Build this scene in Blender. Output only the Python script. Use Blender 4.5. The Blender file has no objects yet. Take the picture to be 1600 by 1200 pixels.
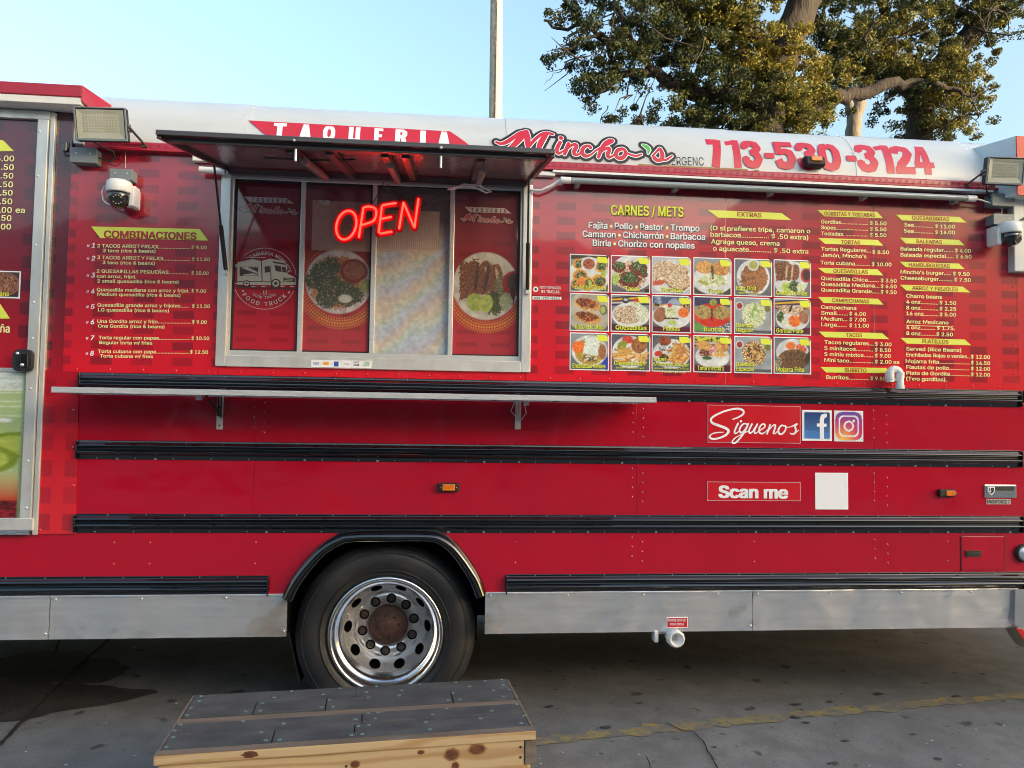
import bpy, math, random
import numpy as np
from math import sin, cos, pi, radians as rad
from mathutils import Vector, Matrix, Quaternion
random.seed(7); rng = np.random.default_rng(7)
SC = bpy.context.scene
COL = SC.collection

# ------------------------------------------------------------------ camera
F_PX, YAW, PITCH, ROLL = 1150.0, rad(5.33), rad(2.69), rad(0.837)
CAM = Vector((0.0, -4.0, 1.66))
_r0 = Vector((cos(YAW), -sin(YAW), 0)); _f0 = Vector((sin(YAW), cos(YAW), 0)); _z = Vector((0, 0, 1))
FWD = _f0*cos(PITCH) + _z*sin(PITCH); _u0 = -_f0*sin(PITCH) + _z*cos(PITCH)
RGT = _r0*cos(ROLL) + _u0*sin(ROLL); UP = -_r0*sin(ROLL) + _u0*cos(ROLL)
cd = bpy.data.cameras.new('camera'); cam = bpy.data.objects.new('camera', cd); COL.objects.link(cam)
cd.sensor_width = 36; cd.lens = F_PX*36/1600; cd.clip_end = 2000; cd.clip_start = 0.05
m = Matrix.Identity(4)
for i, v in enumerate((RGT, UP, -FWD)):
    for j in range(3): m[j][i] = v[j]
for j in range(3): m[j][3] = CAM[j]
cam.matrix_world = m
SC.camera = cam

# ------------------------------------------------------------------ light
SUN_EL, SUN_AZ = 10.0, 127.0          # azimuth clockwise from +y (away from the camera) towards +x
w = bpy.data.worlds.new('World'); SC.world = w; w.use_nodes = True
nt = w.node_tree; bg = nt.nodes['Background']
sky = nt.nodes.new('ShaderNodeTexSky'); sky.sky_type = 'NISHITA'; sky.sun_disc = False
sky.sun_elevation = rad(SUN_EL); sky.sun_rotation = rad(SUN_AZ)
sky.altitude = 20; sky.air_density = 1.35; sky.dust_density = 7.0; sky.ozone_density = 2.4
nt.links.new(sky.outputs[0], bg.inputs[0]); bg.inputs[1].default_value = 0.15
sd = bpy.data.lights.new('sun', 'SUN'); sd.energy = 2.3; sd.angle = rad(0.5); sd.color = (1.0, 0.80, 0.52)
so = bpy.data.objects.new('sun', sd); COL.objects.link(so); so.location = (20, -30, 20)
_d = Vector((sin(rad(SUN_AZ))*cos(rad(SUN_EL)), cos(rad(SUN_AZ))*cos(rad(SUN_EL)), sin(rad(SUN_EL))))
so.rotation_euler = _d.to_track_quat('Z', 'Y').to_euler()
SC.view_settings.view_transform = 'Standard'; SC.view_settings.look = 'None'
SC.view_settings.gamma = 1; SC.view_settings.exposure = 2.33
SC.view_settings.use_curve_mapping = False
SC.cycles.max_bounces = 8; SC.cycles.filter_width = 1.0

# ------------------------------------------------------------------ helpers
def ray(px, py):
    return (FWD*F_PX + RGT*(px-800) - UP*(py-600)).normalized()
def P(px, py, Y=0.0):
    "point where the sight line of photo pixel (px,py) meets the vertical plane y=Y"
    d = ray(px, py); return CAM + d*((Y-CAM.y)/d.y)
def PZ(px, py, z=0.0):
    d = ray(px, py); return CAM + d*((z-CAM.z)/d.z)
def zc(py, px=800, Y=0.0): return P(px, py, Y).z
def xc(px, py=600, Y=0.0): return P(px, py, Y).x
def lin(c): return tuple(((v/255)/12.92 if v/255 <= .04045 else ((v/255+.055)/1.055)**2.4) for v in c)

class MB:
    def __init__(s): s.v = []; s.f = []; s.m = []; s.sm = []
    def add(s, vs, fs, mi=0, smooth=False):
        o = len(s.v); s.v += [tuple(v) for v in vs]
        for f in fs: s.f.append(tuple(i+o for i in f)); s.m.append(mi); s.sm.append(smooth)
        return s
    def box(s, a, b, mi=0, M=None):
        x0, y0, z0 = a; x1, y1, z1 = b
        vs = [Vector(p) for p in ((x0,y0,z0),(x1,y0,z0),(x1,y1,z0),(x0,y1,z0),(x0,y0,z1),(x1,y0,z1),(x1,y1,z1),(x0,y1,z1))]
        if M: vs = [M @ v for v in vs]
        return s.add(vs, [(3,2,1,0),(4,5,6,7),(0,1,5,4),(1,2,6,5),(2,3,7,6),(3,0,4,7)], mi)
    def cbox(s, c, d, mi=0, M=None):
        return s.box([c[i]-d[i]/2 for i in range(3)], [c[i]+d[i]/2 for i in range(3)], mi, M)
    def slab(s, pts, y0, y1, mi=0):
        "outline of (x,z) points facing the camera, extruded from y0 (front) to y1 (back)"
        n = len(pts); A = 0
        for i in range(n): A += pts[i][0]*pts[(i+1)%n][1]-pts[(i+1)%n][0]*pts[i][1]
        if A < 0: pts = pts[::-1]
        vs = [(p[0], y0, p[1]) for p in pts]+[(p[0], y1, p[1]) for p in pts]
        fs = [tuple(range(n)), tuple(range(2*n-1, n-1, -1))]
        fs += [(i, i+n, (i+1)%n+n, (i+1)%n) for i in range(n)]
        return s.add(vs, fs, mi)
    def prism(s, prof, x0, x1, mi=0, smooth=False):
        "profile of (y,z) points extruded along x, capped"
        n = len(prof)
        vs = [(x0, p[0], p[1]) for p in prof]+[(x1, p[0], p[1]) for p in prof]
        s.add(vs, [(i, (i+1)%n, (i+1)%n+n, i+n) for i in range(n)], mi, smooth)
        return s.add(vs, [tuple(range(n-1, -1, -1)), tuple(range(n, 2*n))], mi)
    def tube(s, pts, r, n=8, mi=0, cap=True):
        pts = [Vector(p) for p in pts]; k = len(pts)
        rs = r if isinstance(r, (list, tuple)) else [r]*k
        vs = []; up = None
        for i, p in enumerate(pts):
            t = (pts[min(i+1, k-1)]-pts[max(i-1, 0)]).normalized()
            if up is None:
                up = Vector((0, 0, 1)) if abs(t.z) < .9 else Vector((0, 1, 0))
            a = (up - t*up.dot(t)).normalized(); up = a; b = t.cross(a)
            for j in range(n):
                th = 2*pi*j/n; vs.append(p+a*(rs[i]*cos(th))+b*(rs[i]*sin(th)))
        fs = [(i*n+j, i*n+(j+1)%n, (i+1)*n+(j+1)%n, (i+1)*n+j) for i in range(k-1) for j in range(n)]
        s.add(vs, fs, mi, True)
        if cap: s.add(vs, [tuple(range(n-1, -1, -1)), tuple((k-1)*n+j for j in range(n))], mi)
        return s
    def lathe(s, prof, c, n=32, mi=0, axis='y', smooth=True, close=False):
        "profile of (radius, depth) turned about the y axis (depth) or z axis"
        vs = []
        for r_, d in prof:
            for j in range(n):
                th = 2*pi*j/n
                if axis == 'y': vs.append((c[0]+r_*cos(th), c[1]+d, c[2]+r_*sin(th)))
                else: vs.append((c[0]+r_*cos(th), c[1]+r_*sin(th), c[2]+d))
        k = len(prof)
        fs = [(i*n+j, i*n+(j+1)%n, ((i+1)%k)*n+(j+1)%n, ((i+1)%k)*n+j) for i in range(k if close else k-1) for j in range(n)]
        return s.add(vs, fs, mi, smooth)
    def disc(s, c, r, n=12, mi=0, d=.003):
        "low dome button facing -y"
        return s.lathe([(r, d), (r, 0), (r*.6, -d*.6), (0.0001, -d)], c, n, mi)
    def build(s, name, mats, parent=None, bevel=0, kind=None, label=None, seg=2):
        me = bpy.data.meshes.new(name); me.from_pydata(s.v, [], s.f)
        if not isinstance(mats, (list, tuple)): mats = [mats]
        for q in mats: me.materials.append(q)
        if s.f:
            me.polygons.foreach_set('material_index', s.m); me.polygons.foreach_set('use_smooth', s.sm)
        me.update()
        o = bpy.data.objects.new(name, me); COL.objects.link(o)
        if parent is not None:
            o.parent = parent; o.matrix_parent_inverse = inv_world(parent)
        if bevel:
            b = o.modifiers.new('bevel', 'BEVEL'); b.width = bevel; b.segments = seg; b.limit_method = 'ANGLE'; b.angle_limit = rad(40)
        if kind: o['kind'] = kind
        elif name in ('menu_text', 'lettering', 'item_numbers', 'photo_caption', 'phone_number', 'menu_title', 'emergency_lettering', 'deck_screws'): o['kind'] = 'stuff'
        if label: o['label'] = label
        return o
def world_of(o):
    m_ = o.matrix_basis.copy()
    if o.parent: m_ = world_of(o.parent) @ o.matrix_parent_inverse @ m_
    return m_
def inv_world(o): return world_of(o).inverted()
def tag(o, label, cat, group=None):
    o['label'] = label; o['category'] = cat
    if group: o['group'] = group
    return o
def thing(name, label, cat, loc, group=None):
    o = bpy.data.objects.new(name, None); COL.objects.link(o); o.location = loc; o.empty_display_size = .1
    return tag(o, label, cat, group)
def copy_tree(o, parent=None):
    c = o.copy(); COL.objects.link(c); c.parent = parent
    for ch in [x for x in bpy.data.objects if x.parent == o]: copy_tree(ch, c)
    return c

# ------------------------------------------------------------------ materials
def mat(name, col, rough=.5, metal=0, coat=0, ior=1.5, bump=None, var=None, emit=None, spec=None, coatr=.04, aniso=None):
    """bump=(scale,strength,distance[,xyz stretch]); var=(scale,amount,colour2[,stretch])"""
    m = bpy.data.materials.new(name); m.use_nodes = True; n = m.node_tree; b = n.nodes['Principled BSDF']
    col = tuple(col)[:3]+(1,)
    b.inputs['Base Color'].default_value = col; b.inputs['Roughness'].default_value = rough
    b.inputs['Metallic'].default_value = metal; b.inputs['IOR'].default_value = ior
    b.inputs['Coat Weight'].default_value = coat; b.inputs['Coat Roughness'].default_value = coatr
    tc = n.nodes.new('ShaderNodeTexCoord')
    def noise(sc, st=(1, 1, 1), det=4):
        mp = n.nodes.new('ShaderNodeMapping'); mp.inputs['Scale'].default_value = st
        t = n.nodes.new('ShaderNodeTexNoise'); t.inputs['Scale'].default_value = sc; t.inputs['Detail'].default_value = det
        n.links.new(tc.outputs['Object'], mp.inputs[0]); n.links.new(mp.outputs[0], t.inputs['Vector']); return t
    if var:
        t = noise(var[0], var[3] if len(var) > 3 else (1, 1, 1))
        r = n.nodes.new('ShaderNodeMapRange'); r.inputs[1].default_value = .35; r.inputs[2].default_value = .68
        r.inputs[3].default_value = 0; r.inputs[4].default_value = var[1]
        x = n.nodes.new('ShaderNodeMix'); x.data_type = 'RGBA'; x.inputs['A'].default_value = col
        x.inputs['B'].default_value = tuple(var[2])+(1,)
        n.links.new(t.outputs[0], r.inputs[0]); n.links.new(r.outputs[0], x.inputs['Factor'])
        n.links.new(x.outputs['Result'], b.inputs['Base Color'])
    if bump:
        t = noise(bump[0], bump[3] if len(bump) > 3 else (1, 1, 1), 3)
        bp = n.nodes.new('ShaderNodeBump'); bp.inputs['Strength'].default_value = bump[1]; bp.inputs['Distance'].default_value = bump[2]
        n.links.new(t.outputs[0], bp.inputs['Height']); n.links.new(bp.outputs[0], b.inputs['Normal'])
        if coat: n.links.new(bp.outputs[0], b.inputs['Coat Normal'])
    if emit:
        b.inputs['Emission Color'].default_value = tuple(emit[0])+(1,); b.inputs['Emission Strength'].default_value = emit[1]
    return m
def attr_mat(name, rough=.35, coat=.5, ior=1.5):
    m = mat(name, (1, 1, 1), rough, coat=coat, ior=ior); n = m.node_tree
    a = n.nodes.new('ShaderNodeVertexColor'); a.layer_name = 'print'
    n.links.new(a.outputs[0], n.nodes['Principled BSDF'].inputs['Base Color']); return m

RED = (.45, .0006, .019)
M = {}
M['red'] = mat('red_paint', RED, .26, coat=.75, ior=1.4, bump=(1.1, 1, .040, (1, 1, 1.4)), var=(3, .35, (.37, .001, .017), (.5, 1, 1.6)), coatr=.09)
M['red_dull'] = mat('red_trim_paint', (.42, .01, .03), .35, coat=.3, var=(12, .35, (.30, .01, .03)), bump=(30, .2, .003))
M['black'] = mat('black_gloss_rail', (.004, .005, .007), .13, coat=1, bump=(5, .12, .01, (.25, 1, 3)))
M['blackmat'] = mat('black_matte', (.012, .012, .013), .6, var=(9, .5, (.03, .03, .032)))
M['dark'] = mat('dark_chassis', (.006, .006, .006), .95, ior=1.15, var=(6, .5, (.02, .017, .015)))
M['void'] = mat('dark_interior', (.02, .017, .017), .9, var=(3, .5, (.03, .025, .025)))
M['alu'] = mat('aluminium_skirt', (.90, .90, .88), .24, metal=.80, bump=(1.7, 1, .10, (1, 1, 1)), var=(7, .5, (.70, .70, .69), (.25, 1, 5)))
M['alufr'] = mat('aluminium_frame', (.76, .76, .73), .33, metal=.45, bump=(9, .5, .004, (1, 1, .5)), var=(14, .5, (.50, .49, .46), (1, 1, .35)))
M['steel'] = mat('stainless_edge', (.78, .79, .79), .30, metal=.45, var=(24, .4, (.55, .56, .56), (.6, 1, 6)))
M['chrome'] = mat('polished_alloy', (.90, .90, .90), .20, metal=1, bump=(9, .25, .004), var=(7, .4, (.68, .67, .66)))
M['lug'] = mat('grimy_nut', (.05, .042, .038), .5, metal=.4, var=(40, .6, (.09, .05, .035)))
M['alloy'] = mat('dull_alloy', (.80, .80, .80), .22, metal=.75, var=(9, .5, (.5, .49, .48)))
M['white'] = mat('white_roof_paint', (.62, .66, .67), .34, coat=.3, var=(5, .45, (.50, .53, .52), (.5, 1, 2)), bump=(2.0, .35, .015))
M['plast'] = mat('white_plastic', (.78, .78, .76), .35, var=(20, .25, (.62, .6, .56)))
M['grey'] = mat('grey_box_plastic', (.20, .235, .25), .5, var=(20, .3, (.15, .17, .18)))
M['tyre'] = mat('tyre_rubber', (.014, .015, .017), .5, var=(6, .8, (.040, .037, .034)), bump=(60, .5, .003))
M['rust'] = mat('rusty_hub', (.085, .035, .022), .7, var=(30, .8, (.03, .015, .012)), bump=(60, .6, .004))
M['ribs'] = mat('ribbed_blind', (.40, .31, .25), .6, var=(6, .4, (.3, .24, .21)))
M['amber'] = mat('amber_lens', (.85, .22, .01), .25, coat=.6, var=(60, .5, (.5, .1, .01)))
M['ytxt'] = mat('pale_yellow_print', (.90, .87, .40), .4)
M['yel'] = mat('yellow_print', (.80, .86, .05), .4)
M['ban'] = mat('lime_yellow_print', (.76, .82, .10), .38, coat=.3)
M['wtxt'] = mat('white_print', (.88, .90, .92), .38)
M['wtxt2'] = mat('faded_white_print', (.52, .46, .44), .4, coat=.5)
M['rtxt'] = mat('brick_red_print', (.44, .04, .03), .4)
M['rtxt2'] = mat('bright_red_print', (.60, .015, .035), .35, coat=.2, var=(3, .25, (.5, .02, .05)))
M['ktxt'] = mat('black_print', (.012, .012, .015), .4)
M['dktxt'] = mat('dark_outline_print', (.10, .035, .01), .5)
M['gtxt'] = mat('green_print', (.10, .50, .08), .4)
M['tan'] = mat('tan_tape', (.36, .23, .08), .6, var=(30, .3, (.28, .17, .06)))
M['sred'] = mat('red_sticker', (.55, .012, .018), .4)
M['glassf'] = attr_mat('window_film', .12, 1.0, 1.6)
M['photo'] = attr_mat('printed_photo', .35, .4)
M['neon'] = mat('neon_tube', (.9, .02, .02), .3, emit=((1.0, .03, .018), 1.45))
M['neonb'] = mat('neon_backing', (.42, .0, .012), .25, coat=.6)
M['cable'] = mat('black_cable', (.02, .02, .022), .5)
M['lens'] = mat('dark_dome', (.008, .008, .009), .08, coat=1)
M['led'] = mat('lamp_reflector', (.62, .60, .50), .4, var=(3, .3, (.5, .49, .42)))
M['ledchip'] = mat('led_chips', (.72, .70, .55), .3)
M['tubegl'] = mat('frosted_tube', (.26, .30, .30), .2, coat=.8, bump=(120, .6, .003, (1, 0, 0)))

def glass_mat():
    m = bpy.data.materials.new('clear_glass'); m.use_nodes = True; n = m.node_tree; n.nodes.clear()
    o = n.nodes.new('ShaderNodeOutputMaterial'); x = n.nodes.new('ShaderNodeMixShader')
    t = n.nodes.new('ShaderNodeBsdfTransparent'); g = n.nodes.new('ShaderNodeBsdfGlossy'); pass
    t.inputs[0].default_value = (.86, .88, .87, 1); g.inputs['Roughness'].default_value = .02; x.inputs[0].default_value = .09
    n.links.new(t.outputs[0], x.inputs[1]); n.links.new(g.outputs[0], x.inputs[2]); n.links.new(x.outputs[0], o.inputs[0]); return m
M['glass'] = glass_mat()

ZT, ZB = zc(240), zc(600)          # top and bottom height of the printed wrap
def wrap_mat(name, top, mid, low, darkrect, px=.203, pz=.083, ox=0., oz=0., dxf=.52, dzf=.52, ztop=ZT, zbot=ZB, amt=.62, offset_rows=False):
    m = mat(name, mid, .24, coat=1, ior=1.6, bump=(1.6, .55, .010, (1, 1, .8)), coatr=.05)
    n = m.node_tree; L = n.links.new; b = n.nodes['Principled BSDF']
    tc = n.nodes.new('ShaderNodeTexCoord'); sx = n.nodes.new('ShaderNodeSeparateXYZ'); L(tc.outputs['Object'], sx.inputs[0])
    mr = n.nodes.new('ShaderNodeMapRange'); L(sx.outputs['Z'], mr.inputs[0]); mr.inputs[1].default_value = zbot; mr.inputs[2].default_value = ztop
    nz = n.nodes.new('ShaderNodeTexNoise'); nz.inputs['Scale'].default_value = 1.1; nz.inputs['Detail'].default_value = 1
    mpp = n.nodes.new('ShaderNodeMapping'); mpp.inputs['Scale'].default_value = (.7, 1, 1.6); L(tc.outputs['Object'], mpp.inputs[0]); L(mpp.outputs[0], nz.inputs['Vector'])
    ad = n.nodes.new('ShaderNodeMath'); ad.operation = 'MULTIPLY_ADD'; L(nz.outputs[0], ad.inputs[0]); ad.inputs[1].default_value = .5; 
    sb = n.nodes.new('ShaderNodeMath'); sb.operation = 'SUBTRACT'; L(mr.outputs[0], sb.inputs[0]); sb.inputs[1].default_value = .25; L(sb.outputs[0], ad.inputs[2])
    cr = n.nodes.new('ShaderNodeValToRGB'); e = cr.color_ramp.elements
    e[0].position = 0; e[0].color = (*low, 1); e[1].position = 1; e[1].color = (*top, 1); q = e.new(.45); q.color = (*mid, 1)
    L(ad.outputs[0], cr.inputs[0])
    def band(sock, per, off, frac):
        a = n.nodes.new('ShaderNodeMath'); a.operation = 'MULTIPLY_ADD'; L(sock, a.inputs[0]); a.inputs[1].default_value = 1/per; a.inputs[2].default_value = off+100
        f = n.nodes.new('ShaderNodeMath'); f.operation = 'FRACT'; L(a.outputs[0], f.inputs[0])
        g = n.nodes.new('ShaderNodeMath'); g.operation = 'LESS_THAN'; L(f.outputs[0], g.inputs[0]); g.inputs[1].default_value = frac; return g, a
    gx, _ = band(sx.outputs['X'], px, ox, dxf); gz, az = band(sx.outputs['Z'], pz, oz, dzf)
    mu = n.nodes.new('ShaderNodeMath'); mu.operation = 'MULTIPLY'; L(gx.outputs[0], mu.inputs[0]); L(gz.outputs[0], mu.inputs[1])
    # a cell by cell strength so that some blocks print fainter
    fl = n.nodes.new('ShaderNodeTexWhiteNoise'); fl.noise_dimensions = '2D'
    cb = n.nodes.new('ShaderNodeCombineXYZ')
    for s_, d_, k in ((sx.outputs['X'], 1/px, 0), (sx.outputs['Z'], 1/pz, 1)):
        a = n.nodes.new('ShaderNodeMath'); a.operation = 'MULTIPLY_ADD'; L(s_, a.inputs[0]); a.inputs[1].default_value = d_; a.inputs[2].default_value = (ox if k == 0 else oz)+100
        f = n.nodes.new('ShaderNodeMath'); f.operation = 'FLOOR'; L(a.outputs[0], f.inputs[0]); L(f.outputs[0], cb.inputs[k])
    L(cb.outputs[0], fl.inputs['Vector'])
    r2 = n.nodes.new('ShaderNodeMapRange'); L(fl.outputs[0], r2.inputs[0]); r2.inputs[3].default_value = amt*.55; r2.inputs[4].default_value = amt
    m2 = n.nodes.new('ShaderNodeMath'); m2.operation = 'MULTIPLY'; L(mu.outputs[0], m2.inputs[0]); L(r2.outputs[0], m2.inputs[1])
    x = n.nodes.new('ShaderNodeMix'); x.data_type = 'RGBA'; L(m2.outputs[0], x.inputs['Factor']); L(cr.outputs[0], x.inputs['A']); x.inputs['B'].default_value = (*darkrect, 1)
    L(x.outputs['Result'], b.inputs['Base Color']); return m
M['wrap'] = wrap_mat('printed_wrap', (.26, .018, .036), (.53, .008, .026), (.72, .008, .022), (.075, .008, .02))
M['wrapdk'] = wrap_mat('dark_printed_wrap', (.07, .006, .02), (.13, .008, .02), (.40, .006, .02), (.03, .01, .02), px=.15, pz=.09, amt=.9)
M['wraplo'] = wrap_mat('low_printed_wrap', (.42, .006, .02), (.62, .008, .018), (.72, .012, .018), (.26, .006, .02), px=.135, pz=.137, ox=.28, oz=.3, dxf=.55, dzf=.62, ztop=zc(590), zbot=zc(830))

# ------------------------------------------------------------------ lettering
_tc = {}
try:
    SANS = bpy.data.fonts.load(bpy.utils.resource_path('LOCAL')+'/datafiles/fonts/Inter.woff2')   # the typeface that ships with Blender
except Exception:
    SANS = None
def glyphs(s, off=.02, res=3, spacing=1.0):
    k = (s, off, res, spacing)
    if k in _tc: return _tc[k]
    c = bpy.data.curves.new('lettering', 'FONT'); c.body = s; c.size = 1; c.resolution_u = res; c.space_character = spacing
    if SANS: c.font = SANS
    else: c.offset = off
    o = bpy.data.objects.new('lettering', c)
    me = bpy.data.meshes.new_from_object(o)
    V = np.array([v.co[:2] for v in me.vertices]).reshape(-1, 2); Fc = [tuple(p.vertices) for p in me.polygons]
    bpy.data.objects.remove(o); bpy.data.curves.remove(c); bpy.data.meshes.remove(me)
    if SANS and off > .012 and len(V):      # heavier weight: the outline repeated a few hundredths of an em aside
        e = off*.52; W = []; G_ = []
        for dx, dy in ((-e, -e*.5), (e, -e*.5), (-e, e*.5), (e, e*.5), (0, 0)):
            G_ += [tuple(i+len(W)*len(V) for i in f) for f in Fc]; W.append(V+np.array([dx, dy]))
        V = np.concatenate(W); Fc = G_
    _tc[k] = (V, Fc); return _tc[k]
def lift(V, k):
    "tiny depth step so that the repeated outlines never share a plane"
    return (k//max(1, len(V)//5))*.00012 if SANS else 0
CAPH = float(np.ptp(glyphs('H', 0)[0][:, 1]))
def text(mb, s, x0, y0, x1, y1, cap, mi, Y=-.004, off=.026, res=2, slant=0, spacing=1.0, surf=None):
    "lettering on the plane y=Y; photo pixels give both ends of its baseline and its capital height"
    V, Fc = glyphs(s, off, res, spacing)
    if not len(V): return
    a, b = P(x0, y0, Y), P(x1, y1, Y); h = (P(x0, y0-cap, Y)-a).length
    lo, hi = V[:, 0].min(), V[:, 0].max(); L = (b-a).length; ux = (b-a).normalized()
    vs = [(a.x+ux.x*((p[0]-lo)/(hi-lo)*L)+slant*p[1]*h, Y-lift(V, i), a.z+ux.z*((p[0]-lo)/(hi-lo)*L)+p[1]/CAPH*h) for i, p in enumerate(V)]
    mb.add(vs, [f for f in Fc], mi)
def poly(mb, px, Y, mi):
    vs = [P(x, y, Y) for x, y in px]
    mb.add(vs, [tuple(range(len(vs)-1, -1, -1))], mi)
def sdf_layers(strokes, offs, cell, flat=False, pad=None):
    """strokes = [[(x,y,r),...],...] in a flat plane; for each offset gives a mesh (verts, faces) of the area
    nearer than r+offset to the strokes (filled marching squares)"""
    pts = np.array([p[:2] for s_ in strokes for p in s_]); rm = max(p[2] for s_ in strokes for p in s_)+max(offs)+cell*2
    lo = pts.min(0)-rm; hi = pts.max(0)+rm
    nx, ny = int((hi[0]-lo[0])/cell)+2, int((hi[1]-lo[1])/cell)+2
    X, Yg = np.meshgrid(lo[0]+np.arange(nx)*cell, lo[1]+np.arange(ny)*cell)
    D = np.full(X.shape, 1e9)
    for s_ in strokes:
        if len(s_) == 1: D = np.minimum(D, np.hypot(X-s_[0][0], Yg-s_[0][1])-s_[0][2]); continue
        for i in range(len(s_)-1):
            (ax, ay, ar), (bx, by, br) = s_[i], s_[i+1]; dx, dy = bx-ax, by-ay; L = math.hypot(dx, dy)
            if L < 1e-9: continue
            t = ((X-ax)*dx+(Yg-ay)*dy)/L
            if flat:
                pe = np.abs((X-ax)*dy-(Yg-ay)*dx)/L
                D = np.minimum(D, np.maximum(pe-(ar+(br-ar)*np.clip(t/L, 0, 1)), np.maximum(-t, t-L)))
                if i > 0: D = np.minimum(D, np.hypot(X-ax, Yg-ay)-ar)
            else:
                u = np.clip(t/L, 0, 1); D = np.minimum(D, np.hypot(X-ax-u*dx, Yg-ay-u*dy)-(ar+(br-ar)*u))
    out = []
    for of in offs:
        S = D-of; ins = S < 0; vs = []; fs = []; vid = {}
        def V_(key, x, y):
            if key not in vid: vid[key] = len(vs); vs.append((x, y))
            return vid[key]
        full = ins[:-1, :-1] & ins[1:, :-1] & ins[:-1, 1:] & ins[1:, 1:]
        anyc = (ins[:-1, :-1] | ins[1:, :-1] | ins[:-1, 1:] | ins[1:, 1:]) & ~full
        for j, i in zip(*np.nonzero(full)):
            fs.append(tuple(V_((jj, ii, 0), X[jj, ii], Yg[jj, ii]) for jj, ii in ((j, i), (j, i+1), (j+1, i+1), (j+1, i))))
        for j, i in zip(*np.nonzero(anyc)):
            cs = ((j, i), (j, i+1), (j+1, i+1), (j+1, i)); f = []
            for k in range(4):
                a, b = cs[k], cs[(k+1) % 4]; sa, sb = S[a], S[b]
                if sa < 0: f.append(V_((a[0], a[1], 0), X[a], Yg[a]))
                if (sa < 0) != (sb < 0):
                    t = sa/(sa-sb); kk = (min(a, b), max(a, b), 1)
                    f.append(V_(kk, X[a]+(X[b]-X[a])*t, Yg[a]+(Yg[b]-Yg[a])*t))
            if len(f) > 2: fs.append(tuple(f))
        out.append((vs, fs))
    return out
def smooth_stroke(pts, r, n=6):
    "Catmull-Rom through the points; radius per point or one"
    p = [Vector((a[0], a[1], (a[2] if len(a) > 2 else r))) for a in pts]
    if len(p) < 3: return [tuple(a) for a in p]
    q = [p[0]*2-p[1]]+p+[p[-1]*2-p[-2]]; out = []
    for i in range(1, len(q)-2):
        for k in range(n):
            t = k/n; a, b, c, d = q[i-1], q[i], q[i+1], q[i+2]
            out.append(tuple(.5*((2*b)+(c-a)*t+(2*a-5*b+4*c-d)*t*t+(3*b-a-3*c+d)*t**3)))
    out.append(tuple(p[-1])); return out

# ------------------------------------------------------------------ ground, sky-side buildings (setting)
def ground_mat(name, c1, c2, c3, stain):
    m = mat(name, c1, .82); n = m.node_tree; L = n.links.new; b = n.nodes['Principled BSDF']
    tc = n.nodes.new('ShaderNodeTexCoord')
    def nz(sc, det=6, rough=.6, st=(1, 1, 1)):
        mp = n.nodes.new('ShaderNodeMapping'); mp.inputs['Scale'].default_value = st
        t = n.nodes.new('ShaderNodeTexNoise'); t.inputs['Scale'].default_value = sc; t.inputs['Detail'].default_value = det; t.inputs['Roughness'].default_value = rough
        L(tc.outputs['Object'], mp.inputs[0]); L(mp.outputs[0], t.inputs['Vector']); return t
    def mr(s, a, b_, c, d):
        r = n.nodes.new('ShaderNodeMapRange'); L(s, r.inputs[0]); 
        for i, v in enumerate((a, b_, c, d)): r.inputs[i+1].default_value = v
        return r
    def mix(f, a, b_):
        x = n.nodes.new('ShaderNodeMix'); x.data_type = 'RGBA'; L(f, x.inputs['Factor'])
        for s_, k in ((a, 'A'), (b_, 'B')):
            if isinstance(s_, tuple): x.inputs[k].default_value = (*s_, 1)
            else: L(s_, x.inputs[k])
        return x.outputs['Result']
    big = mr(nz(.9, 5).outputs[0], .35, .65, 0, 1); fine = nz(75, 4, .8); mid = mr(nz(5, 6).outputs[0], .42, .62, 0, .7)
    c = mix(big.outputs[0], c1, c2); c = mix(mid.outputs[0], c, c3)
    st = mr(nz(7, 2, .4).outputs[0], .68, .74, 0, .85); c = mix(st.outputs[0], c, stain)
    st2 = mr(nz(24, 1, .4).outputs[0], .735, .77, 0, .8); c = mix(st2.outputs[0], c, stain)
    sp = mr(fine.outputs[0], .58, .70, 0, .55); c = mix(sp.outputs[0], c, (.30, .29, .27))
    sp2 = mr(fine.outputs[0], .44, .32, 0, .65); c = mix(sp2.outputs[0], c, (.02, .02, .02))
    L(c, b.inputs['Base Color'])
    bp = n.nodes.new('ShaderNodeBump'); bp.inputs['Strength'].default_value = .5; bp.inputs['Distance'].default_value = .006
    L(fine.outputs[0], bp.inputs['Height']); L(bp.outputs[0], b.inputs['Normal']); return m
M['ground'] = ground_mat('worn_concrete', (.158, .160, .162), (.212, .213, .212), (.125, .127, .130), (.035, .034, .033))
M['wet'] = ground_mat('damp_concrete', (.040, .039, .039), (.06, .058, .055), (.025, .025, .027), (.02, .02, .02))
M['wet'].node_tree.nodes['Principled BSDF'].inputs['Roughness'].default_value = .6; M['wet'].node_tree.nodes['Principled BSDF'].inputs['IOR'].default_value = 1.2
M['crack'] = mat('crack_dirt', (.012, .011, .010), .95, var=(9, .6, (.03, .027, .022)))
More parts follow.
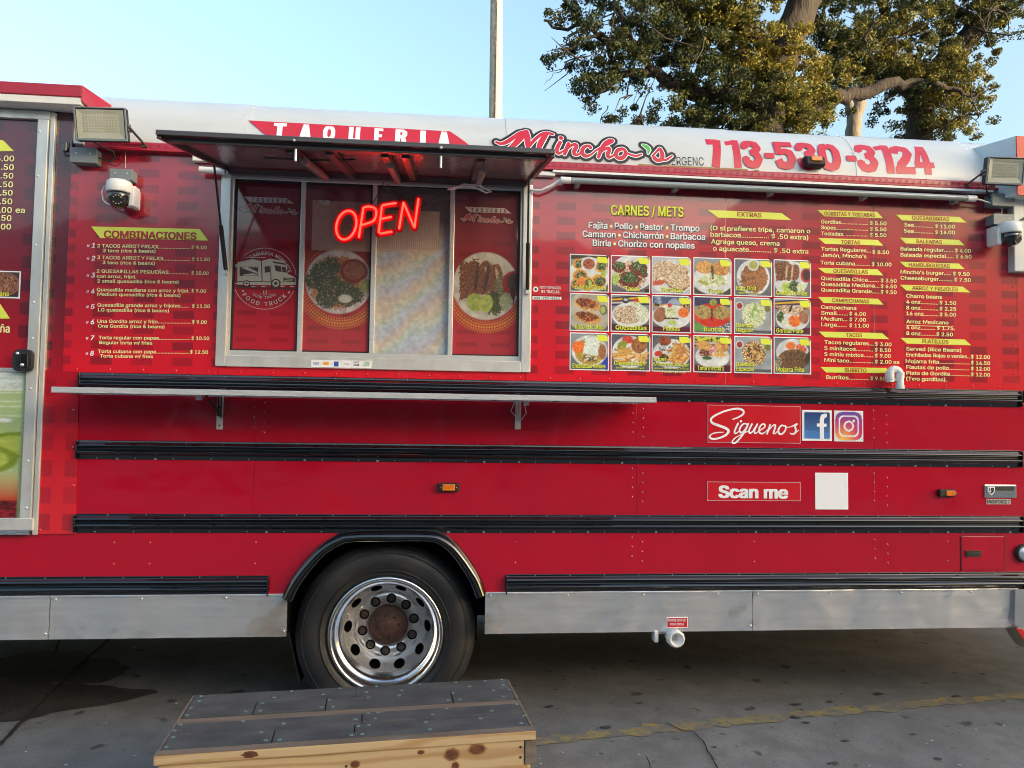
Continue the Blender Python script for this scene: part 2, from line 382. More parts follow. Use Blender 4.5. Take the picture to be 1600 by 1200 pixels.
def worn_paint():
    m = mat('worn_yellow_paint', (.42, .28, .05), .7); n = m.node_tree; L = n.links.new; b = n.nodes['Principled BSDF']
    tc = n.nodes.new('ShaderNodeTexCoord')
    a = n.nodes.new('ShaderNodeTexNoise'); a.inputs['Scale'].default_value = 9; a.inputs['Detail'].default_value = 8; a.inputs['Roughness'].default_value = .75; L(tc.outputs['Object'], a.inputs['Vector'])
    r = n.nodes.new('ShaderNodeMapRange'); L(a.outputs[0], r.inputs[0]); r.inputs[1].default_value = .40; r.inputs[2].default_value = .55
    x = n.nodes.new('ShaderNodeMix'); x.data_type = 'RGBA'; L(r.outputs[0], x.inputs['Factor']); x.inputs['A'].default_value = (.33, .25, .09, 1); x.inputs['B'].default_value = (.17, .165, .15, 1)
    L(x.outputs['Result'], b.inputs['Base Color']); return m
M['ypaint'] = worn_paint()

g = MB(); g.add([(-400, -400, 0), (400, -400, 0), (400, 400, 0), (-400, 400, 0)], [(0, 1, 2, 3)]); g.build('ground', M['ground'], kind='structure')
def flat(name, pxs, z, m, kind='structure', jit=0):
    b = MB(); vs = []
    for x, y in pxs:
        q = PZ(x, y, z); vs.append((q.x, q.y, z))
    b.add(vs, [tuple(range(len(vs)-1, -1, -1))]); return b.build(name, m, kind=kind)
def blob(name, cx, cy, rx, ry, z, m, seed, n=60, kind='structure', rot=0):
    "an irregular flat patch on the ground, centre and radii in metres"
    r = random.Random(seed); ph = [r.uniform(0, 6.3) for _ in range(6)]; vs = []
    for i in range(n):
        t = 2*pi*i/n; k = 1+.16*sin(2*t+ph[0])+.12*sin(3*t+ph[1])+.08*sin(5*t+ph[2])+.05*sin(9*t+ph[3])+.03*sin(17*t+ph[4])
        x, y = rx*k*cos(t), ry*k*sin(t); vs.append((cx+x*cos(rot)-y*sin(rot), cy+x*sin(rot)+y*cos(rot), z))
    b = MB(); b.add(vs, [tuple(range(n))]); return b.build(name, m, kind=kind)
q = PZ(0, 1110); blob('damp_patch', q.x-.45, q.y+.02, .95, .40, .004, M['wet'], 3, rot=.25)
q = PZ(60, 1060); blob('damp_patch', q.x-.1, q.y+.2, .55, .3, .006, M['wet'], 11)
# worn yellow line, joint and cracks
def strip(name, pts, wd, z, m, seed=1, jag=.0, kind='structure'):
    r = random.Random(seed); b = MB(); P3 = []
    pts = [PZ(x, y, z) for x, y in pts]; fine = []
    for a, c in zip(pts[:-1], pts[1:]):
        k = max(1, int((c-a).length/.05))
        fine += [a.lerp(c, i/k) for i in range(k)]
    fine.append(pts[-1]); L = []; R = []
    for i, p in enumerate(fine):
        t = (fine[min(i+1, len(fine)-1)]-fine[max(i-1, 0)]).normalized(); nn = Vector((-t.y, t.x, 0))
        j = Vector((r.gauss(0, jag), r.gauss(0, jag), 0)); ww = wd*(1+r.uniform(-.35, .35)*(1 if jag else 0))/2
        L.append(p+j+nn*ww); R.append(p+j-nn*ww)
    n = len(fine); b.add(L+R, [(i, n+i, n+i+1, i+1) for i in range(n-1)])
    for v in range(len(b.v)): b.v[v] = (b.v[v][0], b.v[v][1], z)
    return b.build(name, m, kind=kind)
strip('painted_line', [(812, 1160), (1100, 1132), (1340, 1108), (1640, 1082), (1950, 1055)], .095, .004, M['ypaint'], 2, .010)
strip('pavement_joint', [(-120, 1260), (0, 1162), (100, 1062), (164, 1004), (205, 968)], .022, .009, M['crack'], 3, .003)
strip('pavement_crack', [(1040, 1128), (1062, 1140), (1085, 1144), (1102, 1165), (1120, 1196), (1128, 1230)], .007, .008, M['crack'], 4, .005)
strip('pavement_crack', [(85, 1020), (92, 1003), (96, 985)], .012, .009, M['crack'], 5, .003)
strip('pavement_crack', [(1008, 1180), (1015, 1192), (1022, 1215)], .005, .008, M['crack'], 6, .004)
M['stain'] = mat('oil_stain', (.035, .034, .033), .6, var=(20, .9, (.09, .088, .085)))
stn = MB()
for i in range(30):
    px, py = random.uniform(760, 1600), random.uniform(1040, 1195)
    q = PZ(px, py); r_ = random.uniform(.006, .022); k = 9
    stn.add([(q.x+r_*(1+.3*sin(3*t+i))*cos(t)*1.5, q.y+r_*(1+.3*cos(2*t+i))*sin(t), .0045) for t in [2*pi*j/k for j in range(k)]], [tuple(range(k))])
stn.build('oil_spots', M['stain'], kind='stuff')

M['bit'] = mat('pale_litter', (.45, .44, .40), .8)
lit = MB()
for i in range(60):
    q = PZ(random.uniform(0, 1600), random.uniform(1010, 1198)); r_ = random.uniform(.0018, .0045); a_ = random.uniform(0, 6.28)
    lit.box((-r_*1.6, -r_, 0), (r_*1.6, r_, r_*.7), 0, Matrix.Translation((q.x, q.y, .0002)) @ Matrix.Rotation(a_, 4, 'Z'))
lit.build('loose_grit', M['bit'], kind='stuff')
# ------------------------------------------------------------------ the food truck
def Z(*pp): return sum(P(x, y, pp_Y).z for x, y in pp)/len(pp)
pp_Y = 0.0
X0, X1 = -5.2, P(1597, 500).x
z_r1t = Z((125, 582), (1590, 610.4)); RH = .098
z_r1b = z_r1t-RH*.93
z_r2t = Z((121, 687), (1594, 704.5)); z_r3t = Z((118, 802.5), (1594, 806))
z_r4t = Z((421, 900), (790, 896.4)); z_skt = Z((0, 930.5), (440, 927.5), (760, 925), (1600, 918.5)); z_skb = Z((0, 1001), (449, 993.5), (757, 988.5), (1585, 981.5))
z_eave = Z((200, 236), (1320, 288))        # top of wrap, under the drip rail
WID = 2.42; YF = 0.0
truck = thing('food_truck', 'red food truck with printed menu wrap, steel counter and black rub rails', 'food truck', (0.2, 1.2, 0))
def part(mb, name, m, parent=truck, **k): return mb.build(name, M[m] if isinstance(m, str) else [M[q] for q in m], parent, **k)

# chassis body behind the skins
b = MB(); xw0, xw1 = P(440, 930).x, P(762, 930).x
b.box((X0, .05, z_skt-.02), (xw0, WID-.05, zc(600)-.05)); b.box((xw1, .05, z_skt-.02), (X1+1.6, WID-.05, zc(600)-.05)); b.box((xw0+.001, .80, z_skt-.02), (xw1-.001, WID-.05, zc(600)-.05)); part(b, 'body_shell', 'dark')
b = MB(); b.box((X0, WID-.04, z_skb-.33), (X1+1.6, WID, z_eave)); part(b, 'far_side', 'red')  # unseen side, lowered past the skirt to block light under the floor
b = MB(); b.box((X0-.04, 0, z_skt), (X0, WID, z_eave)); part(b, 'end_wall', 'red'); b = MB(); b.box((X1+1.6, 0, z_skt), (X1+1.64, WID, z_eave)); part(b, 'end_wall', 'red')
b = MB()
for yy in (.75, 1.65): b.box((X0, yy-.04, z_skb-.02), (X1+1.5, yy+.04, z_skt-.02))
for xx in np.arange(X0+.4, X1+1.5, .6): b.box((xx, .1, z_skt-.08), (xx+.05, WID-.1, z_skt-.02))
part(b, 'chassis_frame', 'dark')
for xa, xb, ya in ((1.2, 2.3, .75), (-1.9, -1.1, .9), (2.6, 3.4, .85)): b = MB(); b.box((xa, ya+.35, .36), (xb, 2.1, z_skt-.09)); part(b, 'light_block_tank', 'dark', bevel=.03)  # unseen tank boxes added to block light and darken the ground below

# wheel arch outline (photo px on the wall plane)
ARCH = [(444, 932), (458, 905), (478, 878), (502, 853), (526, 838), (548, 832), (605, 830.5), (665, 831), (690, 835), (712, 851), (733, 878), (748, 903), (757, 927)]
arch = [(P(x, y).x, P(x, y).z) for x, y in ARCH]
z3b = z_r3t-RH*.5
door_r = P(62, 700).x
b = MB()
pts = [(X0, z_skt-.01), (arch[0][0], z_skt-.01)]+[a for a in arch if a[1] > z_skt]+[(arch[-1][0], z_skt-.01), (X1+1.6, z_skt-.01), (X1+1.6, z3b), (X0, z3b)]
b.slab(pts, 0, .03); part(b, 'lower_panel', 'red')
xs_left = P(119.5, 700).x
seams = [xs_left, P(399, 650).x, P(995, 650).x, P(1366, 650).x, X1+1.6]
for k in range(4):
    b = MB(); b.box((seams[k]+.0004, 0, z_r2t-RH*.5), (seams[k+1]-.0004, .03, z_r1b+.02)); part(b, 'side_panel', 'red', bevel=.002)
    b = MB(); b.box((seams[k]+.0004, 0, z3b+.0005), (seams[k+1]-.0004, .03, z_r2t-RH*.5-.0005)); part(b, 'side_panel', 'red', bevel=.002)
b = MB(); b.box((X0, .006, z3b+.0005), (seams[0]-.001, .03, z_r1t-.001)); part(b, 'side_panel', 'red')
# strip of low wrap beside the door
wl = MB(); zz = z_r3t-RH-.004
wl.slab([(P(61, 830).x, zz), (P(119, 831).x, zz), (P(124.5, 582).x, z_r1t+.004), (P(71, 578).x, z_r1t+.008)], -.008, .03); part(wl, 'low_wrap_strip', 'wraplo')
# rivets
def rivets(name, pts, r, m, parent=truck, Y=0.0):
    b = MB()
    for x, z in pts: b.lathe([(r, 0), (r*.8, -r*.5), (.0001, -r*.75)], (x, Y, z), 8)
    return part(b, name, m, parent, kind='stuff')
rv = []
for px_, ph in ((395, 0), (412, .5), (988, 0), (1004, .5), (1365, .3), (1385, .8)):
    for zt, zb in ((z_r1b-.02, z_r2t+.02), (z_r2t-RH-.02, z_r3t+.02), (z_r3t-RH-.02, z_r4t+.03)):
        k = int((zt-zb)/.052)
        if px_ in (395, 412) and zt < z_r2t: continue
        rv += [(P(px_, 700).x, zt-.052*(i+ph)-.004) for i in range(k)]
for px_ in (178, 399, 234, 805, 1178, 1480):
    rv += [(P(px_, 860).x, z_r3t-RH-.05), (P(px_, 860).x, z_r3t-RH-.16)]
M['rivet'] = mat('painted_rivet', (.55, .03, .04), .25, coat=1)
rivets('rivets', rv, .0062, 'rivet')
rivets('strip_screws', [(P(116, y).x, P(116, y).z) for y in (641, 699, 758, 828)]+[(P(64, 828).x, P(64, 828).z)], .008, 'wraplo', Y=-.008)

# rub rails: flanged, double ribbed
def rail(x0, x1, zt, h=RH):
    pr = [(.002, 0), (-.004, 0), (-.006, .12), (-.020, .20), (-.026, .27), (-.020, .34), (-.013, .40), (-.012, .46), (-.020, .52), (-.028, .60), (-.022, .68), (-.007, .78), (-.005, 1), (.002, 1)]
    b = MB(); b.prism([(y, zt-h*k) for y, k in pr][::-1], x0, x1, smooth=False)
    o = part(b, 'rub_rail', 'black', bevel=.0025)
    n = int((x1-x0)/.19)
    bb = MB(); r_ = random.Random(int(zt*1000))
    for i in range(n):
        x = x0+.1+i*.19
        bb.lathe([(.0035, 0), (.0025, -.002), (.0001, -.003)], (x, -.0055, zt-h*.93), 6)
        bb.lathe([(.0035, 0), (.0025, -.002), (.0001, -.003)], (x+.06, -.005, zt-h*.06), 6)
        if r_.random() < .4: bb.cbox((x+.1, -.006, zt-h*.95), (.012, .003, .008), 0)
    part(bb, 'rail_screws', 'grey', o, kind='stuff')
    bb = MB()
    for xx in (x0+.004, x1-.004): bb.cbox((xx, -.014, zt-h*.5), (.008, .026, h*.94))
    part(bb, 'end_cap', 'black', o, bevel=.003)
    return o
rail(P(125, 597).x, P(1593, 622).x, z_r1t); rail(P(121, 702).x, P(1594, 718).x, z_r2t); rail(P(117.5, 817).x, P(1596, 820).x, z_r3t)
rail(X0, P(421, 915).x, z_r4t, (z_r4t-z_skt)+.012); rail(P(790, 909).x, P(1603, 905).x, z_r4t, (z_r4t-z_skt)+.012)

# aluminium skirt sheets with a folded top lip
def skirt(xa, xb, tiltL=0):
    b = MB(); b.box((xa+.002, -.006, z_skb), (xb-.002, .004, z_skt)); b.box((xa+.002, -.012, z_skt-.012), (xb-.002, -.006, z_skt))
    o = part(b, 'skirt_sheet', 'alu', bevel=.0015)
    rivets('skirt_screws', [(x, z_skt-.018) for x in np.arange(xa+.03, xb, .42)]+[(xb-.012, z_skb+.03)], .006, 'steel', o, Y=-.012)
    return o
xL = P(449, 960).x; xR = P(757, 960).x
xj = P(78, 965).x
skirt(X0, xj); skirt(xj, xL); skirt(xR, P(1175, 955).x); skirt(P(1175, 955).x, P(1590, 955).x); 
b = MB(); b.box((xL-.02, .004, z_skb-.01), (xL-.012, .5, z_skt)); part(b, 'wheel_well_side', 'dark')
b = MB(); b.box((xR+.012, .004, z_skb+.05), (xR+.02, .5, z_skt)); part(b, 'wheel_well_side', 'dark')
b = MB()
n = len(arch)
pa = [(x*.97+P(603, 930).x*.03, z) for x, z in arch]
vs = [(x, .03, z+.01) for x, z in pa]+[(x, .75, z+.01) for x, z in pa]
b.add(vs, [(i, i+1, i+1+n, i+n) for i in range(n-1)]); b.box((arch[0][0], .75, .25), (arch[-1][0], .76, arch[6][1]+.02))
part(b, 'wheel_well', 'dark')
# glossy black wheel arch flare
b = MB(); cx_ = P(603, 930).x; ring = []
ar2 = smooth_stroke([(x, z) for x, z in arch], 0, 4)
for (x, z, _) in ar2:
    d = Vector((x-cx_, (z-P(603, 990).z)*1.0)); d.normalize()
    ring.append([(x+d.x*.012, 0.0, z+d.y*.010), (x+d.x*.010, -.012, z+d.y*.008), (x, -.045, z), (x-d.x*.025, -.060, z-d.y*.022), (x-d.x*.046, -.053, z-d.y*.043), (x-d.x*.052, -.035, z-d.y*.048), (x-d.x*.05, .03, z-d.y*.046)])
k = 7; vs = [p for r_ in ring for p in r_]
b.add(vs, [(i*k+j, i*k+j+1, (i+1)*k+j+1, (i+1)*k+j) for i in range(len(ring)-1) for j in range(k-1)], 0, True)
b.add(ring[0], [tuple(range(k))]); b.add(ring[-1], [tuple(range(k-1, -1, -1))]); part(b, 'wheel_arch_flare', 'black')
b = MB(); q = P(449, 995); b.add([(q.x-.03, .12, z_skb+.02), (q.x-.03, .55, z_skb+.02), (q.x+.045, .55, .22), (q.x+.045, .12, .22), (q.x-.022, .12, z_skb+.02), (q.x-.022, .55, z_skb+.02), (q.x+.053, .55, .22), (q.x+.053, .12, .22)],
    [(0, 1, 2, 3), (7, 6, 5, 4), (0, 3, 7, 4), (1, 5, 6, 2), (3, 2, 6, 7)]); part(b, 'mud_flap', 'blackmat')

# wheels -----------------------------------------------------------------
wc = P(602.5, 992, .05); WR = wc.z
def wheel(cx, yf, name='wheel', detail=True):
    hub = bpy.data.objects.new(name, None); COL.objects.link(hub); hub.location = (cx, yf, WR); hub.parent = truck; hub.matrix_parent_inverse = inv_world(truck)
    R = WR*.985
    b = MB(); c = (cx, yf, WR)
    b.lathe([(.302, .03), (.325, .006), (.36, -.006), (.40, -.008), (.43, .0), (.452, .014), (R-.004, .035), (R, .06), (R, .10), (R-.012, .105), (R-.012, .115), (R, .12), (R, .16), (R-.012, .165), (R-.012, .175), (R, .18), (R, .21), (R-.02, .25), (.30, .26), (.30, .1)], c, 72, close=True)
    for k in range(90):
        t = 2*pi*k/90; Mx = Matrix.Translation(c) @ Matrix.Rotation(-t, 4, 'Y')
        b.cbox((R-.012, .045, 0), (.016, .02, .008), 0, Mx)
    for rr in (.345, .438): b.lathe([(rr-.003, -.004), (rr, -.0125 if rr < .4 else -.004), (rr+.003, -.004)], c, 72)
    t_ = part(b, 'tyre', 'tyre', hub)
    # raised sidewall lettering as blank blocks of rubber
    b = MB()
    b.lathe([(.306, .045), (.311, .012), (.307, .0), (.298, -.004), (.290, .0), (.284, .014), (.280, .035), (.272, .05), (.262, .056), (.256, .064), (.252, .09), (.243, .13)], c, 72)
    part(b, 'rim', 'chrome', hub)
    # cone with ten hand holes, built as a ring of facets round each hole
    b = MB(); N = 10; r0, d0, r1, d1 = .243, .130, .196, .212
    for k in range(N):
        a0 = 2*pi*(k-.5)/N; a1 = 2*pi*(k+.5)/N
        def pt(u, v):
            a = a0+(a1-a0)*u; r_ = r0+(r1-r0)*v; d = d0+(d1-d0)*v
            return (cx+r_*cos(a), yf+d, WR+r_*sin(a))
        H = 24; hole = [(.5+.235*cos(2*pi*j/H), .5+.40*sin(2*pi*j/H)) for j in range(H)]; outer = []
        for u, v in hole:
            du, dv = u-.5, v-.5; s_ = .5/max(abs(du), abs(dv)); outer.append((.5+du*s_, .5+dv*s_))
        vs = [pt(*p) for p in hole]+[pt(*p) for p in outer]
        # inner lip so the hole has thickness
        lip = [(Vector(pt(*p))+Vector((0, .014, 0))) for p in hole]
        b.add(vs+lip, [(j, (j+1) % H, H+(j+1) % H, H+j) for j in range(H)]+[(j, 2*H+j, 2*H+(j+1) % H, (j+1) % H) for j in range(H)], 0, False)
    b.lathe([(r1, d1), (.192, .214), (.186, .207), (.183, .202), (.110, .202), (.108, .215)], c, 60)
    part(b, 'rim_disc', 'alloy', hub)
    b = MB(); b.lathe([(.30, .24), (.0001, .24)], c, 40); part(b, 'brake_drum', 'dark', hub)
    b = MB(); b.lathe([(.1085, .23), (.107, .19), (.098, .175), (.085, .172), (.080, .150), (.050, .146), (.046, .138), (.020, .136), (.0001, .136)], c, 40)
    for k in range(8):
        a = 2*pi*k/8+.2; b.disc((cx+.066*cos(a), yf+.149, WR+.066*sin(a)), .009, 8, 0, .014)
    part(b, 'hub', 'rust', hub)
    b = MB()
    for k in range(10): a = 2*pi*(k+.35)/10; b.lathe([(.028, -.0012), (.0001, -.0014)], (cx+.146*cos(a), yf+.202, WR+.146*sin(a)), 16)
    part(b, 'stud_recess_shade', 'dark', hub, kind='stuff')  # flat dark discs painting the shade of recesses round the nuts
    for k in range(10):
        a = 2*pi*(k+.35)/10; b = MB(); q = (cx+.146*cos(a), yf+.200, WR+.146*sin(a))
        b.lathe([(.021, .004), (.021, -.001), (.016, -.002), (.016, -.016), (.012, -.020), (.009, -.020), (.009, -.028), (.0001, -.028)], q, 6 if detail else 6, smooth=False)
        part(b, 'lug_nut', 'lug', hub)
    return hub
wheel(wc.x, .05)
for cx, yy in ((wc.x, WID-.33), (wc.x, .36), (wc.x, WID-.63)): w2 = MB(); w2.lathe([(.30, .0), (.36, -.006), (WR, .05), (WR, .2), (.30, .24)], (cx, yy, WR), 40, close=True); part(w2, 'inner_tyre', 'tyre')
b = MB(); b.tube([(wc.x, .3, WR), (wc.x, WID-.3, WR)], .07, 12); b.lathe([(.0001, -.2), (.14, -.15), (.19, 0), (.14, .15), (.0001, .2)], (wc.x, 1.2, WR), 16); part(b, 'axle', 'dark')
b = MB(); b.box((P(738, 960).x-.1, .30, P(740, 985).z), (xR+.5, .36, P(740, 960).z)); part(b, 'leaf_spring', 'dark')

# printed wrap panels ----------------------------------------------------
wx0, wx1 = P(345, 430).x, P(823, 430).x; wz0, wz1 = Z((335, 570), (826, 578)), Z((357, 270), (829, 290))
b = MB(); xd = P(84, 400).x
xe = P(1588, 470).x
def zz_(a): return a
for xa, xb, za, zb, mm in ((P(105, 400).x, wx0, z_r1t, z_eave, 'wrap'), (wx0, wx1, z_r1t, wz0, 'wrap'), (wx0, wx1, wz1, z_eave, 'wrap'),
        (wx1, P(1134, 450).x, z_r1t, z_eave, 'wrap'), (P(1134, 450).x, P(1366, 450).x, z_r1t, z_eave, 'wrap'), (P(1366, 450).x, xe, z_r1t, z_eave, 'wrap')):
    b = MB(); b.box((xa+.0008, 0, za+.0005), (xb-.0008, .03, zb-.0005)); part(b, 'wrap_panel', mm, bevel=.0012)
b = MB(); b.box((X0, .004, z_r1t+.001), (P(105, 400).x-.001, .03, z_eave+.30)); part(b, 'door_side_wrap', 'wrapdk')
rivets('wrap_rivets', [(x, z_r1t+.02) for x in np.arange(P(120, 575).x, xe, .165)]+[(xe-.02, z) for z in np.arange(z_r1t+.1, z_eave, .17)], .006, 'wrap')

# window hatch opening: frame, tracks, panes ------------------------------
b = MB()
A = [P(331.5, 574, -.025), P(826, 582, -.025), P(831.5, 290, -.025), P(357, 272, -.025)]
fw = .066
oz0, oz1 = wz0-.01, wz1
ox0, ox1 = (P(342, 430, -.02).x-.004), (P(829.5, 430, -.02).x+.004)
FY = -.022
b.box((ox0, FY, oz0), (ox0+.052, .06, oz1)); part(b, 'window_frame', 'alufr', bevel=.004)
b = MB(); b.box((ox1-.052, FY, oz0), (ox1, .06, oz1)); part(b, 'window_frame', 'alufr', bevel=.004)
b = MB(); b.box((ox0+.052, FY+.0015, oz0-.001), (ox1-.052, .06, oz0+.058)); part(b, 'window_sill', 'alufr', bevel=.004)
ix0, ix1, iz0, iz1 = ox0+.052, ox1-.052, oz0+.058, oz1
b = MB(); b.box((ix0, .0, iz0), (ix1, .012, iz0+.028)); b.box((ix0, .0, iz1-.03), (ix1, .012, iz1)); b.box((ix0, .0, iz0+.028), (ix0+.012, .05, iz1-.03)); b.box((ix1-.012, .0, iz0+.028), (ix1, .05, iz1-.03)); part(b, 'sliding_track', 'steel', bevel=.0015)
mull = [P(471.5, 430, .02).x, P(583.5, 430, .02).x, P(705, 430, .02).x]
for mx, dy in zip(mull, (0, .0, 0)):
    b = MB(); b.box((mx-.013, .004, iz0+.02), (mx+.013, .030, iz1-.02)); part(b, 'mullion', 'steel', bevel=.003)
b = MB(); b.box((wx0-.02, .10, wz0-.05), (wx1+.02, .11, wz1+.02)); part(b, 'window_backing', 'void')

# ---- picture painter: colours per vertex of a fine grid --------------------
class Paint:
    def __init__(s, nx, ny, bg, bg2=None):
        s.nx, s.ny = nx, ny; s.X, s.Y = np.meshgrid((np.arange(nx)+.0)/(nx-1), (np.arange(ny)+.0)/(ny-1))
        s.C = np.zeros((ny, nx, 3)); s.asp = 1
        a = np.array(lin(bg)); c = np.array(lin(bg2 or bg)); s.C[:] = a+(c-a)*s.Y[..., None]
    def noise(s, cell):
        h, w_ = int(s.ny/cell)+3, int(s.nx/cell)+3; g_ = rng.random((h, w_))
        y = np.arange(s.ny)/cell; x = np.arange(s.nx)/cell; yi, xi = y.astype(int), x.astype(int); fy, fx = (y-yi)[:, None], (x-xi)[None]
        G = lambda a, b_: g_[np.ix_(yi+a, xi+b_)]
        return (G(0, 0)*(1-fy)*(1-fx)+G(0, 1)*(1-fy)*fx+G(1, 0)*fy*(1-fx)+G(1, 1)*fy*fx)
    def fill(s, mask, cols, cell=1.6, amt=1.0):
        cs = np.array([lin(c) for c in cols]); n = s.noise(cell)*.75+rng.random(s.X.shape)*.25
        k = np.clip(((n-.18)/.64)*len(cs), 0, len(cs)-.01).astype(int); v = .82+.36*s.noise(cell*.8)
        col = cs[k]*v[..., None]; a = np.clip(mask, 0, 1)[..., None]*amt; s.C = s.C*(1-a)+col*a; return s
    def e(s, cx, cy, rx, ry, cols, rot=0, cell=1.6, rag=0, amt=1):
        x, y = s.X-cx, (s.Y-cy)*s.asp; c_, s_ = cos(rot), sin(rot); u, v = (x*c_+y*s_)/rx, (-x*s_+y*c_)/(ry*s.asp)
        d = np.hypot(u, v)+ (s.noise(2.2)-.5)*rag; return s.fill((1-d)*min(rx, ry)*s.nx+.5, cols, cell, amt)
    def r(s, cx, cy, hw, hh, cols, rot=0, cell=1.6, rag=0):
        x, y = s.X-cx, s.Y-cy; c_, s_ = cos(rot), sin(rot); u, v = np.abs(x*c_+y*s_)-hw, np.abs(-x*s_+y*c_)-hh
        return s.fill(-(np.maximum(u, v)+(s.noise(2.2)-.5)*rag)*s.nx+.5, cols, cell)
    def sticks(s, cx, cy, rx, ry, n, L, cols, rot=None, wd=.018):
        for _ in range(n):
            a = rng.random()*6.28; q = rng.random()**.5; t = rng.random()*3.14 if rot is None else rot+rng.normal()*.35
            s.r(cx+rx*q*cos(a), cy+ry*q*sin(a), L/2, wd, [cols[int(rng.random()*len(cols))]], t)
        return s
    def ring(s, cx, cy, rx, ry, wd, cols):
        d = np.hypot((s.X-cx)/rx, (s.Y-cy)/ry); return s.fill((wd-np.abs(d-1)*min(rx, ry))*s.nx+.5, cols)
    def mesh(s, name, corners, Y, m, parent, **k):
        "corners: world (x,z) of TL, TR, BR, BL"
        TL, TR, BR, BL = [np.array(c) for c in corners]; u, v = s.X[..., None], s.Y[..., None]
        Q = (TL*(1-u)+TR*u)*(1-v)+(BL*(1-u)+BR*u)*v; n = s.nx*s.ny
        co = np.empty((n, 3)); co[:, 0] = Q[..., 0].ravel(); co[:, 1] = Y; co[:, 2] = Q[..., 1].ravel()
        i = np.arange(s.ny-1)[:, None]*s.nx+np.arange(s.nx-1)[None]; fc = np.stack([i+s.nx, i+s.nx+1, i+1, i], -1).reshape(-1, 4)
        me = bpy.data.meshes.new(name); me.vertices.add(n); me.vertices.foreach_set('co', co.ravel())
        me.loops.add(fc.size); me.loops.foreach_set('vertex_index', fc.ravel().astype(np.int32)); me.polygons.add(len(fc)); me.polygons.foreach_set('loop_start', np.arange(0, fc.size, 4, dtype=np.int32))
        me.update(calc_edges=True)
        at = me.color_attributes.new('print', 'FLOAT_COLOR', 'POINT'); c4 = np.ones((n, 4)); c4[:, :3] = np.clip(s.C, 0, 1).reshape(-1, 3); at.data.foreach_set('color', c4.ravel())
        me.materials.append(m); o = bpy.data.objects.new(name, me); COL.objects.link(o); o.parent = parent; o.matrix_parent_inverse = inv_world(parent)
        for a_, b_ in k.items(): o[a_] = b_
        return o
    def dots(s, cx, cy, r0, a0, a1, asp, col, big=.014, rowsn=5):
        "halftone arc of yellow dots; radii in units of width, asp = width/height"
        for k, (rr, sz) in enumerate(((r0, .5), (r0+.035, .8), (r0+.075, 1), (r0+.115, .75), (r0+.148, .45))[:rowsn]):
            n = int(abs(a1-a0)*rr/.040)
            for j in range(n):
                t = a0+(a1-a0)*(j+.5*(k % 2))/n; ed = sin(pi*(j+.5)/n)**.5
                s.e(cx+rr*cos(t), cy+rr*sin(t)*asp, big*sz*ed, big*sz*ed*asp, [col], amt=.9)

WHITE = [(225, 228, 228), (205, 210, 214)]; GREEN = [(40, 75, 30), (70, 105, 45), (25, 50, 22), (150, 165, 120)]
SLAW = [(225, 225, 195), (190, 205, 140), (240, 238, 215), (150, 170, 90)]; MEAT = [(95, 50, 30), (140, 80, 45), (60, 30, 20), (170, 110, 70)]
BREAD = [(205, 150, 80), (225, 175, 105), (185, 125, 60)]; TORT = [(215, 195, 165), (232, 218, 195), (160, 125, 95), (200, 170, 130)]
FRY = [(215, 165, 80), (235, 190, 105), (180, 120, 50)]; RICE = [(235, 110, 30), (245, 140, 60), (215, 85, 20)]; BEAN = [(150, 95, 65), (170, 115, 85)]
LIME = [(195, 210, 120), (160, 190, 70)]; SALSA = [(150, 45, 25), (180, 70, 40), (120, 30, 20)]; CLOTH = [(45, 35, 70), (225, 180, 50), (90, 20, 45), (200, 195, 200)]
pane_box = [(ix0+.012, mull[0]-.013), (mull[0]+.013, mull[1]-.013), (mull[1]+.013, mull[2]-.013), (mull[2]+.013, ix1-.012)]
pz0, pz1 = iz0+.028, iz1-.03
def pane(i, p, Y=.02):
    a, c = pane_box[i]; o = p.mesh('window_pane', [(a, pz1), (c, pz1), (c, pz0), (a, pz0)], Y, M['glassf'], truck)
    b = MB(); b.box((a, Y+.002, pz0), (c, Y+.008, pz1)); part(b, 'pane_backing', 'void', o); return o
def film(nx=90):
    p = Paint(nx, int(nx*2.45), (88, 16, 32), (196, 40, 58)); p.asp = 2.45  # print tone, with some reflection painted into the lighter foot
    for k in range(26):
        if k % 2: continue
        for j in range(2): p.r(.22+.50*j, k/26+.01, .15, .013, [(100+int(k*2.6), 20+k//2, 36+k//2)], 0, cell=30)
    p.C = p.C*.9+.10*np.array(lin((140, 24, 40))); return p
# pane 1 carries only line art; pane 2 a plate of tacos; pane 3 a fly screen; pane 4 a plate of stuffed tacos
p1 = film(); pn1 = pane(0, p1)
p2 = film(120); A2 = 1/2.45
def top_y(py, px): return (pz1-zc(py, px, .02))/(pz1-pz0)
cy = top_y(440, 530)
p2.dots(.55, cy, .53, .35, 2.9, A2, (225, 175, 70)); p2.dots(.50, cy-.005, .50, 3.5, 5.1, A2, (215, 150, 70), .016, 1)
p2.e(.52, cy, .50, .50*A2*.93, [(205, 198, 200), (188, 180, 184)], .0, cell=9)
p2.e(.50, cy+.005, .44, .44*A2*.85, [(170, 110, 70), (150, 95, 60), (180, 130, 90)], cell=4, rag=.25)
for (x, y, r_) in ((.25, -.055, .13), (.40, -.08, .14), (.15, -.01, .14), (.3, .02, .14), (.45, .0, .11), (.62, .065, .19), (.35, .09, .15), (.78, .07, .12)):
    p2.e(x, cy+y*1.1, r_, r_*A2*.95, [(50, 66, 50), (72, 84, 62), (36, 50, 40), (130, 128, 112)], cell=2.2, rag=.6)
p2.e(.74, cy-.065, .21, .21*A2*.85, [(120, 25, 28)], cell=6); p2.e(.74, cy-.068, .16, .15*A2*.85, [(125, 72, 55), (145, 90, 70), (110, 60, 48)], cell=2.4)
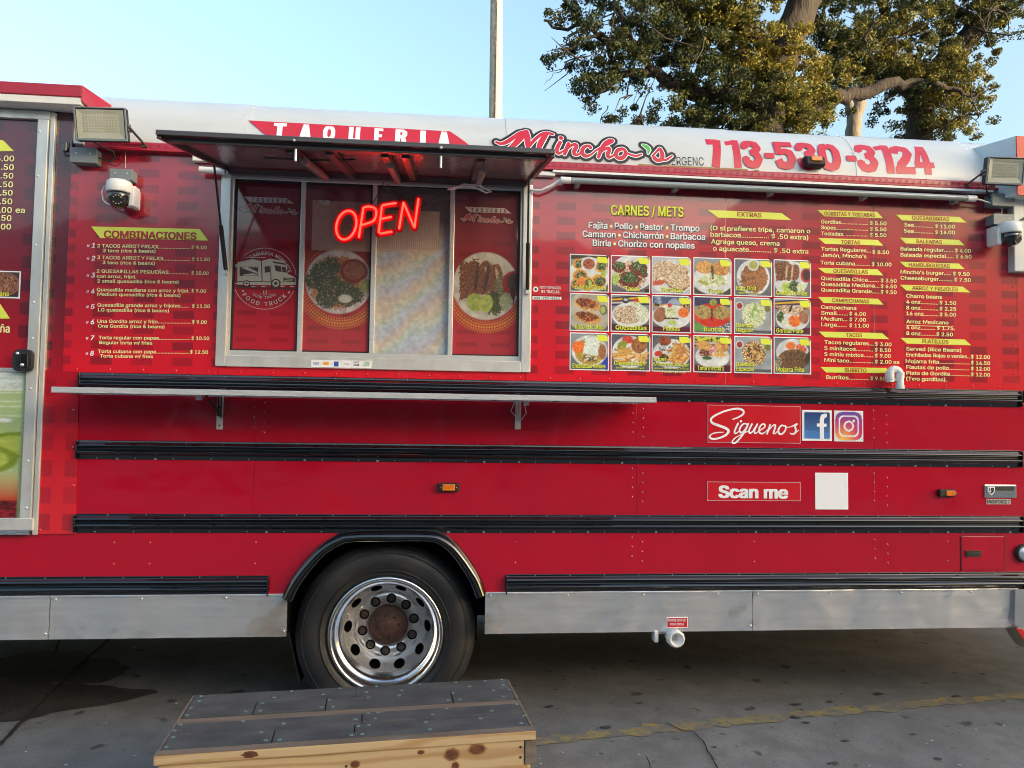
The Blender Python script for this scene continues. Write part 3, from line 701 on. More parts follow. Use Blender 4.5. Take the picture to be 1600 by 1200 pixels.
p2.e(.92, cy+.02, .10, .10*A2, [(135, 135, 85), (150, 148, 100)], cell=4); p2.e(.62, cy+.1, .1, .06*A2, [(205, 200, 190)], cell=3)
# tan ribbed area painted into the film high on the pane
yt0, yt1 = top_y(315, 530), top_y(392, 530)
p2.fill(((p2.Y > yt0) & (p2.Y < yt1) & (p2.X > .10)).astype(float), [(196, 170, 155)], 12, .7)
for k in range(34):
    p2.r(.115+k*.027, (yt0+yt1)/2, .0055, (yt1-yt0)/2, [(160, 132, 118)])
p2.C = p2.C*.80+.035  # grey veil of glass reflection mixed into the print colours
pn2 = pane(1, p2)
p3 = Paint(130, 300, (100, 95, 92), (175, 182, 185)); X3, Y3 = p3.X, p3.Y
wave = Y3*2.45+X3*.55+.35*X3**2*(1-.5*Y3)+.16*p3.noise(34)+.06*np.sin(9*X3+4*Y3*3)
wave = wave+.10*p3.noise(16)+.05*p3.noise(7); ph = wave*2*pi*2.0
rainb = np.stack([.52+.13*np.cos(ph), .54+.055*np.cos(ph-1.6), .56+.15*np.cos(ph-3.4)], -1)**2.0  # moire sheen of the screen painted in as rainbow bands
fade = np.clip((Y3-.20)/.18, 0, 1)[..., None]
weave = (.90+.10*np.cos(np.arange(130)*pi))[None, :, None]*(.94+.06*np.cos(np.arange(300)*pi*.66))[:, None, None]
p3.C = (p3.C*.25+fade*(rainb*.38+rainb.mean(-1,keepdims=True)*.80)*(1.15+.6*p3.noise(5)[..., None])+(1-fade)*np.array(lin((92, 78, 76)))*.8)*weave
p3.fill(((Y3 > top_y(328, 640)) & (Y3 < top_y(394, 640)) & (X3 < .86)).astype(float), [(190, 168, 156)], 14, .65)
for k in range(30): p3.r(.01+k*.029, (top_y(328, 640)+top_y(394, 640))/2, .005, .108, [(158, 134, 122)])
pn3 = pane(2, p3, .028)
p4 = film(120); cy = top_y(447, 760)
p4.dots(.5, cy+.01, .51, .15, 3.0, A2, (235, 170, 45)); p4.dots(.5, cy-.0, .48, 3.9, 5.6, A2, (215, 160, 60), .014, 1)
p4.e(.49, cy, .50, .50*A2, [(205, 200, 190), (190, 186, 178)], cell=9); p4.e(.52, cy+.01, .42, .42*A2, [(195, 190, 178), (180, 176, 165)], cell=7)
p4.r(.24, cy-.035, .15, .115, [(110, 62, 46), (135, 84, 60), (92, 50, 38), (150, 100, 72)], -.05, 2, .05)
for x, y, r_, t in ((.47, -.05, .17, .1), (.62, -.045, .15, .15)):
    p4.e(x, cy+y, r_*.8, r_*1.15*A2*1.3, [(120, 72, 52), (142, 92, 68), (96, 55, 42)], t, 2, .12); p4.e(x+.06, cy+y+.0, .025, .07, [(190, 170, 135)], t-.4)
    p4.e(x-.12, cy+y, .03, .085, [(70, 45, 45), (90, 60, 60)], t)
p4.e(.74, cy+.0, .12, .17*A2, [(90, 88, 60), (140, 135, 100)], cell=2, rag=.4)
p4.e(.93, cy-.02, .19, .19*A2, [(150, 30, 34)], cell=6); p4.e(.94, cy-.028, .13, .13*A2, [(62, 30, 34), (75, 40, 44)], cell=5); p4.e(.9, cy+.05, .04, .06, [(70, 30, 36)])
p4.e(.62, cy+.10, .16, .17*A2, [(66, 76, 44), (88, 98, 60), (50, 60, 36)], cell=2, rag=.5); p4.e(.80, cy+.09, .1, .13*A2, [(165, 168, 140), (140, 150, 110)], cell=2, rag=.5)
p4.e(.33, cy+.10, .12, .135*A2, [(150, 165, 70), (168, 180, 95)], -.3, 4); p4.e(.50, cy+.105, .10, .135*A2, [(158, 172, 80), (175, 186, 100)], .2, 4)
p4.C = p4.C*.80+.03  # dull veil again, reflection on the glass put into the colours
pn4 = pane(3, p4)
b = MB()
for i in (0, 1, 3):
    a, c = pane_box[i]
    for q in ((a, c, pz1-.012, pz1), (a, c, pz0, pz0+.008)): b.box((q[0], .010, q[2]), (q[1], .0185, q[3]))
    b.box((c-.008, .010, pz0), (c, .0185, pz1)) if i != 3 else b.box((c-.010, .010, pz0), (c, .0185, pz1))
    if i == 0: b.box((a, .010, pz0), (a+.010, .0185, pz1))
part(b, 'pane_gasket', 'blackmat')

# ---- lettering on the wrap ----------------------------------------------------
def banner(pxs, txt, tx0, ty0, tx1, ty1, cap):
    b = MB(); vs = [(P(x, y).x, P(x, y).z) for x, y in pxs]; b.slab(vs, -.0022, -.0004)
    o = part(b, 'menu_heading', 'ban')
    t = MB(); text(t, txt, tx0, ty0, tx1, ty1, cap, 0, -.0034, off=(.06 if cap > 9 else .036), res=3); part(t, 'lettering', 'rtxt', o); return o
def block(rows, name='menu_text', Y=-.0028, off=.03, mats=('ytxt', 'wtxt', 'dktxt'), shadow=False):
    t = MB()
    for r in rows:
        s, x0, y0, x1, y1, cap = r[:6]; mi = r[6] if len(r) > 6 else 0
        if shadow: text(t, s, x0-.4, y0+.7, x1+.6, y1+.7, cap, 2, Y+.0008, off=.05)
        text(t, s, x0, y0, x1, y1, cap, mi, Y, off=off)
    return part(t, name, mats)
banner([(143, 354), (312, 358), (325.5, 376), (157, 372)], 'COMBINACIONES', 162, 371.3, 307, 374.5, 11)
L = [('2 TACOS ARROZ FRIJOL.....................', 152, 386.5, 296, 389, 5.2), ('$ 9.00', 299, 389, 323, 389.5, 5.2), ('2 taco (rice & beans)', 161, 394, 243, 395, 5),
 ('3 TACOS ARROZ Y FRIJOL..................', 152, 404.7, 297, 407.5, 5.2), ('$ 11.50', 300, 407.5, 328, 408, 5.2), ('3 taco (rice & beans)', 160, 412.5, 242, 414, 5),
 ('2 QUESADILLAS PEQUEÑAS..............', 151, 426, 294, 428.5, 5.2), ('$ 10.00', 299, 429, 326, 429.5, 5.2), ('con arroz, frijol.', 151, 434, 213, 435, 5), ('2 small quesadilla (rice & beans)', 152, 441.5, 279, 443, 5),
 ('Quesadilla mediana con arroz y frijol.', 151, 455, 296, 457, 5.2), ('$ 9.00', 299, 457, 322, 457.5, 5.2), ('Medium quesadilla (rice & beans)', 152, 462, 282, 464, 5),
 ('Quesadilla grande arroz y frijoles......', 152, 479, 295, 480.5, 5.2), ('$ 11.50', 300, 480.8, 328, 481.2, 5.2), ('LG quesadilla (rice & beans)', 153, 486.5, 264, 488, 5),
 ('Una Gordita arroz y frijo.......................', 152, 504.5, 298, 505.5, 5.2), ('$ 9.00', 300, 505.5, 323, 506, 5.2), ('Ona Gordita (rice & beans)', 153, 511.7, 257, 513, 5),
 ('Torta regular con papas......................', 154, 530, 297, 531, 5.2), ('$ 10.50', 299, 531, 327, 531.3, 5.2), ('Regular torta w/ fries', 155, 537.5, 238, 538.5, 5),
 ('Torta cubana con papa.......................', 153, 551.5, 295, 552.5, 5.2), ('$ 12.50', 297, 552.5, 325, 553, 5.2), ('Torta cubana w/ fries', 156, 558.5, 239, 559.5, 5)]
block(L)
t = MB()
for n_, y in zip('12345678', (387, 407, 433.5, 458.5, 482.5, 506.5, 531.5, 555.5)):
    text(t, '#', 135.5-(y-387)*.012, y-1, 140-(y-387)*.012, y-1, 4, 0, -.0028, off=.01); text(t, n_, 143-(y-387)*.015, y, 148.5-(y-387)*.015, y, 7.2, 0, -.0028, off=.035, slant=.25)
part(t, 'item_numbers', 'wtxt')
# right side
t = MB()
text(t, 'CARNES / METS', 955, 336.8, 1069.3, 339.8, 15, 1, -.0024, off=.055, res=3); text(t, 'CARNES / METS', 954.5, 335.5, 1068, 338.5, 15, 0, -.0032, off=.042, res=3)
part(t, 'menu_title', ('yel', 'dktxt'))
def bullets(rows):
    t = MB()
    for words, x0, y0, x1, y1, cap in rows:
        widths = [np.ptp(glyphs(w_, .03, 3)[0][:, 0]) for w_ in words]; tot = sum(widths)+.62*(len(words)-1); u = 0
        for k, w_ in enumerate(words):
            a, c = u/tot, (u+widths[k])/tot; f = lambda q: (x0+(x1-x0)*q, y0+(y1-y0)*q)
            text(t, w_, *f(a), *f(c), cap, 0, -.0030, off=.034, res=3); text(t, w_, f(a)[0]+.6, f(a)[1]+.9, f(c)[0]+.9, f(c)[1]+.9, cap, 2, -.0022, off=.04, res=2)
            if k < len(words)-1:
                mx, my = f(c+.31/tot); q = P(mx, my-cap*.42, -.003); rr = .0085
                t.add([(q.x+rr*cos(2*pi*j/10), -.003, q.z+rr*sin(2*pi*j/10)) for j in range(10)], [tuple(range(10))], 1)
            u += widths[k]+.62
    part(t, 'menu_text', ('wtxt', 'ytxt', 'ktxt'))
bullets([(['Fajita', 'Pollo', 'Pastor', 'Trompo'], 919.5, 356.5, 1093, 361.5, 9.5), (['Camaron', 'Chicharrón', 'Barbacoa'], 910, 370, 1102, 375, 9.5), (['Birria', 'Chorizo con nopales'], 926, 384, 1085.5, 388.5, 9.5)])
banner([(1105, 328), (1221, 333), (1236, 344), (1122, 340)], 'EXTRAS', 1152, 337.8, 1190, 339.7, 6.5)
block([('(O si prefieres tripa, camaron o', 1110, 359.5, 1266, 364.5, 6.8), ('barbacoa............... $ .50 extra)', 1110, 369.5, 1263, 374.5, 6.8), ('Agrega queso, crema', 1111, 380.5, 1218, 384, 6.8), ('o aguacate............ $ .50 extra', 1114, 391.5, 1263, 396.5, 6.8)], off=.027)
def col(heads, rows, prices):
    for h in heads: banner(*h)
    c5 = 5.6
    block([(s, x0, y0, x1, y1, c5) for s, x0, y0, x1, y1 in rows]+[('$ '+s, x0, y, x1, y+.6, c5) for s, x0, x1, y in prices])
col([([(1277, 328.3), (1370, 331), (1379, 341), (1288, 338)], 'GORDITAS Y TOSTADAS', 1288, 336.3, 1367, 339.2, 5.8),
     ([(1278, 372), (1371, 375), (1380, 384), (1289, 381)], 'TORTAS', 1314, 380.8, 1344, 381.8, 5.8),
     ([(1278, 418.5), (1371, 421), (1380, 430.5), (1289, 427)], 'QUESADILLAS', 1302, 426, 1356, 427.8, 5.8),
     ([(1278, 464), (1372, 467), (1380, 476), (1287, 473.5)], 'CAMPECHANAS', 1300, 472, 1358, 473.8, 5.8),
     ([(1279, 518), (1378, 520.5), (1389, 530), (1289, 527)], 'TACOS', 1322, 526.3, 1347, 526.8, 5.8),
     ([(1282, 573.5), (1384, 575), (1390, 583), (1291, 582)], 'BURRITO', 1320, 581, 1354, 581.8, 5.8)],
    [('Gorditas....................', 1283, 349, 1356, 351.3), ('Sopes........................', 1283, 358, 1356, 360.5), ('Tostadas. ................', 1283, 367.5, 1355, 369.5),
     ('Tortas Regulares...', 1283, 391.5, 1361, 394.5), ("Jamón, Mincho's", 1283, 401.3, 1354, 403.5), ('Torta cubana..........', 1282, 413, 1359, 415.5),
     ('Quesadilla Chica.......', 1283, 437.5, 1373, 440.7), ('Quesadilla Mediana...', 1283, 446.5, 1374, 449.5), ('Quesadilla Grande.....', 1283, 455.5, 1374, 458.5),
     ('Campechana', 1283, 482.5, 1338, 484.3), ('Small.......', 1283, 491.5, 1325, 492.8), ('Medium...', 1283, 500.5, 1324, 501.8), ('Large......', 1283, 509.5, 1323, 511),
     ('Tacos regulares...', 1288, 537.2, 1365, 539.7), ('5 minitacos...........', 1288, 546.7, 1364, 549), ('5 minis mixtos......', 1288, 556, 1364, 558.2), ('Mini taco...............', 1288, 565.3, 1364, 567.5), ('Burritos............', 1291, 592, 1357, 593.7)],
    [('5.50', 1359, 1385, 351.5), ('5.50', 1359, 1385, 360.8), ('5.50', 1359, 1385, 369.8), ('8.50', 1363, 1389, 396.5), ('10.00', 1362, 1393, 415.6), ('3.50', 1376, 1401, 441), ('6.50', 1376, 1401, 450), ('9.50', 1376, 1401, 459),
     ('4.00', 1327, 1353, 493), ('7.00', 1327, 1353, 502), ('11.00', 1327, 1358, 511.3), ('3.00', 1367, 1393, 540.5), ('8.50', 1367, 1392, 549.5), ('9.00', 1367, 1392, 558.5), ('2.00 ea', 1367, 1405, 568), ('9.50', 1360, 1384, 594)])
col([([(1400, 335.5), (1499, 339), (1510, 348), (1409, 344.5)], 'QUESABIRRIAS', 1425, 343, 1483, 345.5, 5.8),
     ([(1406, 371.5), (1498, 375), (1507, 383.5), (1415, 380.5)], 'BALEADAS', 1432, 379.8, 1472, 381.2, 5.8),
     ([(1406, 409), (1498, 412), (1507, 420.5), (1415, 417.5)], 'HAMBURGUESAS', 1420, 416.3, 1484, 418.6, 5.8),
     ([(1406, 445), (1504, 448), (1516, 457), (1416, 454)], 'ARROZ Y FRIJOLES', 1425, 452.5, 1497, 455.2, 5.8),
     ([(1407, 528), (1507, 530.5), (1517, 539.5), (1417, 537)], 'PLATILLOS', 1441, 535.8, 1482, 537, 5.8)],
    [('3ea............', 1412, 354, 1458, 355.8), ('5ea............', 1412, 363.3, 1458, 365), ('Baleada regular......', 1407, 391.3, 1489, 394), ('Baleada especial.....', 1407, 400.8, 1490, 403.5),
     ("Mincho's burger.....", 1407, 427.5, 1486, 430), ('Cheeseburger.........', 1407, 436.8, 1488, 439.5), ('Charro beans', 1416, 465, 1472, 467), ('4 onz............', 1416, 474, 1466, 475.8),
     ('8 onz............', 1416, 483.3, 1466, 485), ('16 onz..........', 1416, 492.4, 1466, 494), ('Arroz Mexicano', 1416, 505, 1482, 507), ('4 onz..........', 1416, 514, 1461, 515.5), ('8 onz..........', 1416, 523.3, 1462, 524.8),
     ('Served (Rice Beans)', 1416, 547.6, 1502, 550), ('Enchiladas Rojas o verdes..', 1416, 556.8, 1515, 559.8), ('Mojarra frita...................', 1415, 567, 1515, 569.3), ('Flautas de pollo.............', 1416, 576.2, 1514, 578.5), ('Plato de Gordita.............', 1416, 585.3, 1516, 587.8), ('(Two gorditas).', 1416, 594.3, 1480, 596)],
    [('11.00', 1461, 1492, 356.5), ('16.00', 1461, 1492, 365.6), ('4.00', 1492, 1517, 394.3), ('6.50', 1493, 1518, 403.5), ('9.50', 1489, 1515, 430.6), ('7.50', 1491, 1517, 439.8), ('1.50', 1468, 1494, 475.8), ('2.25', 1468, 1494, 485), ('5.00', 1468, 1494, 494),
     ('1.75.', 1464, 1492, 515.3), ('2.50', 1463, 1489, 525), ('12.00', 1517, 1547, 560.3), ('14.50', 1517, 1547, 569.6), ('12.00', 1517, 1547, 578.6), ('12.00', 1517, 1547, 587.8)])
t = MB(); a, c = P(1416, 508.2, -.003), P(1482, 510, -.003); t.box((a.x, -.003, a.z-.002), (c.x, -.0025, a.z+.001)); part(t, 'underline', 'ytxt')
# small repair-shop sticker by the window
b = MB(); b.slab([(P(x, y).x, P(x, y).z) for x, y in ((832, 446), (877, 447), (877, 461), (832, 460.5))], -.0028, -.0008, 0); b.slab([(P(x, y).x, P(x, y).z) for x, y in ((832, 463), (877, 464), (877, 468.5), (832, 468))], -.0028, -.0008, 1)
text(b, 'VENTA Y REPARACION', 843, 451, 876, 452, 4, 1, -.0036, off=.02); text(b, 'DE TRAILAS', 846, 457.5, 874, 458.5, 4.4, 1, -.0036, off=.03); text(b, '832-727-8411', 834, 467.3, 875, 468, 3.4, 2, -.0036, off=.03)
q = P(837, 452, -.004); b.lathe([(.015, 0), (.0001, -.0002)], q, 12, 1); b.lathe([(.007, -.0005), (.0001, -.0006)], q, 9, 2)
part(b, 'shop_sticker', ('sred', 'wtxt', 'ktxt'))

# ---- the eighteen printed food photographs ---------------------------------------
def dish(kind):
    p = Paint(58, 56, (150, 155, 160), (95, 95, 102)); C_ = p
    def plate(cx=.5, cy=.5, rx=.48, ry=.44): C_.e(cx, cy, rx, ry, WHITE, cell=8); C_.e(cx, cy+.01, rx*.85, ry*.85, [(212, 216, 216), (224, 226, 224)], cell=7)
    def cloth(): 
        for k in range(5): C_.r(.5, .03+k*.055, .6, .028, [CLOTH[k % 4]], -.12+.02*k)
        C_.r(.5, .95, .6, .14, [(92, 22, 46), (80, 18, 40)])
    if kind == 0:
        C_.r(.5, .05, .6, .07, [(50, 40, 32), (90, 70, 50)]); plate(.5, .55, .55, .5)
        for x, y, r_ in ((.2, .25, .15), (.8, .3, .17), (.75, .72, .2), (.25, .6, .2), (.45, .8, .2), (.15, .8, .14)): C_.e(x, y, r_, r_, [(230, 170, 50), (215, 150, 40)]); C_.e(x+.02, y, r_*.75, r_*.7, GREEN+[(120, 60, 40)], rag=.5)
        C_.sticks(.28, .75, .12, .16, 26, .14, [(215, 120, 60), (225, 150, 70)]); C_.e(.48, .24, .21, .20, WHITE); C_.e(.48, .24, .165, .15, [(165, 85, 50), (190, 110, 75), (130, 60, 35)]); C_.e(.52, .8, .05, .12, LIME, -.3); C_.e(.88, .5, .07, .1, LIME, .3)
    if kind == 1:
        C_.r(.05, .15, .2, .2, [(150, 60, 75)]); plate(.55, .45, .56, .5); C_.r(1, 1, .12, .1, [(45, 40, 40)])
        C_.e(.5, .55, .42, .42, TORT, rag=.2)
        for x, y, r_ in ((.2, .28, .16), (.7, .28, .2), (.48, .62, .24), (.85, .45, .1)): C_.e(x, y+.04, r_*1.15, r_, [(120, 50, 35), (95, 35, 25), (150, 70, 50)], rag=.4); C_.e(x, y-.02, r_*.85, r_*.65, GREEN, rag=.6)
        C_.e(.1, .65, .09, .17, LIME, .15)
    if kind == 2:
        p.C[:] = np.array(lin((185, 190, 200))); plate(.5, .55, .6, .5)
        for x, y, a_, b_, t_ in ((.25, .25, .3, .14, -.3), (.7, .3, .25, .13, .2), (.2, .5, .32, .18, -.4), (.68, .62, .34, .25, .15)):
            C_.e(x, y+.05, a_, b_, [(140, 75, 50), (170, 95, 65)], t_, rag=.2); C_.e(x, y, a_, b_, TORT+[(225, 205, 175)], t_, cell=2.5, rag=.08)
        C_.e(.15, .72, .18, .07, [(210, 110, 80), (190, 80, 55)], -.2, rag=.4)
    if kind == 3:
        C_.r(.5, .95, .6, .12, [(70, 60, 55)]); plate(.5, .6, .56, .4); C_.e(.5, .62, .40, .18, SLAW, rag=.4); C_.e(.28, .25, .24, .18, BREAD, cell=5); C_.e(.72, .28, .25, .2, BREAD+[(200, 130, 80)], cell=4, rag=.1)
        C_.r(.5, .38, .035, .2, [(70, 65, 45), (110, 95, 60), (50, 45, 35)], -.1, rag=.03); C_.sticks(.5, .62, .38, .15, 45, .1, SLAW); C_.e(.25, .68, .15, .05, [(165, 170, 80)], .25)
    if kind == 4:
        C_.r(.5, .5, .6, .6, [(105, 108, 115)]); plate(.5, .5, .46, .5); C_.e(.52, .5, .36, .42, [(150, 100, 65), (120, 75, 45), (175, 125, 85)], rag=.2); C_.sticks(.5, .65, .35, .25, 60, .2, [(160, 105, 65), (185, 130, 85), (120, 75, 45)])
        for x, y in ((.6, .38), (.65, .58)): C_.r(x, y, .26, .06, [(165, 105, 60), (185, 125, 75), (140, 85, 48)], -.35)
        C_.e(.5, .15, .155, .16, WHITE); C_.e(.5, .15, .12, .12, [(165, 165, 80), (180, 180, 100)])
    if kind == 5:
        C_.r(.5, .5, .6, .6, [(115, 112, 118)]); plate(.45, .5, .5, .5); C_.r(.22, .3, .2, .26, MEAT, -.08, rag=.06)
        for x in (.42, .58): C_.e(x, .33, .12, .24, MEAT+[(160, 100, 60)], .12, rag=.2); C_.e(x-.09, .32, .025, .2, [(205, 185, 150)], .1)
        C_.e(.88, .4, .15, .2, [(185, 30, 40)]); C_.e(.9, .39, .11, .15, [(60, 25, 30), (75, 32, 38)]); C_.e(.33, .75, .15, .15, LIME, cell=4); C_.e(.55, .72, .15, .16, GREEN, rag=.5); C_.e(.75, .75, .12, .12, SLAW, rag=.5)
    if kind == 6:
        C_.e(.5, .5, .6, .6, [(190, 185, 170), (170, 165, 150)], cell=9)
        for y in (.28, .65): C_.e(.45, y, .36, .17, BREAD+[(235, 205, 150)], .2, cell=6); C_.e(.42, y-.04, .30, .12, MEAT+[(110, 45, 25)], .2, rag=.35); C_.sticks(.5, y, .25, .08, 20, .12, [(150, 40, 25), (95, 45, 30), (190, 120, 60)])
        C_.e(.87, .42, .1, .14, [(40, 60, 40)]); C_.e(.86, .42, .075, .11, [(175, 180, 100)])
    if kind in (7, 10):
        cloth(); plate(.5, .55, .5, .36)
        if kind == 7: C_.e(.42, .55, .38, .26, TORT+[(235, 225, 205), (120, 80, 50)], .05, cell=1.8, rag=.08); C_.e(.8, .5, .16, .22, WHITE+SLAW, rag=.4); C_.e(.37, .14, .1, .09, [(40, 42, 45), (70, 72, 78)]); C_.e(.37, .12, .06, .035, [(190, 200, 205)]); C_.e(.66, .14, .09, .07, [(200, 60, 35)]); C_.e(.62, .24, .13, .07, SLAW)
    if kind == 8:
        C_.r(.5, .1, .6, .12, [(70, 85, 120), (150, 165, 190)], cell=5); C_.r(.5, .26, .6, .04, [(215, 165, 50), (40, 40, 60)]); C_.r(.5, .95, .6, .1, [(95, 20, 45)])
        plate(.5, .57, .52, .34); C_.e(.2, .52, .17, .22, BEAN, .3, cell=5); C_.e(.48, .45, .16, .2, SLAW, rag=.3); C_.e(.45, .25, .06, .06, [(210, 60, 50)]); C_.e(.82, .45, .15, .14, RICE, cell=2); C_.r(.5, .62, .2, .025, [(50, 35, 25), (90, 60, 40)], rag=.02); C_.e(.53, .74, .11, .07, LIME)
    if kind == 9:
        C_.r(.5, .1, .6, .15, [(45, 50, 100), (60, 60, 90)]); C_.r(.8, .9, .3, .12, [(60, 60, 90), (190, 190, 200)], -.5); C_.r(.15, .85, .2, .12, [(90, 140, 70), (120, 165, 90)]); C_.e(.5, .5, .52, .34, [(225, 60, 40), (205, 45, 30)], cell=8)
        C_.e(.25, .42, .24, .2, [(165, 140, 80), (190, 165, 105), (140, 115, 65)], .05, cell=2.5, rag=.08); C_.e(.75, .42, .25, .2, [(165, 140, 80), (190, 165, 105), (140, 115, 65)], -.05, cell=2.5, rag=.08); C_.r(.48, .5, .03, .17, [(70, 40, 30), (120, 60, 40)], rag=.03); C_.e(.52, .14, .1, .1, [(130, 140, 60), (160, 165, 85)])
    if kind in (13, 14):
        C_.r(.5, .5, .6, .6, [(160, 168, 172), (150, 158, 165)], cell=12); C_.r(.5, .97, .6, .06, [(90, 95, 100)]); C_.e(.52, .47, .33, .36, (SLAW if kind == 13 else [(225, 205, 150), (120, 75, 40), (160, 110, 60), (235, 225, 190)]), rag=.15)
        if kind == 13: C_.sticks(.55, .42, .12, .2, 10, .2, [(140, 180, 90), (175, 205, 130)], 1.2)
        else: C_.sticks(.52, .42, .2, .26, 60, .09, [(110, 60, 30), (185, 130, 70), (225, 190, 110), (70, 40, 25)])
        C_.e(.12, .22, .11, .12, WHITE); C_.e(.12, .22, .08, .09, [(165, 45, 35)]); C_.e(.9, .28, .08, .09, [(120, 120, 50)])
    if kind == 11:
        cloth(); C_.r(.5, .25, .6, .04, [(225, 175, 60), (90, 50, 50)]); plate(.5, .55, .47, .36); C_.e(.32, .3, .21, .13, TORT+[(170, 130, 80)], .1); C_.e(.62, .32, .2, .12, TORT+[(170, 130, 80)], -.2); C_.r(.45, .26, .03, .1, [(50, 35, 30)], .4)
        C_.e(.56, .62, .18, .17, RICE, cell=2); C_.e(.82, .5, .13, .2, BEAN, -.2, cell=5); C_.e(.16, .52, .1, .16, GREEN, rag=.3); C_.e(.3, .65, .1, .1, WHITE+SLAW, rag=.3)
    if kind == 12:
        C_.r(.95, .85, .1, .2, [(50, 70, 170)]); plate(.5, .48, .48, .44); C_.e(.5, .5, .4, .38, [(190, 165, 70), (175, 140, 60)], rag=.1); C_.e(.2, .38, .17, .17, RICE, cell=2); C_.r(.55, .35, .2, .25, [(225, 235, 225), (205, 220, 205), (240, 245, 240)], .15, rag=.05); C_.sticks(.5, .7, .22, .07, 30, .08, [(60, 55, 40), (230, 230, 215), (120, 110, 80)]); C_.e(.85, .5, .1, .22, BEAN)
    if kind == 15 or kind == 16:
        pass
    if kind == 17:
        C_.r(.5, .5, .6, .6, [(120, 125, 132), (105, 108, 116)], cell=9); plate(.5, .42, .46, .4); C_.e(.45, .22, .14, .11, RICE); C_.e(.75, .28, .16, .1, [(200, 70, 50), (225, 130, 90)], .4, rag=.3); C_.e(.52, .62, .46, .3, [(95, 75, 50), (130, 100, 65), (70, 52, 38), (150, 95, 55)], -.1, cell=2.5, rag=.08)
        for k in range(7): C_.r(.35+k*.08, .58, .008, .2, [(60, 42, 30)], -.25)
        C_.e(.1, .7, .1, .16, [(170, 160, 140), (110, 100, 85)], .2); C_.r(.95, .55, .08, .16, [(60, 50, 40)], .5)
    if kind == 'cheese':
        C_.r(.5, .5, .6, .6, [(90, 95, 105)]); plate(.48, .5, .47, .46); C_.e(.42, .15, .15, .12, [(200, 55, 45), (220, 90, 75)]); C_.e(.3, .35, .15, .17, [(120, 140, 50), (165, 165, 70)], rag=.2); C_.e(.46, .35, .08, .1, WHITE)
        C_.sticks(.35, .6, .28, .2, 42, .28, FRY, -.1); C_.sticks(.8, .65, .12, .18, 16, .25, FRY, -.9); C_.e(.72, .3, .21, .22, [(150, 90, 50), (185, 125, 75), (120, 65, 38)], cell=4)
    if kind == 'super':
        C_.r(.5, .5, .6, .6, [(105, 108, 115), (75, 75, 82)]); plate(.5, .52, .5, .42); C_.e(.3, .35, .2, .1, WHITE+[(60, 40, 30)], rag=.3); C_.e(.32, .16, .17, .13, [(130, 60, 35), (160, 85, 50)], cell=5); C_.e(.15, .52, .11, .08, [(200, 60, 40)], -.3); C_.e(.3, .64, .13, .12, [(60, 45, 30), (110, 100, 50)], rag=.3)
        C_.sticks(.7, .5, .24, .3, 75, .26, FRY+[(200, 120, 60)], None)
    if kind == 'torta':
        cloth(); C_.r(.5, .08, .6, .08, [(210, 205, 70), (60, 90, 50)], cell=3); plate(.5, .58, .48, .32); C_.e(.27, .28, .22, .14, BREAD, .15, cell=5); C_.e(.74, .3, .2, .17, BREAD, -.1, cell=5); C_.e(.3, .48, .22, .1, MEAT+[(200, 150, 160)], rag=.4); C_.e(.5, .42, .1, .16, [(215, 140, 150), (190, 100, 110), (235, 215, 200)], rag=.3)
        C_.sticks(.72, .52, .18, .07, 22, .09, [(235, 190, 90), (220, 170, 70)]); C_.e(.35, .62, .14, .05, [(60, 100, 45)])
    return p
grid = [[0, 1, 2, 3, 4, 5], [6, 7, 8, 9, 13, 11], [12, 'cheese', 'super', 'torta', 14, 17]]
caps = [[['5 Mini Tacos'], ['Tacos'], ['Gorditas'], ['Tortas'], ['Egg Roll', 'With French Fries'], ['Quesabirrias']], [['Bacon Hot Dog'], ['Quesadillas'], ['Flautas'], ['Burritos'], ['Baleada', 'Regular'], ['Gordita Plate']],
        [['Enchiladas Verdes'], ['Cheese Burger', '(with French Frys)'], ['Super', "Mincho's Burger"], ["Torta Mincho's"], ['Baleada', 'Especial'], ['Mojarra Frita']]]
cx0 = [(890.2, 951.5), (954.2, 1015.8), (1018.2, 1079.6), (1083.2, 1142.6), (1147, 1206), (1208.7, 1266.8)]
cap_span = [[(.12, .95), (.35, .74), (.22, .80), (.36, .80), (.03, .58), (.03, .92)], [(.12, .88), (.10, .93), (.28, .72), (.27, .82), (.03, .5), (.04, .8)], [(.05, .93), (.06, .94), (.02, .95), (.08, .82), (.03, .52), (.03, .83)]]
rows_y = [((397, 455.6), (407, 465.5)), ((458, 517), (467.5, 524.3)), ((519.5, 578), (527.5, 585))]
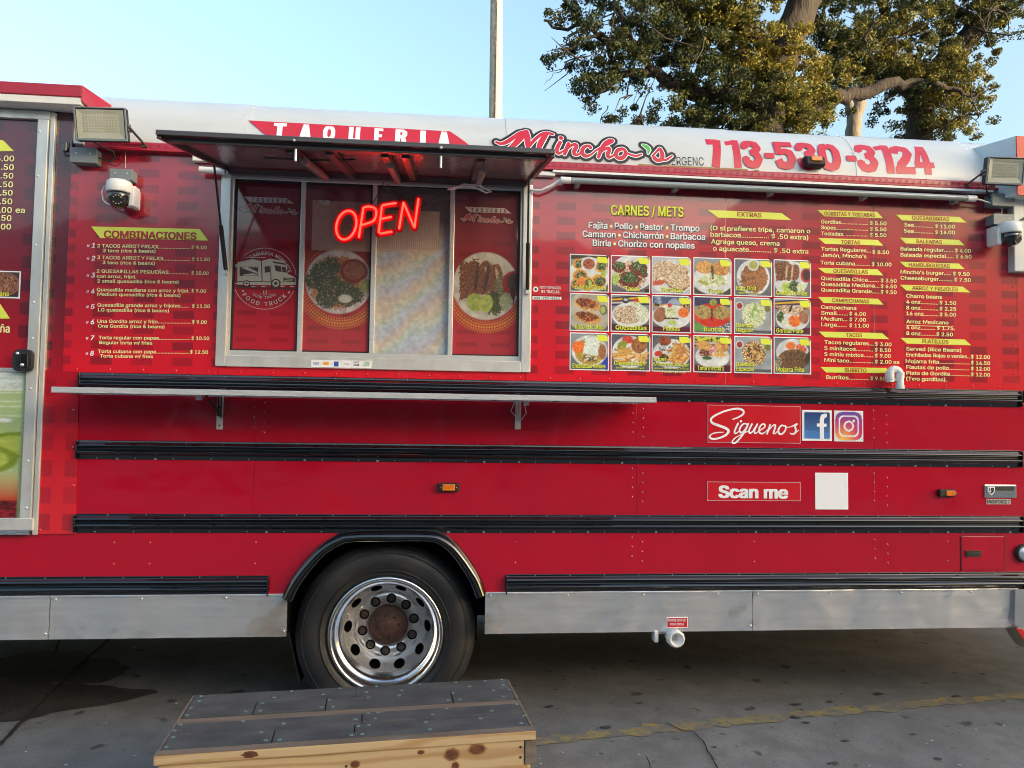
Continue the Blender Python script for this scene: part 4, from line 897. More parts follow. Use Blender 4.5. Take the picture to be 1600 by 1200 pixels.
for r_ in range(3):
    for c in range(6):
        xa, xb = cx0[c]; fa, fb = (xa-890)/377, (xb-890)/377
        yt = lambda f: rows_y[r_][0][0]+(rows_y[r_][1][0]-rows_y[r_][0][0])*f; yb = lambda f: rows_y[r_][0][1]+(rows_y[r_][1][1]-rows_y[r_][0][1])*f
        W_ = [P(xa, yt(fa)), P(xb, yt(fb)), P(xb, yb(fb)), P(xa, yb(fa))]
        x0, x1 = (W_[0].x+W_[3].x)/2, (W_[1].x+W_[2].x)/2; zt, zb = (W_[0].z+W_[1].z)/2, (W_[2].z+W_[3].z)/2; k = .022
        b = MB(); b.slab([(x0, zt), (x1-k, zt), (x1-k*.3, zt-k*.3), (x1, zt-k), (x1, zb), (x0, zb)], -.0026, -.0004); fr = part(b, 'photo_border', 'wtxt')
        e_ = .0055; X0_, X1_, ZT_, ZB_ = x0+e_, x1-e_, zt-e_, zb+e_
        pp = dish(grid[r_][c]); pp.mesh('food_photo', [(X0_, ZT_), (X1_, ZT_), (X1_, ZB_), (X0_, ZB_)], -.0034, M['photo'], fr)
        b = MB(); ww, hh = X1_-X0_, ZT_-ZB_
        b.slab([(X0_+.70*ww, ZT_-.03*hh), (X0_+.93*ww, ZT_-.03*hh), (X0_+.985*ww, ZT_-.09*hh), (X0_+.985*ww, ZT_-.20*hh), (X0_+.76*ww, ZT_-.20*hh), (X0_+.71*ww, ZT_-.15*hh)], -.0046, -.0036); part(b, 'price_tab', 'yel', fr)
        b = MB(); lines = caps[r_][c]; s0, s1 = cap_span[r_][c]
        if len(lines) == 2:
            small2 = lines[1].startswith(('With', '(with')); spec = [(lines[0], s0, s1, .86 if small2 else .83, .11), (lines[1], s0+(.06 if small2 else 0), (s1 if not small2 else s1+(-.08 if c == 1 else .08)), .965, .045 if small2 else .11)]
            if lines[0] == 'Super': spec = [(lines[0], .02, .36, .72, .10), (lines[1], .02, .97, .87, .10), ('with ham, bacon, cheese, avocado', .02, .97, .955, .035)]
        else: spec = [(lines[0], s0, s1, .965, .125)]
        for s_, u0, u1, v, h in spec:
            V, Fc = glyphs(s_, .03, 2); lo, hi = V[:, 0].min(), V[:, 0].max()
            for dx, dz, mi, yy, of in ((.0014, -.0018, 1, -.0038, .06), (0, 0, 0, -.0044, .03)):
                V, Fc = glyphs(s_, of, 2); lo, hi = V[:, 0].min(), V[:, 0].max()
                b.add([(X0_+ww*(u0+(u1-u0)*(p_[0]-lo)/(hi-lo))+dx, yy-lift(V, i_)*.9, ZT_-v*hh+p_[1]/CAPH*h*hh+dz) for i_, p_ in enumerate(V)], Fc, mi)
        part(b, 'photo_caption', ('yel', 'ktxt'), fr)
b = MB(); text(b, 'French frys drink', 1035, 582, 1071, 583, 4, 0, -.003); part(b, 'menu_text', 'ytxt')

# ---- stickers on the lower panels ---------------------------------------------------
def frame_box(x0, y0, x1, y1, name, m='rtxt2', line=True):
    a, c = P(x0, y0), P(x1, y1); b = MB(); b.box((a.x, -.002, c.z), (c.x, 0, a.z), 0)
    if line:
        for q in ((a.x, a.z-.0025, c.x, a.z), (a.x, c.z, c.x, c.z+.0025), (a.x, c.z+.0025, a.x+.0025, a.z-.0025), (c.x-.0025, c.z+.0025, c.x, a.z-.0025)): b.box((q[0], -.0028, q[1]), (q[2], -.0021, q[3]), 1)
    return part(b, name, (m, 'wtxt2'))
M['vin'] = mat('red_vinyl_sticker', (.60, .004, .016), .3, coat=.6)
sg = frame_box(1105.5, 632.5, 1250.5, 693, 'follow_us_sticker', 'vin')
def sheet(mb, layer, org, sc, Y, mi, flip=-1):
    vs, fs = layer; vs = [(org.x+x*sc, Y, org.z+flip*y*sc) for x, y in vs]
    mb.add(vs, [f for f in fs] if flip > 0 else [f[::-1] for f in fs], mi)
ZS = 5.517; k_ = 1/ZS
S_ = [[(355, 180, 5), (395, 166, 7), (440, 140, 9), (448, 115, 9), (430, 98, 10), (385, 92, 9), (300, 110, 8), (215, 145, 9), (170, 180, 10), (180, 212, 11), (240, 235, 12), (300, 258, 12), (318, 282, 12), (290, 315, 10), (235, 338, 9), (185, 345, 9), (158, 330, 8), (175, 305, 6), (220, 292, 6), (275, 288, 4)],
 [(400, 215, 9), (372, 275, 8), (375, 296, 8), (395, 290, 5), (418, 262, 4)], [(425, 195, 12)],
 [(482, 222, 7), (452, 215, 7), (424, 240, 8), (412, 272, 8), (428, 290, 8), (455, 270, 6), (484, 224, 7)], [(488, 215, 8), (455, 285, 8), (400, 355, 8), (365, 378, 8), (350, 368, 7), (375, 335, 5), (440, 300, 4), (500, 270, 4)],
 [(520, 218, 8), (496, 268, 8), (500, 292, 8), (522, 282, 6), (548, 245, 6)], [(566, 218, 8), (542, 268, 8), (545, 293, 8), (562, 288, 5), (590, 262, 4)],
 [(588, 268, 6), (626, 245, 6), (632, 224, 7), (612, 216, 7), (586, 244, 8), (582, 280, 9), (602, 296, 8), (630, 285, 5), (662, 255, 4)],
 [(676, 222, 8), (650, 296, 8)], [(662, 270, 5), (700, 228, 6), (722, 226, 8), (714, 262, 8), (705, 290, 8), (722, 292, 5), (750, 262, 4)],
 [(800, 230, 7), (775, 226, 7), (750, 256, 9), (752, 290, 9), (778, 296, 8), (806, 268, 8), (812, 236, 7), (800, 228, 6)], [(812, 240, 4), (845, 238, 4), (880, 225, 4)],
 [(868, 232, 5), (908, 212, 8), (892, 232, 8), (900, 262, 9), (890, 290, 8), (862, 295, 6), (850, 288, 4)], [(890, 292, 4), (925, 262, 4)]]
S_ = [smooth_stroke(s, 8, 5) for s in S_]
org = P(1080, 620, -.004); pxm = (P(1250, 660).x-P(1105, 660).x)/145
lay = sdf_layers([[(x*k_, y*k_, r_*k_*.9) for x, y, r_ in s] for s in S_], [0], .42)
t = MB(); sheet(t, lay[0], org, pxm, -.0036, 0); part(t, 'lettering', 'wtxt', sg)
# square social media signs
def square(x0, y0, x1, y1, name):
    a, c = P(x0, y0), P(x1, y1); b = MB(); b.box((a.x, -.0024, c.z), (c.x, 0, a.z)); return part(b, name, 'wtxt'), a, c
fb, a, c = square(1253, 640.5, 1299.5, 689, 'square_sign')
p = Paint(40, 40, (25, 60, 130), (80, 135, 200)); p.X, p.Y = p.X, p.Y
rr = np.maximum(np.abs(p.X-.5), np.abs(p.Y-.5)); cor = np.hypot(np.maximum(np.abs(p.X-.5)-.41, 0), np.maximum(np.abs(p.Y-.5)-.41, 0))
p.C = np.where((p.Y > .72+.1*(p.X-.5))[..., None], np.array(lin((70, 125, 195))), p.C*.8); p.C = np.where((cor > .085)[..., None], np.array(lin((225, 232, 240))), p.C)
e_ = .010; p.mesh('blue_tile', [(a.x+e_, a.z-e_), (c.x-e_, a.z-e_), (c.x-e_, c.z+e_), (a.x+e_, c.z+e_)], -.0032, M['photo'], fb)
fs_ = [[(1284.5, 685, 3.3), (1284.5, 655, 3.3), (1286, 650, 3.4), (1290, 648.3, 2.9), (1292.5, 648.6, 2.6)], [(1276.5, 663, 2.4), (1292, 663.2, 2.4)]]
lay = sdf_layers([[(x-1253, y-640.5, r_) for x, y, r_ in s] for s in fs_], [0], .5, flat=True)
t = MB(); sheet(t, lay[0], P(1253, 640.5, -.004), pxm, -.0042, 0); part(t, 'letter_f', 'wtxt', fb)
ig, a, c = square(1303, 641.5, 1348.5, 690, 'square_sign')
p = Paint(48, 48, (120, 60, 160)); X_, Y_ = p.X, p.Y
def mixc(A, B, t): return np.array(lin(A))*(1-t[..., None])+np.array(lin(B))*t[..., None]
C1 = mixc((95, 70, 165), (205, 45, 120), np.clip(Y_*1.3, 0, 1)); C2 = mixc((250, 195, 90), (220, 60, 80), np.clip(np.hypot(X_-.28, Y_-1.02)*1.45, 0, 1)); f_ = np.clip(1.35-np.hypot(X_-.28, Y_-1.02)*1.5, 0, 1)[..., None]
p.C = C1*(1-f_)+C2*f_
cor = np.hypot(np.maximum(np.abs(X_-.5)-.24, 0), np.maximum(np.abs(Y_-.5)-.24, 0)); p.C = np.where((cor > .24)[..., None], np.array(lin((225, 232, 240))), p.C)
def lineart(mask): p.C = np.where(mask[..., None], np.array(lin((235, 238, 242))), p.C)
c2 = np.hypot(np.maximum(np.abs(X_-.5)-.19, 0), np.maximum(np.abs(Y_-.5)-.19, 0)); lineart(np.abs(c2-.15) < .028); lineart(np.abs(np.hypot(X_-.5, Y_-.5)-.155) < .030); lineart(np.hypot(X_-.68, Y_-.32) < .045)
e_ = .004; p.mesh('camera_tile', [(a.x+e_, a.z-e_), (c.x-e_, a.z-e_), (c.x-e_, c.z+e_), (a.x+e_, c.z+e_)], -.0032, M['photo'], ig)
sm = frame_box(1104.5, 752.5, 1250.5, 782.8, 'scan_me_sticker', 'vin')
t = MB(); text(t, 'Scan me', 1122.5, 777.3, 1231.5, 778.5, 18, 0, -.0036, off=.075, res=4); part(t, 'lettering', 'wtxt', sm)
a, c = P(1273.5, 738.5), P(1325, 796); b = MB(); b.box((a.x, -.0024, c.z), (c.x, 0, a.z)); part(b, 'blank_white_sticker', 'wtxt')
# badge and engine plate
a, c = P(1537, 757), P(1587, 778); b = MB(); b.box((a.x, -.008, c.z), (c.x, 0, a.z)); o = part(b, 'engine_badge', 'chrome', bevel=.006)
b = MB(); b.box((a.x+.055, -.0105, a.z-.034), (c.x-.02, -.0085, a.z-.012)); q = P(1547, 766); b.slab([(q.x-.022, q.z+.022), (q.x+.022, q.z+.022), (q.x+.020, q.z-.008), (q.x, q.z-.028), (q.x-.020, q.z-.008)], -.0115, -.0086, 1); b.slab([(q.x-.016, q.z+.016), (q.x+.016, q.z+.016), (q.x+.014, q.z-.006), (q.x, q.z-.020), (q.x-.014, q.z-.006)], -.0120, -.0116, 0)
part(b, 'badge_emblem', ('blackmat', 'wtxt'), o); b = MB(); text(b, '1', 1545.7, 768.5, 1549, 768.5, 8, 0, -.0125, off=.03); part(b, 'numeral', 'wtxt', o)
a, c = P(1541, 779.5), P(1579, 788); b = MB(); b.box((a.x, -.002, c.z), (c.x, 0, a.z), 0); text(b, 'MAXXFORCE 7', 1542.5, 786.5, 1577.5, 786.8, 5.4, 1, -.0028, off=.035); part(b, 'engine_plate', ('wtxt2', 'ktxt'))
# marker lamps
def marker(px, py, w_, h_, lens=(.2, .8)):
    q = P(px, py); b = MB(); b.cbox((q.x, -.012, q.z), (w_, .024, h_)); o = part(b, 'marker_lamp', 'blackmat', bevel=.005)
    b = MB(); b.box((q.x-w_/2+w_*lens[0], -.030, q.z-h_*.36), (q.x-w_/2+w_*lens[1], -.02, q.z+h_*.36)); part(b, 'lens', 'amber', o, bevel=.003)
    for sx_ in (lens[0]-.07, lens[1]+.07):
        if 0 < sx_ < 1: b = MB(); b.disc((q.x-w_/2+w_*sx_, -.024, q.z), .003, 6); part(b, 'screw', 'steel', o)
marker(701, 761, .112, .048); marker(1477, 770, .098, .042, (.36, .92))
# access flap
for (x0, y0, x1, y1) in ((1501, 838, 1569, 891),):
    a, c = P(x0, y0), P(x1, y1); b = MB(); b.box((a.x, -.004, c.z), (c.x, 0, a.z)); o = part(b, 'access_flap', 'red', bevel=.002)
    b = MB()
    for q in ((a.x-.005, c.z-.004, a.x-.001, a.z+.004), (c.x+.001, c.z-.004, c.x+.006, a.z+.004), (a.x-.001, a.z, c.x+.001, a.z+.004)): b.box((q[0], -.0012, q[1]), (q[2], 0, q[3]))
    part(b, 'flap_gap', 'ktxt', o); q0, q1 = P(1507, 860), P(1531, 869.5); b = MB(); b.box((q0.x, -.010, q1.z), (q1.x, -.004, q0.z)); b.box((q0.x+.01, -.012, q1.z+.008), (q1.x-.01, -.0101, q0.z-.008)); part(b, 'flap_handle', 'blackmat', o, bevel=.003)
# round reversing lamp at right edge
q = P(1598, 864); b = MB(); b.lathe([(.052, 0), (.050, -.02), (.043, -.024), (.041, -.016)], q, 28); o = part(b, 'round_lamp', 'blackmat'); b = MB(); b.lathe([(.042, -.014), (.030, -.028), (.0001, -.033)], q, 28); part(b, 'lens', 'steel', o)
# waste water sticker and outlet
a, c = P(1041, 964), P(1074, 980); b = MB(); b.box((a.x, -.0095, c.z), (c.x, -.0065, a.z), 1); b.box((a.x+.004, -.0105, c.z+.004), (c.x-.004, -.0096, a.z-.004), 0)
text(b, 'WASTE WATER', 1044, 971, 1071, 971, 3.6, 1, -.0112, off=.03); text(b, 'AGUA SUCIA', 1046.5, 977, 1068.5, 977, 3.6, 1, -.0112, off=.03); part(b, 'waste_water_sticker', ('sred', 'wtxt'))
q = P(1053, 995, -.02); b = MB(); b.lathe([(.030, .3), (.030, .02), (.044, .015), (.046, -.01), (.046, -.045), (.040, -.052), (.036, -.055), (.033, -.05), (.028, -.03), (.020, -.025), (.019, .05)], q, 28)
for k in range(12): 
    t_ = 2*pi*k/12; b.cbox((0, 0, 0), (.006, .05, .004), 0, Matrix.Translation((q.x+.046*cos(t_), q.y-.018, q.z+.046*sin(t_))) @ Matrix.Rotation(-t_, 4, 'Y'))
o = part(b, 'drain_valve', 'plast'); b = MB(); b.lathe([(.0185, .01), (.0001, .01)], q, 20); b.tube([(q.x-.03, q.y+.05, q.z+.012), (q.x-.085, q.y+.05, q.z+.014)], .011, 8); part(b, 'valve_stem', 'plast', o)
b = MB(); b.box((q.x-.108, q.y+.0, q.z-.030), (q.x-.086, q.y+.06, q.z+.03)); part(b, 'valve_handle', 'plast', o, bevel=.003)
b = MB(); b.tube([(q.x, q.y+.28, q.z), (q.x, q.y+.3, q.z+.25)], .03, 10); part(b, 'drain_pipe', 'plast', o)
# white pipe elbow vent on the wrap
b = MB(); q0 = P(1406, 607, -.055); q1 = P(1390, 590, -.055); r_ = .021
arc_ = [(q0.x, -.055, z) for z in np.linspace(q0.z, P(1400, 585, -.055).z, 4)]; cxm = (q0.x+q1.x)/2; rad_ = (q0.x-q1.x)/2; zt = arc_[-1][2]
arc_ += [(cxm+rad_*cos(t_), -.055, zt+rad_*.95*sin(t_)) for t_ in np.linspace(.2, pi-.0, 9)] + [(q1.x, -.055, zt-.02), (q1.x, -.055, P(1390, 597, -.055).z)]
b.tube(arc_, r_, 16); o = part(b, 'vent_pipe', 'plast')
b = MB(); b.tube([(q0.x, -.055, zt-.020), (q0.x, -.055, zt+.012)], r_+.0035, 16); b.tube([(q1.x, -.055, zt-.03), (q1.x, -.055, zt+.012)], r_+.0035, 16); b.tube([(q0.x, -.055, q0.z-.002), (q0.x, -.055, q0.z+.02)], r_+.003, 16); b.tube([(q0.x, -.05, zt-.03), (q0.x, .0, zt-.03)], .012, 10); b.cbox(((q0.x+q1.x)/2, -.055, zt-.03), (.02, .01, .014)); part(b, 'pipe_collar', 'plast', o)

# ---- counter shelf -------------------------------------------------------------------
zs0 = Z((80, 605), (1025, 620)); SD = -.33
a = P(80, 609, SD); c = P(1025.5, 624, SD); zt = (P(80, 605, SD).z+P(1025, 620, SD).z)/2; zb = (P(80, 613.5, SD).z+P(1025, 628.8, SD).z)/2
b = MB(); b.box((a.x, SD, zt-.003), (c.x, -.035, zt)); b.box((a.x, SD, zb), (c.x, SD+.003, zt-.003)); b.box((a.x, SD+.003, zb), (a.x+.003, -.035, zt-.003)); b.box((c.x-.003, SD+.003, zb), (c.x, -.035, zt-.003)); b.box((a.x+.003, -.038, zb), (c.x-.003, -.035, zt-.003))
sh = part(b, 'counter_shelf', 'steel', bevel=.0012)
for i in range(9):
    xx = a.x+.15+i*(c.x-a.x-.3)/8; b = MB(); b.box((xx-.012, SD+.004, zb+.004), (xx+.012, -.04, zt-.004)); part(b, 'shelf_rib', 'blackmat', sh)
for px_ in (343, 809.5):
    q = P(px_, 650, -.01); b = MB(); zl = P(px_, 671, -.01).z; b.box((q.x-.016, -.007, zl), (q.x+.016, 0, zb+.02)); o = part(b, 'shelf_bracket', 'steel', sh, bevel=.002)
    b = MB(); b.box((q.x-.010, -.022, zl+.07), (q.x-.006, -.007, zb+.02)); b.box((q.x+.006, -.022, zl+.07), (q.x+.010, -.007, zb+.02)); b.tube([(q.x, -.02, zl+.08), (q.x-.03, -.15, zb+.005)], .006, 8); b.tube([(q.x+.03, -.015, zb), (q.x+.045, -.012, zb-.06), (q.x+.01, -.012, zb-.11), (q.x-.04, -.012, zb-.05), (q.x-.02, -.015, zb)], .0025, 6)
    for k in range(3): b.disc((q.x, -.007, zl+.02+k*.05), .005, 8)
    part(b, 'bracket_arm', 'cable' if px_ < 500 else 'steel', o)
    b = MB(); b.cbox((q.x+(-.08 if px_ < 500 else .035), -.09, zb-.006), (.028, .03, .03)); part(b, 'shelf_clip', 'steel', o, bevel=.003)

# ---- white roof cove, crown and drip rail -----------------------------------------------
CR, CY0 = .36, .012
z_cv = Z((190, 223), (860, 256), (1583, 285))       # foot of the cove, top of the red drip rail
def cove_pt(x, s, off=0.0):
    t = s/CR
    if t < 1.2: return (x, CY0+CR-(CR+off)*cos(t), z_cv+(CR+off)*sin(t))
    return None
def cove_hit(px, py):
    lo, hi = -.2, 1.15
    f = lambda t: P(px, py, CY0+CR-CR*cos(t)).z-(z_cv+CR*sin(t))
    for _ in range(40):
        m_ = (lo+hi)/2
        if f(m_) > 0: lo = m_
        else: hi = m_
    t = (lo+hi)/2; return P(px, py, CY0+CR-CR*cos(t)).x, t*CR
prof = [(CY0+CR-CR*cos(t), z_cv+CR*sin(t)) for t in np.linspace(0, 1.15, 16)]
y_, z_ = prof[-1]; mid = WID/2
crown = [(y_+(mid-y_)*k/6, z_+.10*sin(pi/2*k/6)) for k in range(1, 7)]
half = prof+crown; full = half+[(WID-y, z) for y, z in half[-2::-1]]
seam_px = [(147, 180), (385, 190), (795, 215), (1150, 235), (1336, 240), (1530, 262)]
sx = [X0]+[cove_hit(*s_)[0] for s_ in seam_px]+[X1+1.6]
for k in range(len(sx)-1):
    off = .0025*(k % 2); b = MB(); n = len(full); vs = []
    for x in (sx[k]-.012*(k % 2), sx[k+1]+.012*(k % 2)): vs += [(x, y-(off if i < n//2 else -off), z+off) for i, (y, z) in enumerate(full)]
    b.add(vs, [(i, i+n, i+n+1, i+1) for i in range(n-1)], 0, True); b.add(vs, [tuple(range(n)), tuple(range(2*n-1, n-1, -1))])
    o = part(b, 'roof_panel', 'white')
    rv = MB()
    for t in np.linspace(.1, 1.1, 9):
        for xx in (sx[k+1]-.02,): p_ = cove_pt(xx, t*CR, .004); rv.add([(p_[0]+dx*.004, p_[1]-abs(0)*.0, p_[2]+dz*.004) for dx, dz in ((-1, -.5), (1, -.5), (1, .5), (-1, .5))], [(0, 1, 2, 3)])
    part(rv, 'roof_rivets', 'steel', o, kind='stuff')
# drip rail with pressed dimples
zd0 = z_cv-.052
b = MB(); b.prism([(.03, z_cv), (-.012, z_cv+.002), (-.020, z_cv-.006), (-.022, z_cv-.030), (-.034, zd0+.010), (-.040, zd0+.012), (-.040, zd0), (-.018, zd0), (.03, zd0)][::-1], P(136, 230).x, X1+.02); dr = part(b, 'drip_rail', 'red_dull', bevel=.0015)
b = MB()
for x in np.arange(P(150, 230).x, X1, .0405): b.lathe([(.0075, 0), (.006, .0035), (.0001, .005)], (x, -.0232, z_cv-.022), 8)
part(b, 'rail_dimples', 'dktxt', dr, kind='stuff')
b = MB(); b.prism([(.0, zd0-.003), (-.042, zd0-.003), (-.044, zd0-.016), (.0, zd0-.016)][::-1], P(862, 268).x, P(1545, 300).x); part(b, 'gutter_strip', 'plast')
# marks on the cove -------------------------------------------------------------------
import bmesh
def on_cove(mb, V, Fc, fx, mi, off):
    "flat (x,s) mesh laid on the cove; fx maps its vertices to (x,s); long faces are cut first"
    bm = bmesh.new(); vv = [bm.verts.new((*fx(p), 0)) for p in V]
    for f in Fc:
        try: bm.faces.new([vv[i] for i in f])
        except ValueError: pass
    ss = [v.co.y for v in bm.verts]
    if len(V) < 6000:
        for s_ in np.arange(math.floor(min(ss)/.02)*.02, max(ss), .02):
            bmesh.ops.bisect_plane(bm, geom=bm.verts[:]+bm.edges[:]+bm.faces[:], plane_co=(0, s_, 0), plane_no=(0, 1, 0), dist=1e-6)
    bm.verts.index_update()
    vs = [cove_pt(v.co.x, v.co.y, off) for v in bm.verts]; fs = []
    for f in bm.faces:
        ids = [v.index for v in f.verts]
        if f.normal.z < 0: ids = ids[::-1]
        fs.append(tuple(ids))
    bm.free(); mb.add(vs, fs, mi)
def cove_poly(mb, pxs, mi, off):
    V = [cove_hit(*p) for p in pxs]; on_cove(mb, V, [tuple(range(len(V)))], lambda p: p, mi, off)
def cove_text(mb, s, x0, y0, x1, y1, cap, mi, off, bold=.03, slant=0, spacing=1):
    V, Fc = glyphs(s, bold, 3, spacing); lo, hi = V[:, 0].min(), V[:, 0].max(); a, c = cove_hit(x0, y0), cove_hit(x1, y1); tp = cove_hit(x0, y0-cap); h = tp[1]-a[1]
    n5 = len(V)//5 if (SANS and bold > .012) else len(V)
    for q5 in range(0, len(V), n5): on_cove(mb, [tuple(v) for v in V[q5:q5+n5]], [tuple(i-q5 for i in f) for f in Fc if q5 <= f[0] < q5+n5], lambda p: (a[0]+(c[0]-a[0])*(p[0]-lo)/(hi-lo)+slant*p[1]*h, a[1]+(c[1]-a[1])*(p[0]-lo)/(hi-lo)+p[1]/CAPH*h), mi, off+.00015*q5/n5)
def cove_layer(mb, layer, org, ux, mi, off):
    "sdf layer drawn in photo pixels relative to org, y up"
    vs, fs = layer; on_cove(mb, vs, fs, lambda p: (org[0]+p[0]*ux, org[1]+p[1]*ux), mi, off)
# phone number
G = {'7': [[(2, 37, 5), (19, 37, 5)], [(19, 41.5, 5.6), (12, 0, 6)]], '1': [[(18, 0, 5.8), (18, 42, 5.8)], [(2, 34.5, 3.6), (18, 38.5, 3.6)]],
 '3': [[(6.5, 28, 5.5), (6.5, 32, 5.5), (9, 35.5, 5.3), (16, 37.3, 4.8), (24, 35, 5.5), (26, 29, 5.8), (23, 24, 5), (14, 22, 3.6)], [(14, 22, 3.6), (23, 20, 5), (26.5, 13, 5.8), (23.5, 7, 5.5), (16, 4.8, 4.8), (9, 7, 5.3), (6.5, 11, 5.5), (6.5, 15, 5.5)]],
 '5': [[(4, 37.5, 4.4), (30, 37.5, 4.4)], [(8, 41, 5), (8, 20, 5)], [(9, 23, 4), (17, 25.5, 4.2), (24, 22.5, 5.4), (26.5, 14, 5.8), (23.5, 7, 5.5), (16, 4.8, 4.8), (9, 7, 5.4), (6.5, 13, 5.6)]],
 '0': [[(16, 37, 4.8), (23.5, 34.5, 5.4), (26.5, 27, 5.8), (26.5, 15, 5.8), (23.5, 7.5, 5.4), (16, 5, 4.8), (8.5, 7.5, 5.4), (5.8, 15, 5.8), (5.8, 27, 5.8), (8.5, 34.5, 5.4), (16, 37, 4.8)]],
 '2': [[(6.5, 27, 5.5), (7, 33, 5.5), (15, 37, 4.8), (23.5, 34.5, 5.5), (25.5, 28, 5.8), (21, 20, 5.5), (12, 11, 5.5), (9, 4.5, 5)], [(4, 4.4, 4.4), (31, 4.4, 4.4)]],
 '4': [[(21, 0, 5.4), (21, 42, 5.4)], [(17, 41, 3.8), (6, 14, 3.8)], [(2, 12, 3.8), (32, 12, 3.8)]], '-': [[(0, 18, 3.8), (16, 18, 3.8)]]}
def phone_y(px): return 261.5+(px-1115)*.0355
spans = [('7', 1107, 1131), ('1', 1136, 1158.5), ('3', 1161, 1192.5), ('-', 1196, 1211.5), ('5', 1212, 1245.5), ('3', 1247, 1279.5), ('0', 1282, 1316), ('-', 1325, 1341), ('3', 1341, 1374), ('1', 1373, 1398), ('2', 1397, 1431), ('4', 1431, 1461.5)]
b = MB()
for ch, xa, xb in spans:
    st = G[ch]; lay = sdf_layers(st, [0], .8, flat=True)[0]
    V = np.array(lay[0]); lo, hi = V[:, 0].min(), V[:, 0].max()
    a = cove_hit(xa, phone_y(xa)); c = cove_hit(xb, phone_y(xb)); tp = cove_hit((xa+xb)/2, phone_y((xa+xb)/2)-42.5); h = tp[1]-(a[1]+c[1])/2
    on_cove(b, [tuple(v) for v in V], lay[1], lambda p: (a[0]+(c[0]-a[0])*(p[0]-lo)/(hi-lo)-.00*p[1], (a[1]+(c[1]-a[1])*(p[0]-lo)/(hi-lo))+p[1]/42*h), 0, .0045)
part(b, 'phone_number', 'rtxt2')
# red name banner behind the raised hatch
b = MB(); cove_poly(b, [(388, 189), (703, 206), (733, 227), (700, 240), (440, 228), (411, 208)], 0, .0040); o = part(b, 'name_banner', 'rtxt2')
b = MB()
G2 = {'T': [[(1, 37.5, 4.5), (23, 37.5, 4.5)], [(12, 42, 4.6), (12, 0, 4.6)]], 'A': [[(10.5, 42, 4.4), (3.5, 0, 4.2)], [(11.5, 42, 4.4), (18.5, 0, 4.2)], [(6, 12, 3.4), (16, 12, 3.4)]],
 'Q': G['0']+[[(16, 10, 3), (28, -3, 3)]], 'U': [[(5, 42, 4.8), (5, 10, 4.8), (9, 4.8, 4.8), (15, 4.8, 4.8), (19, 10, 4.8), (19, 42, 4.8)]], 'E': [[(5, 42, 4.8), (5, 0, 4.8)], [(5, 38, 4), (19, 38, 4)], [(5, 21, 4), (17, 21, 4)], [(5, 4, 4), (19, 4, 4)]],
 'R': [[(5, 42, 4.8), (5, 0, 4.8)], [(5, 38, 4), (14, 38, 4), (18.5, 34, 4.6), (18.5, 26, 4.6), (14, 21.5, 4), (5, 21.5, 4)], [(15, 20, 4.6), (19, 0, 4.6)]], 'I': [[(5, 42, 5), (5, 0, 5)]]}
for ch, xa, xb in (('T', 426, 446), ('A', 467, 486), ('Q', 504, 523), ('U', 544, 562), ('E', 584, 598), ('R', 617, 636), ('I', 656, 665), ('A', 684, 703)):
    lay = sdf_layers(G2[ch], [0], 1.0, flat=True)[0]; V = np.array(lay[0]); lo, hi = V[:, 0].min(), V[:, 0].max(); yb = 217+(xa-426)*.052
    a = cove_hit(xa, yb); c = cove_hit(xb, yb+(xb-xa)*.05); h = cove_hit(xa, yb-24)[1]-a[1]
    on_cove(b, [tuple(v) for v in V], lay[1], lambda p: (a[0]+(c[0]-a[0])*(p[0]-lo)/(hi-lo), a[1]+(c[1]-a[1])*(p[0]-lo)/(hi-lo)+p[1]/42*h), 0, .0052)
part(b, 'lettering', 'wtxt', o)
# emergency exit remains, tan tape
b = MB(); cove_text(b, 'EMERGENC', 1030, 258, 1099.5, 259.3, 13, 0, .0040, bold=.012); part(b, 'emergency_lettering', 'ktxt')
b = MB(); cove_poly(b, [(997, 256.5), (1168, 264.5), (1168, 271.5), (997, 263)], 0, .0036); cove_poly(b, [(1178, 265.5), (1186, 266), (1186, 272), (1178, 271.6)], 0, .0036); part(b, 'tan_tape', 'tan')
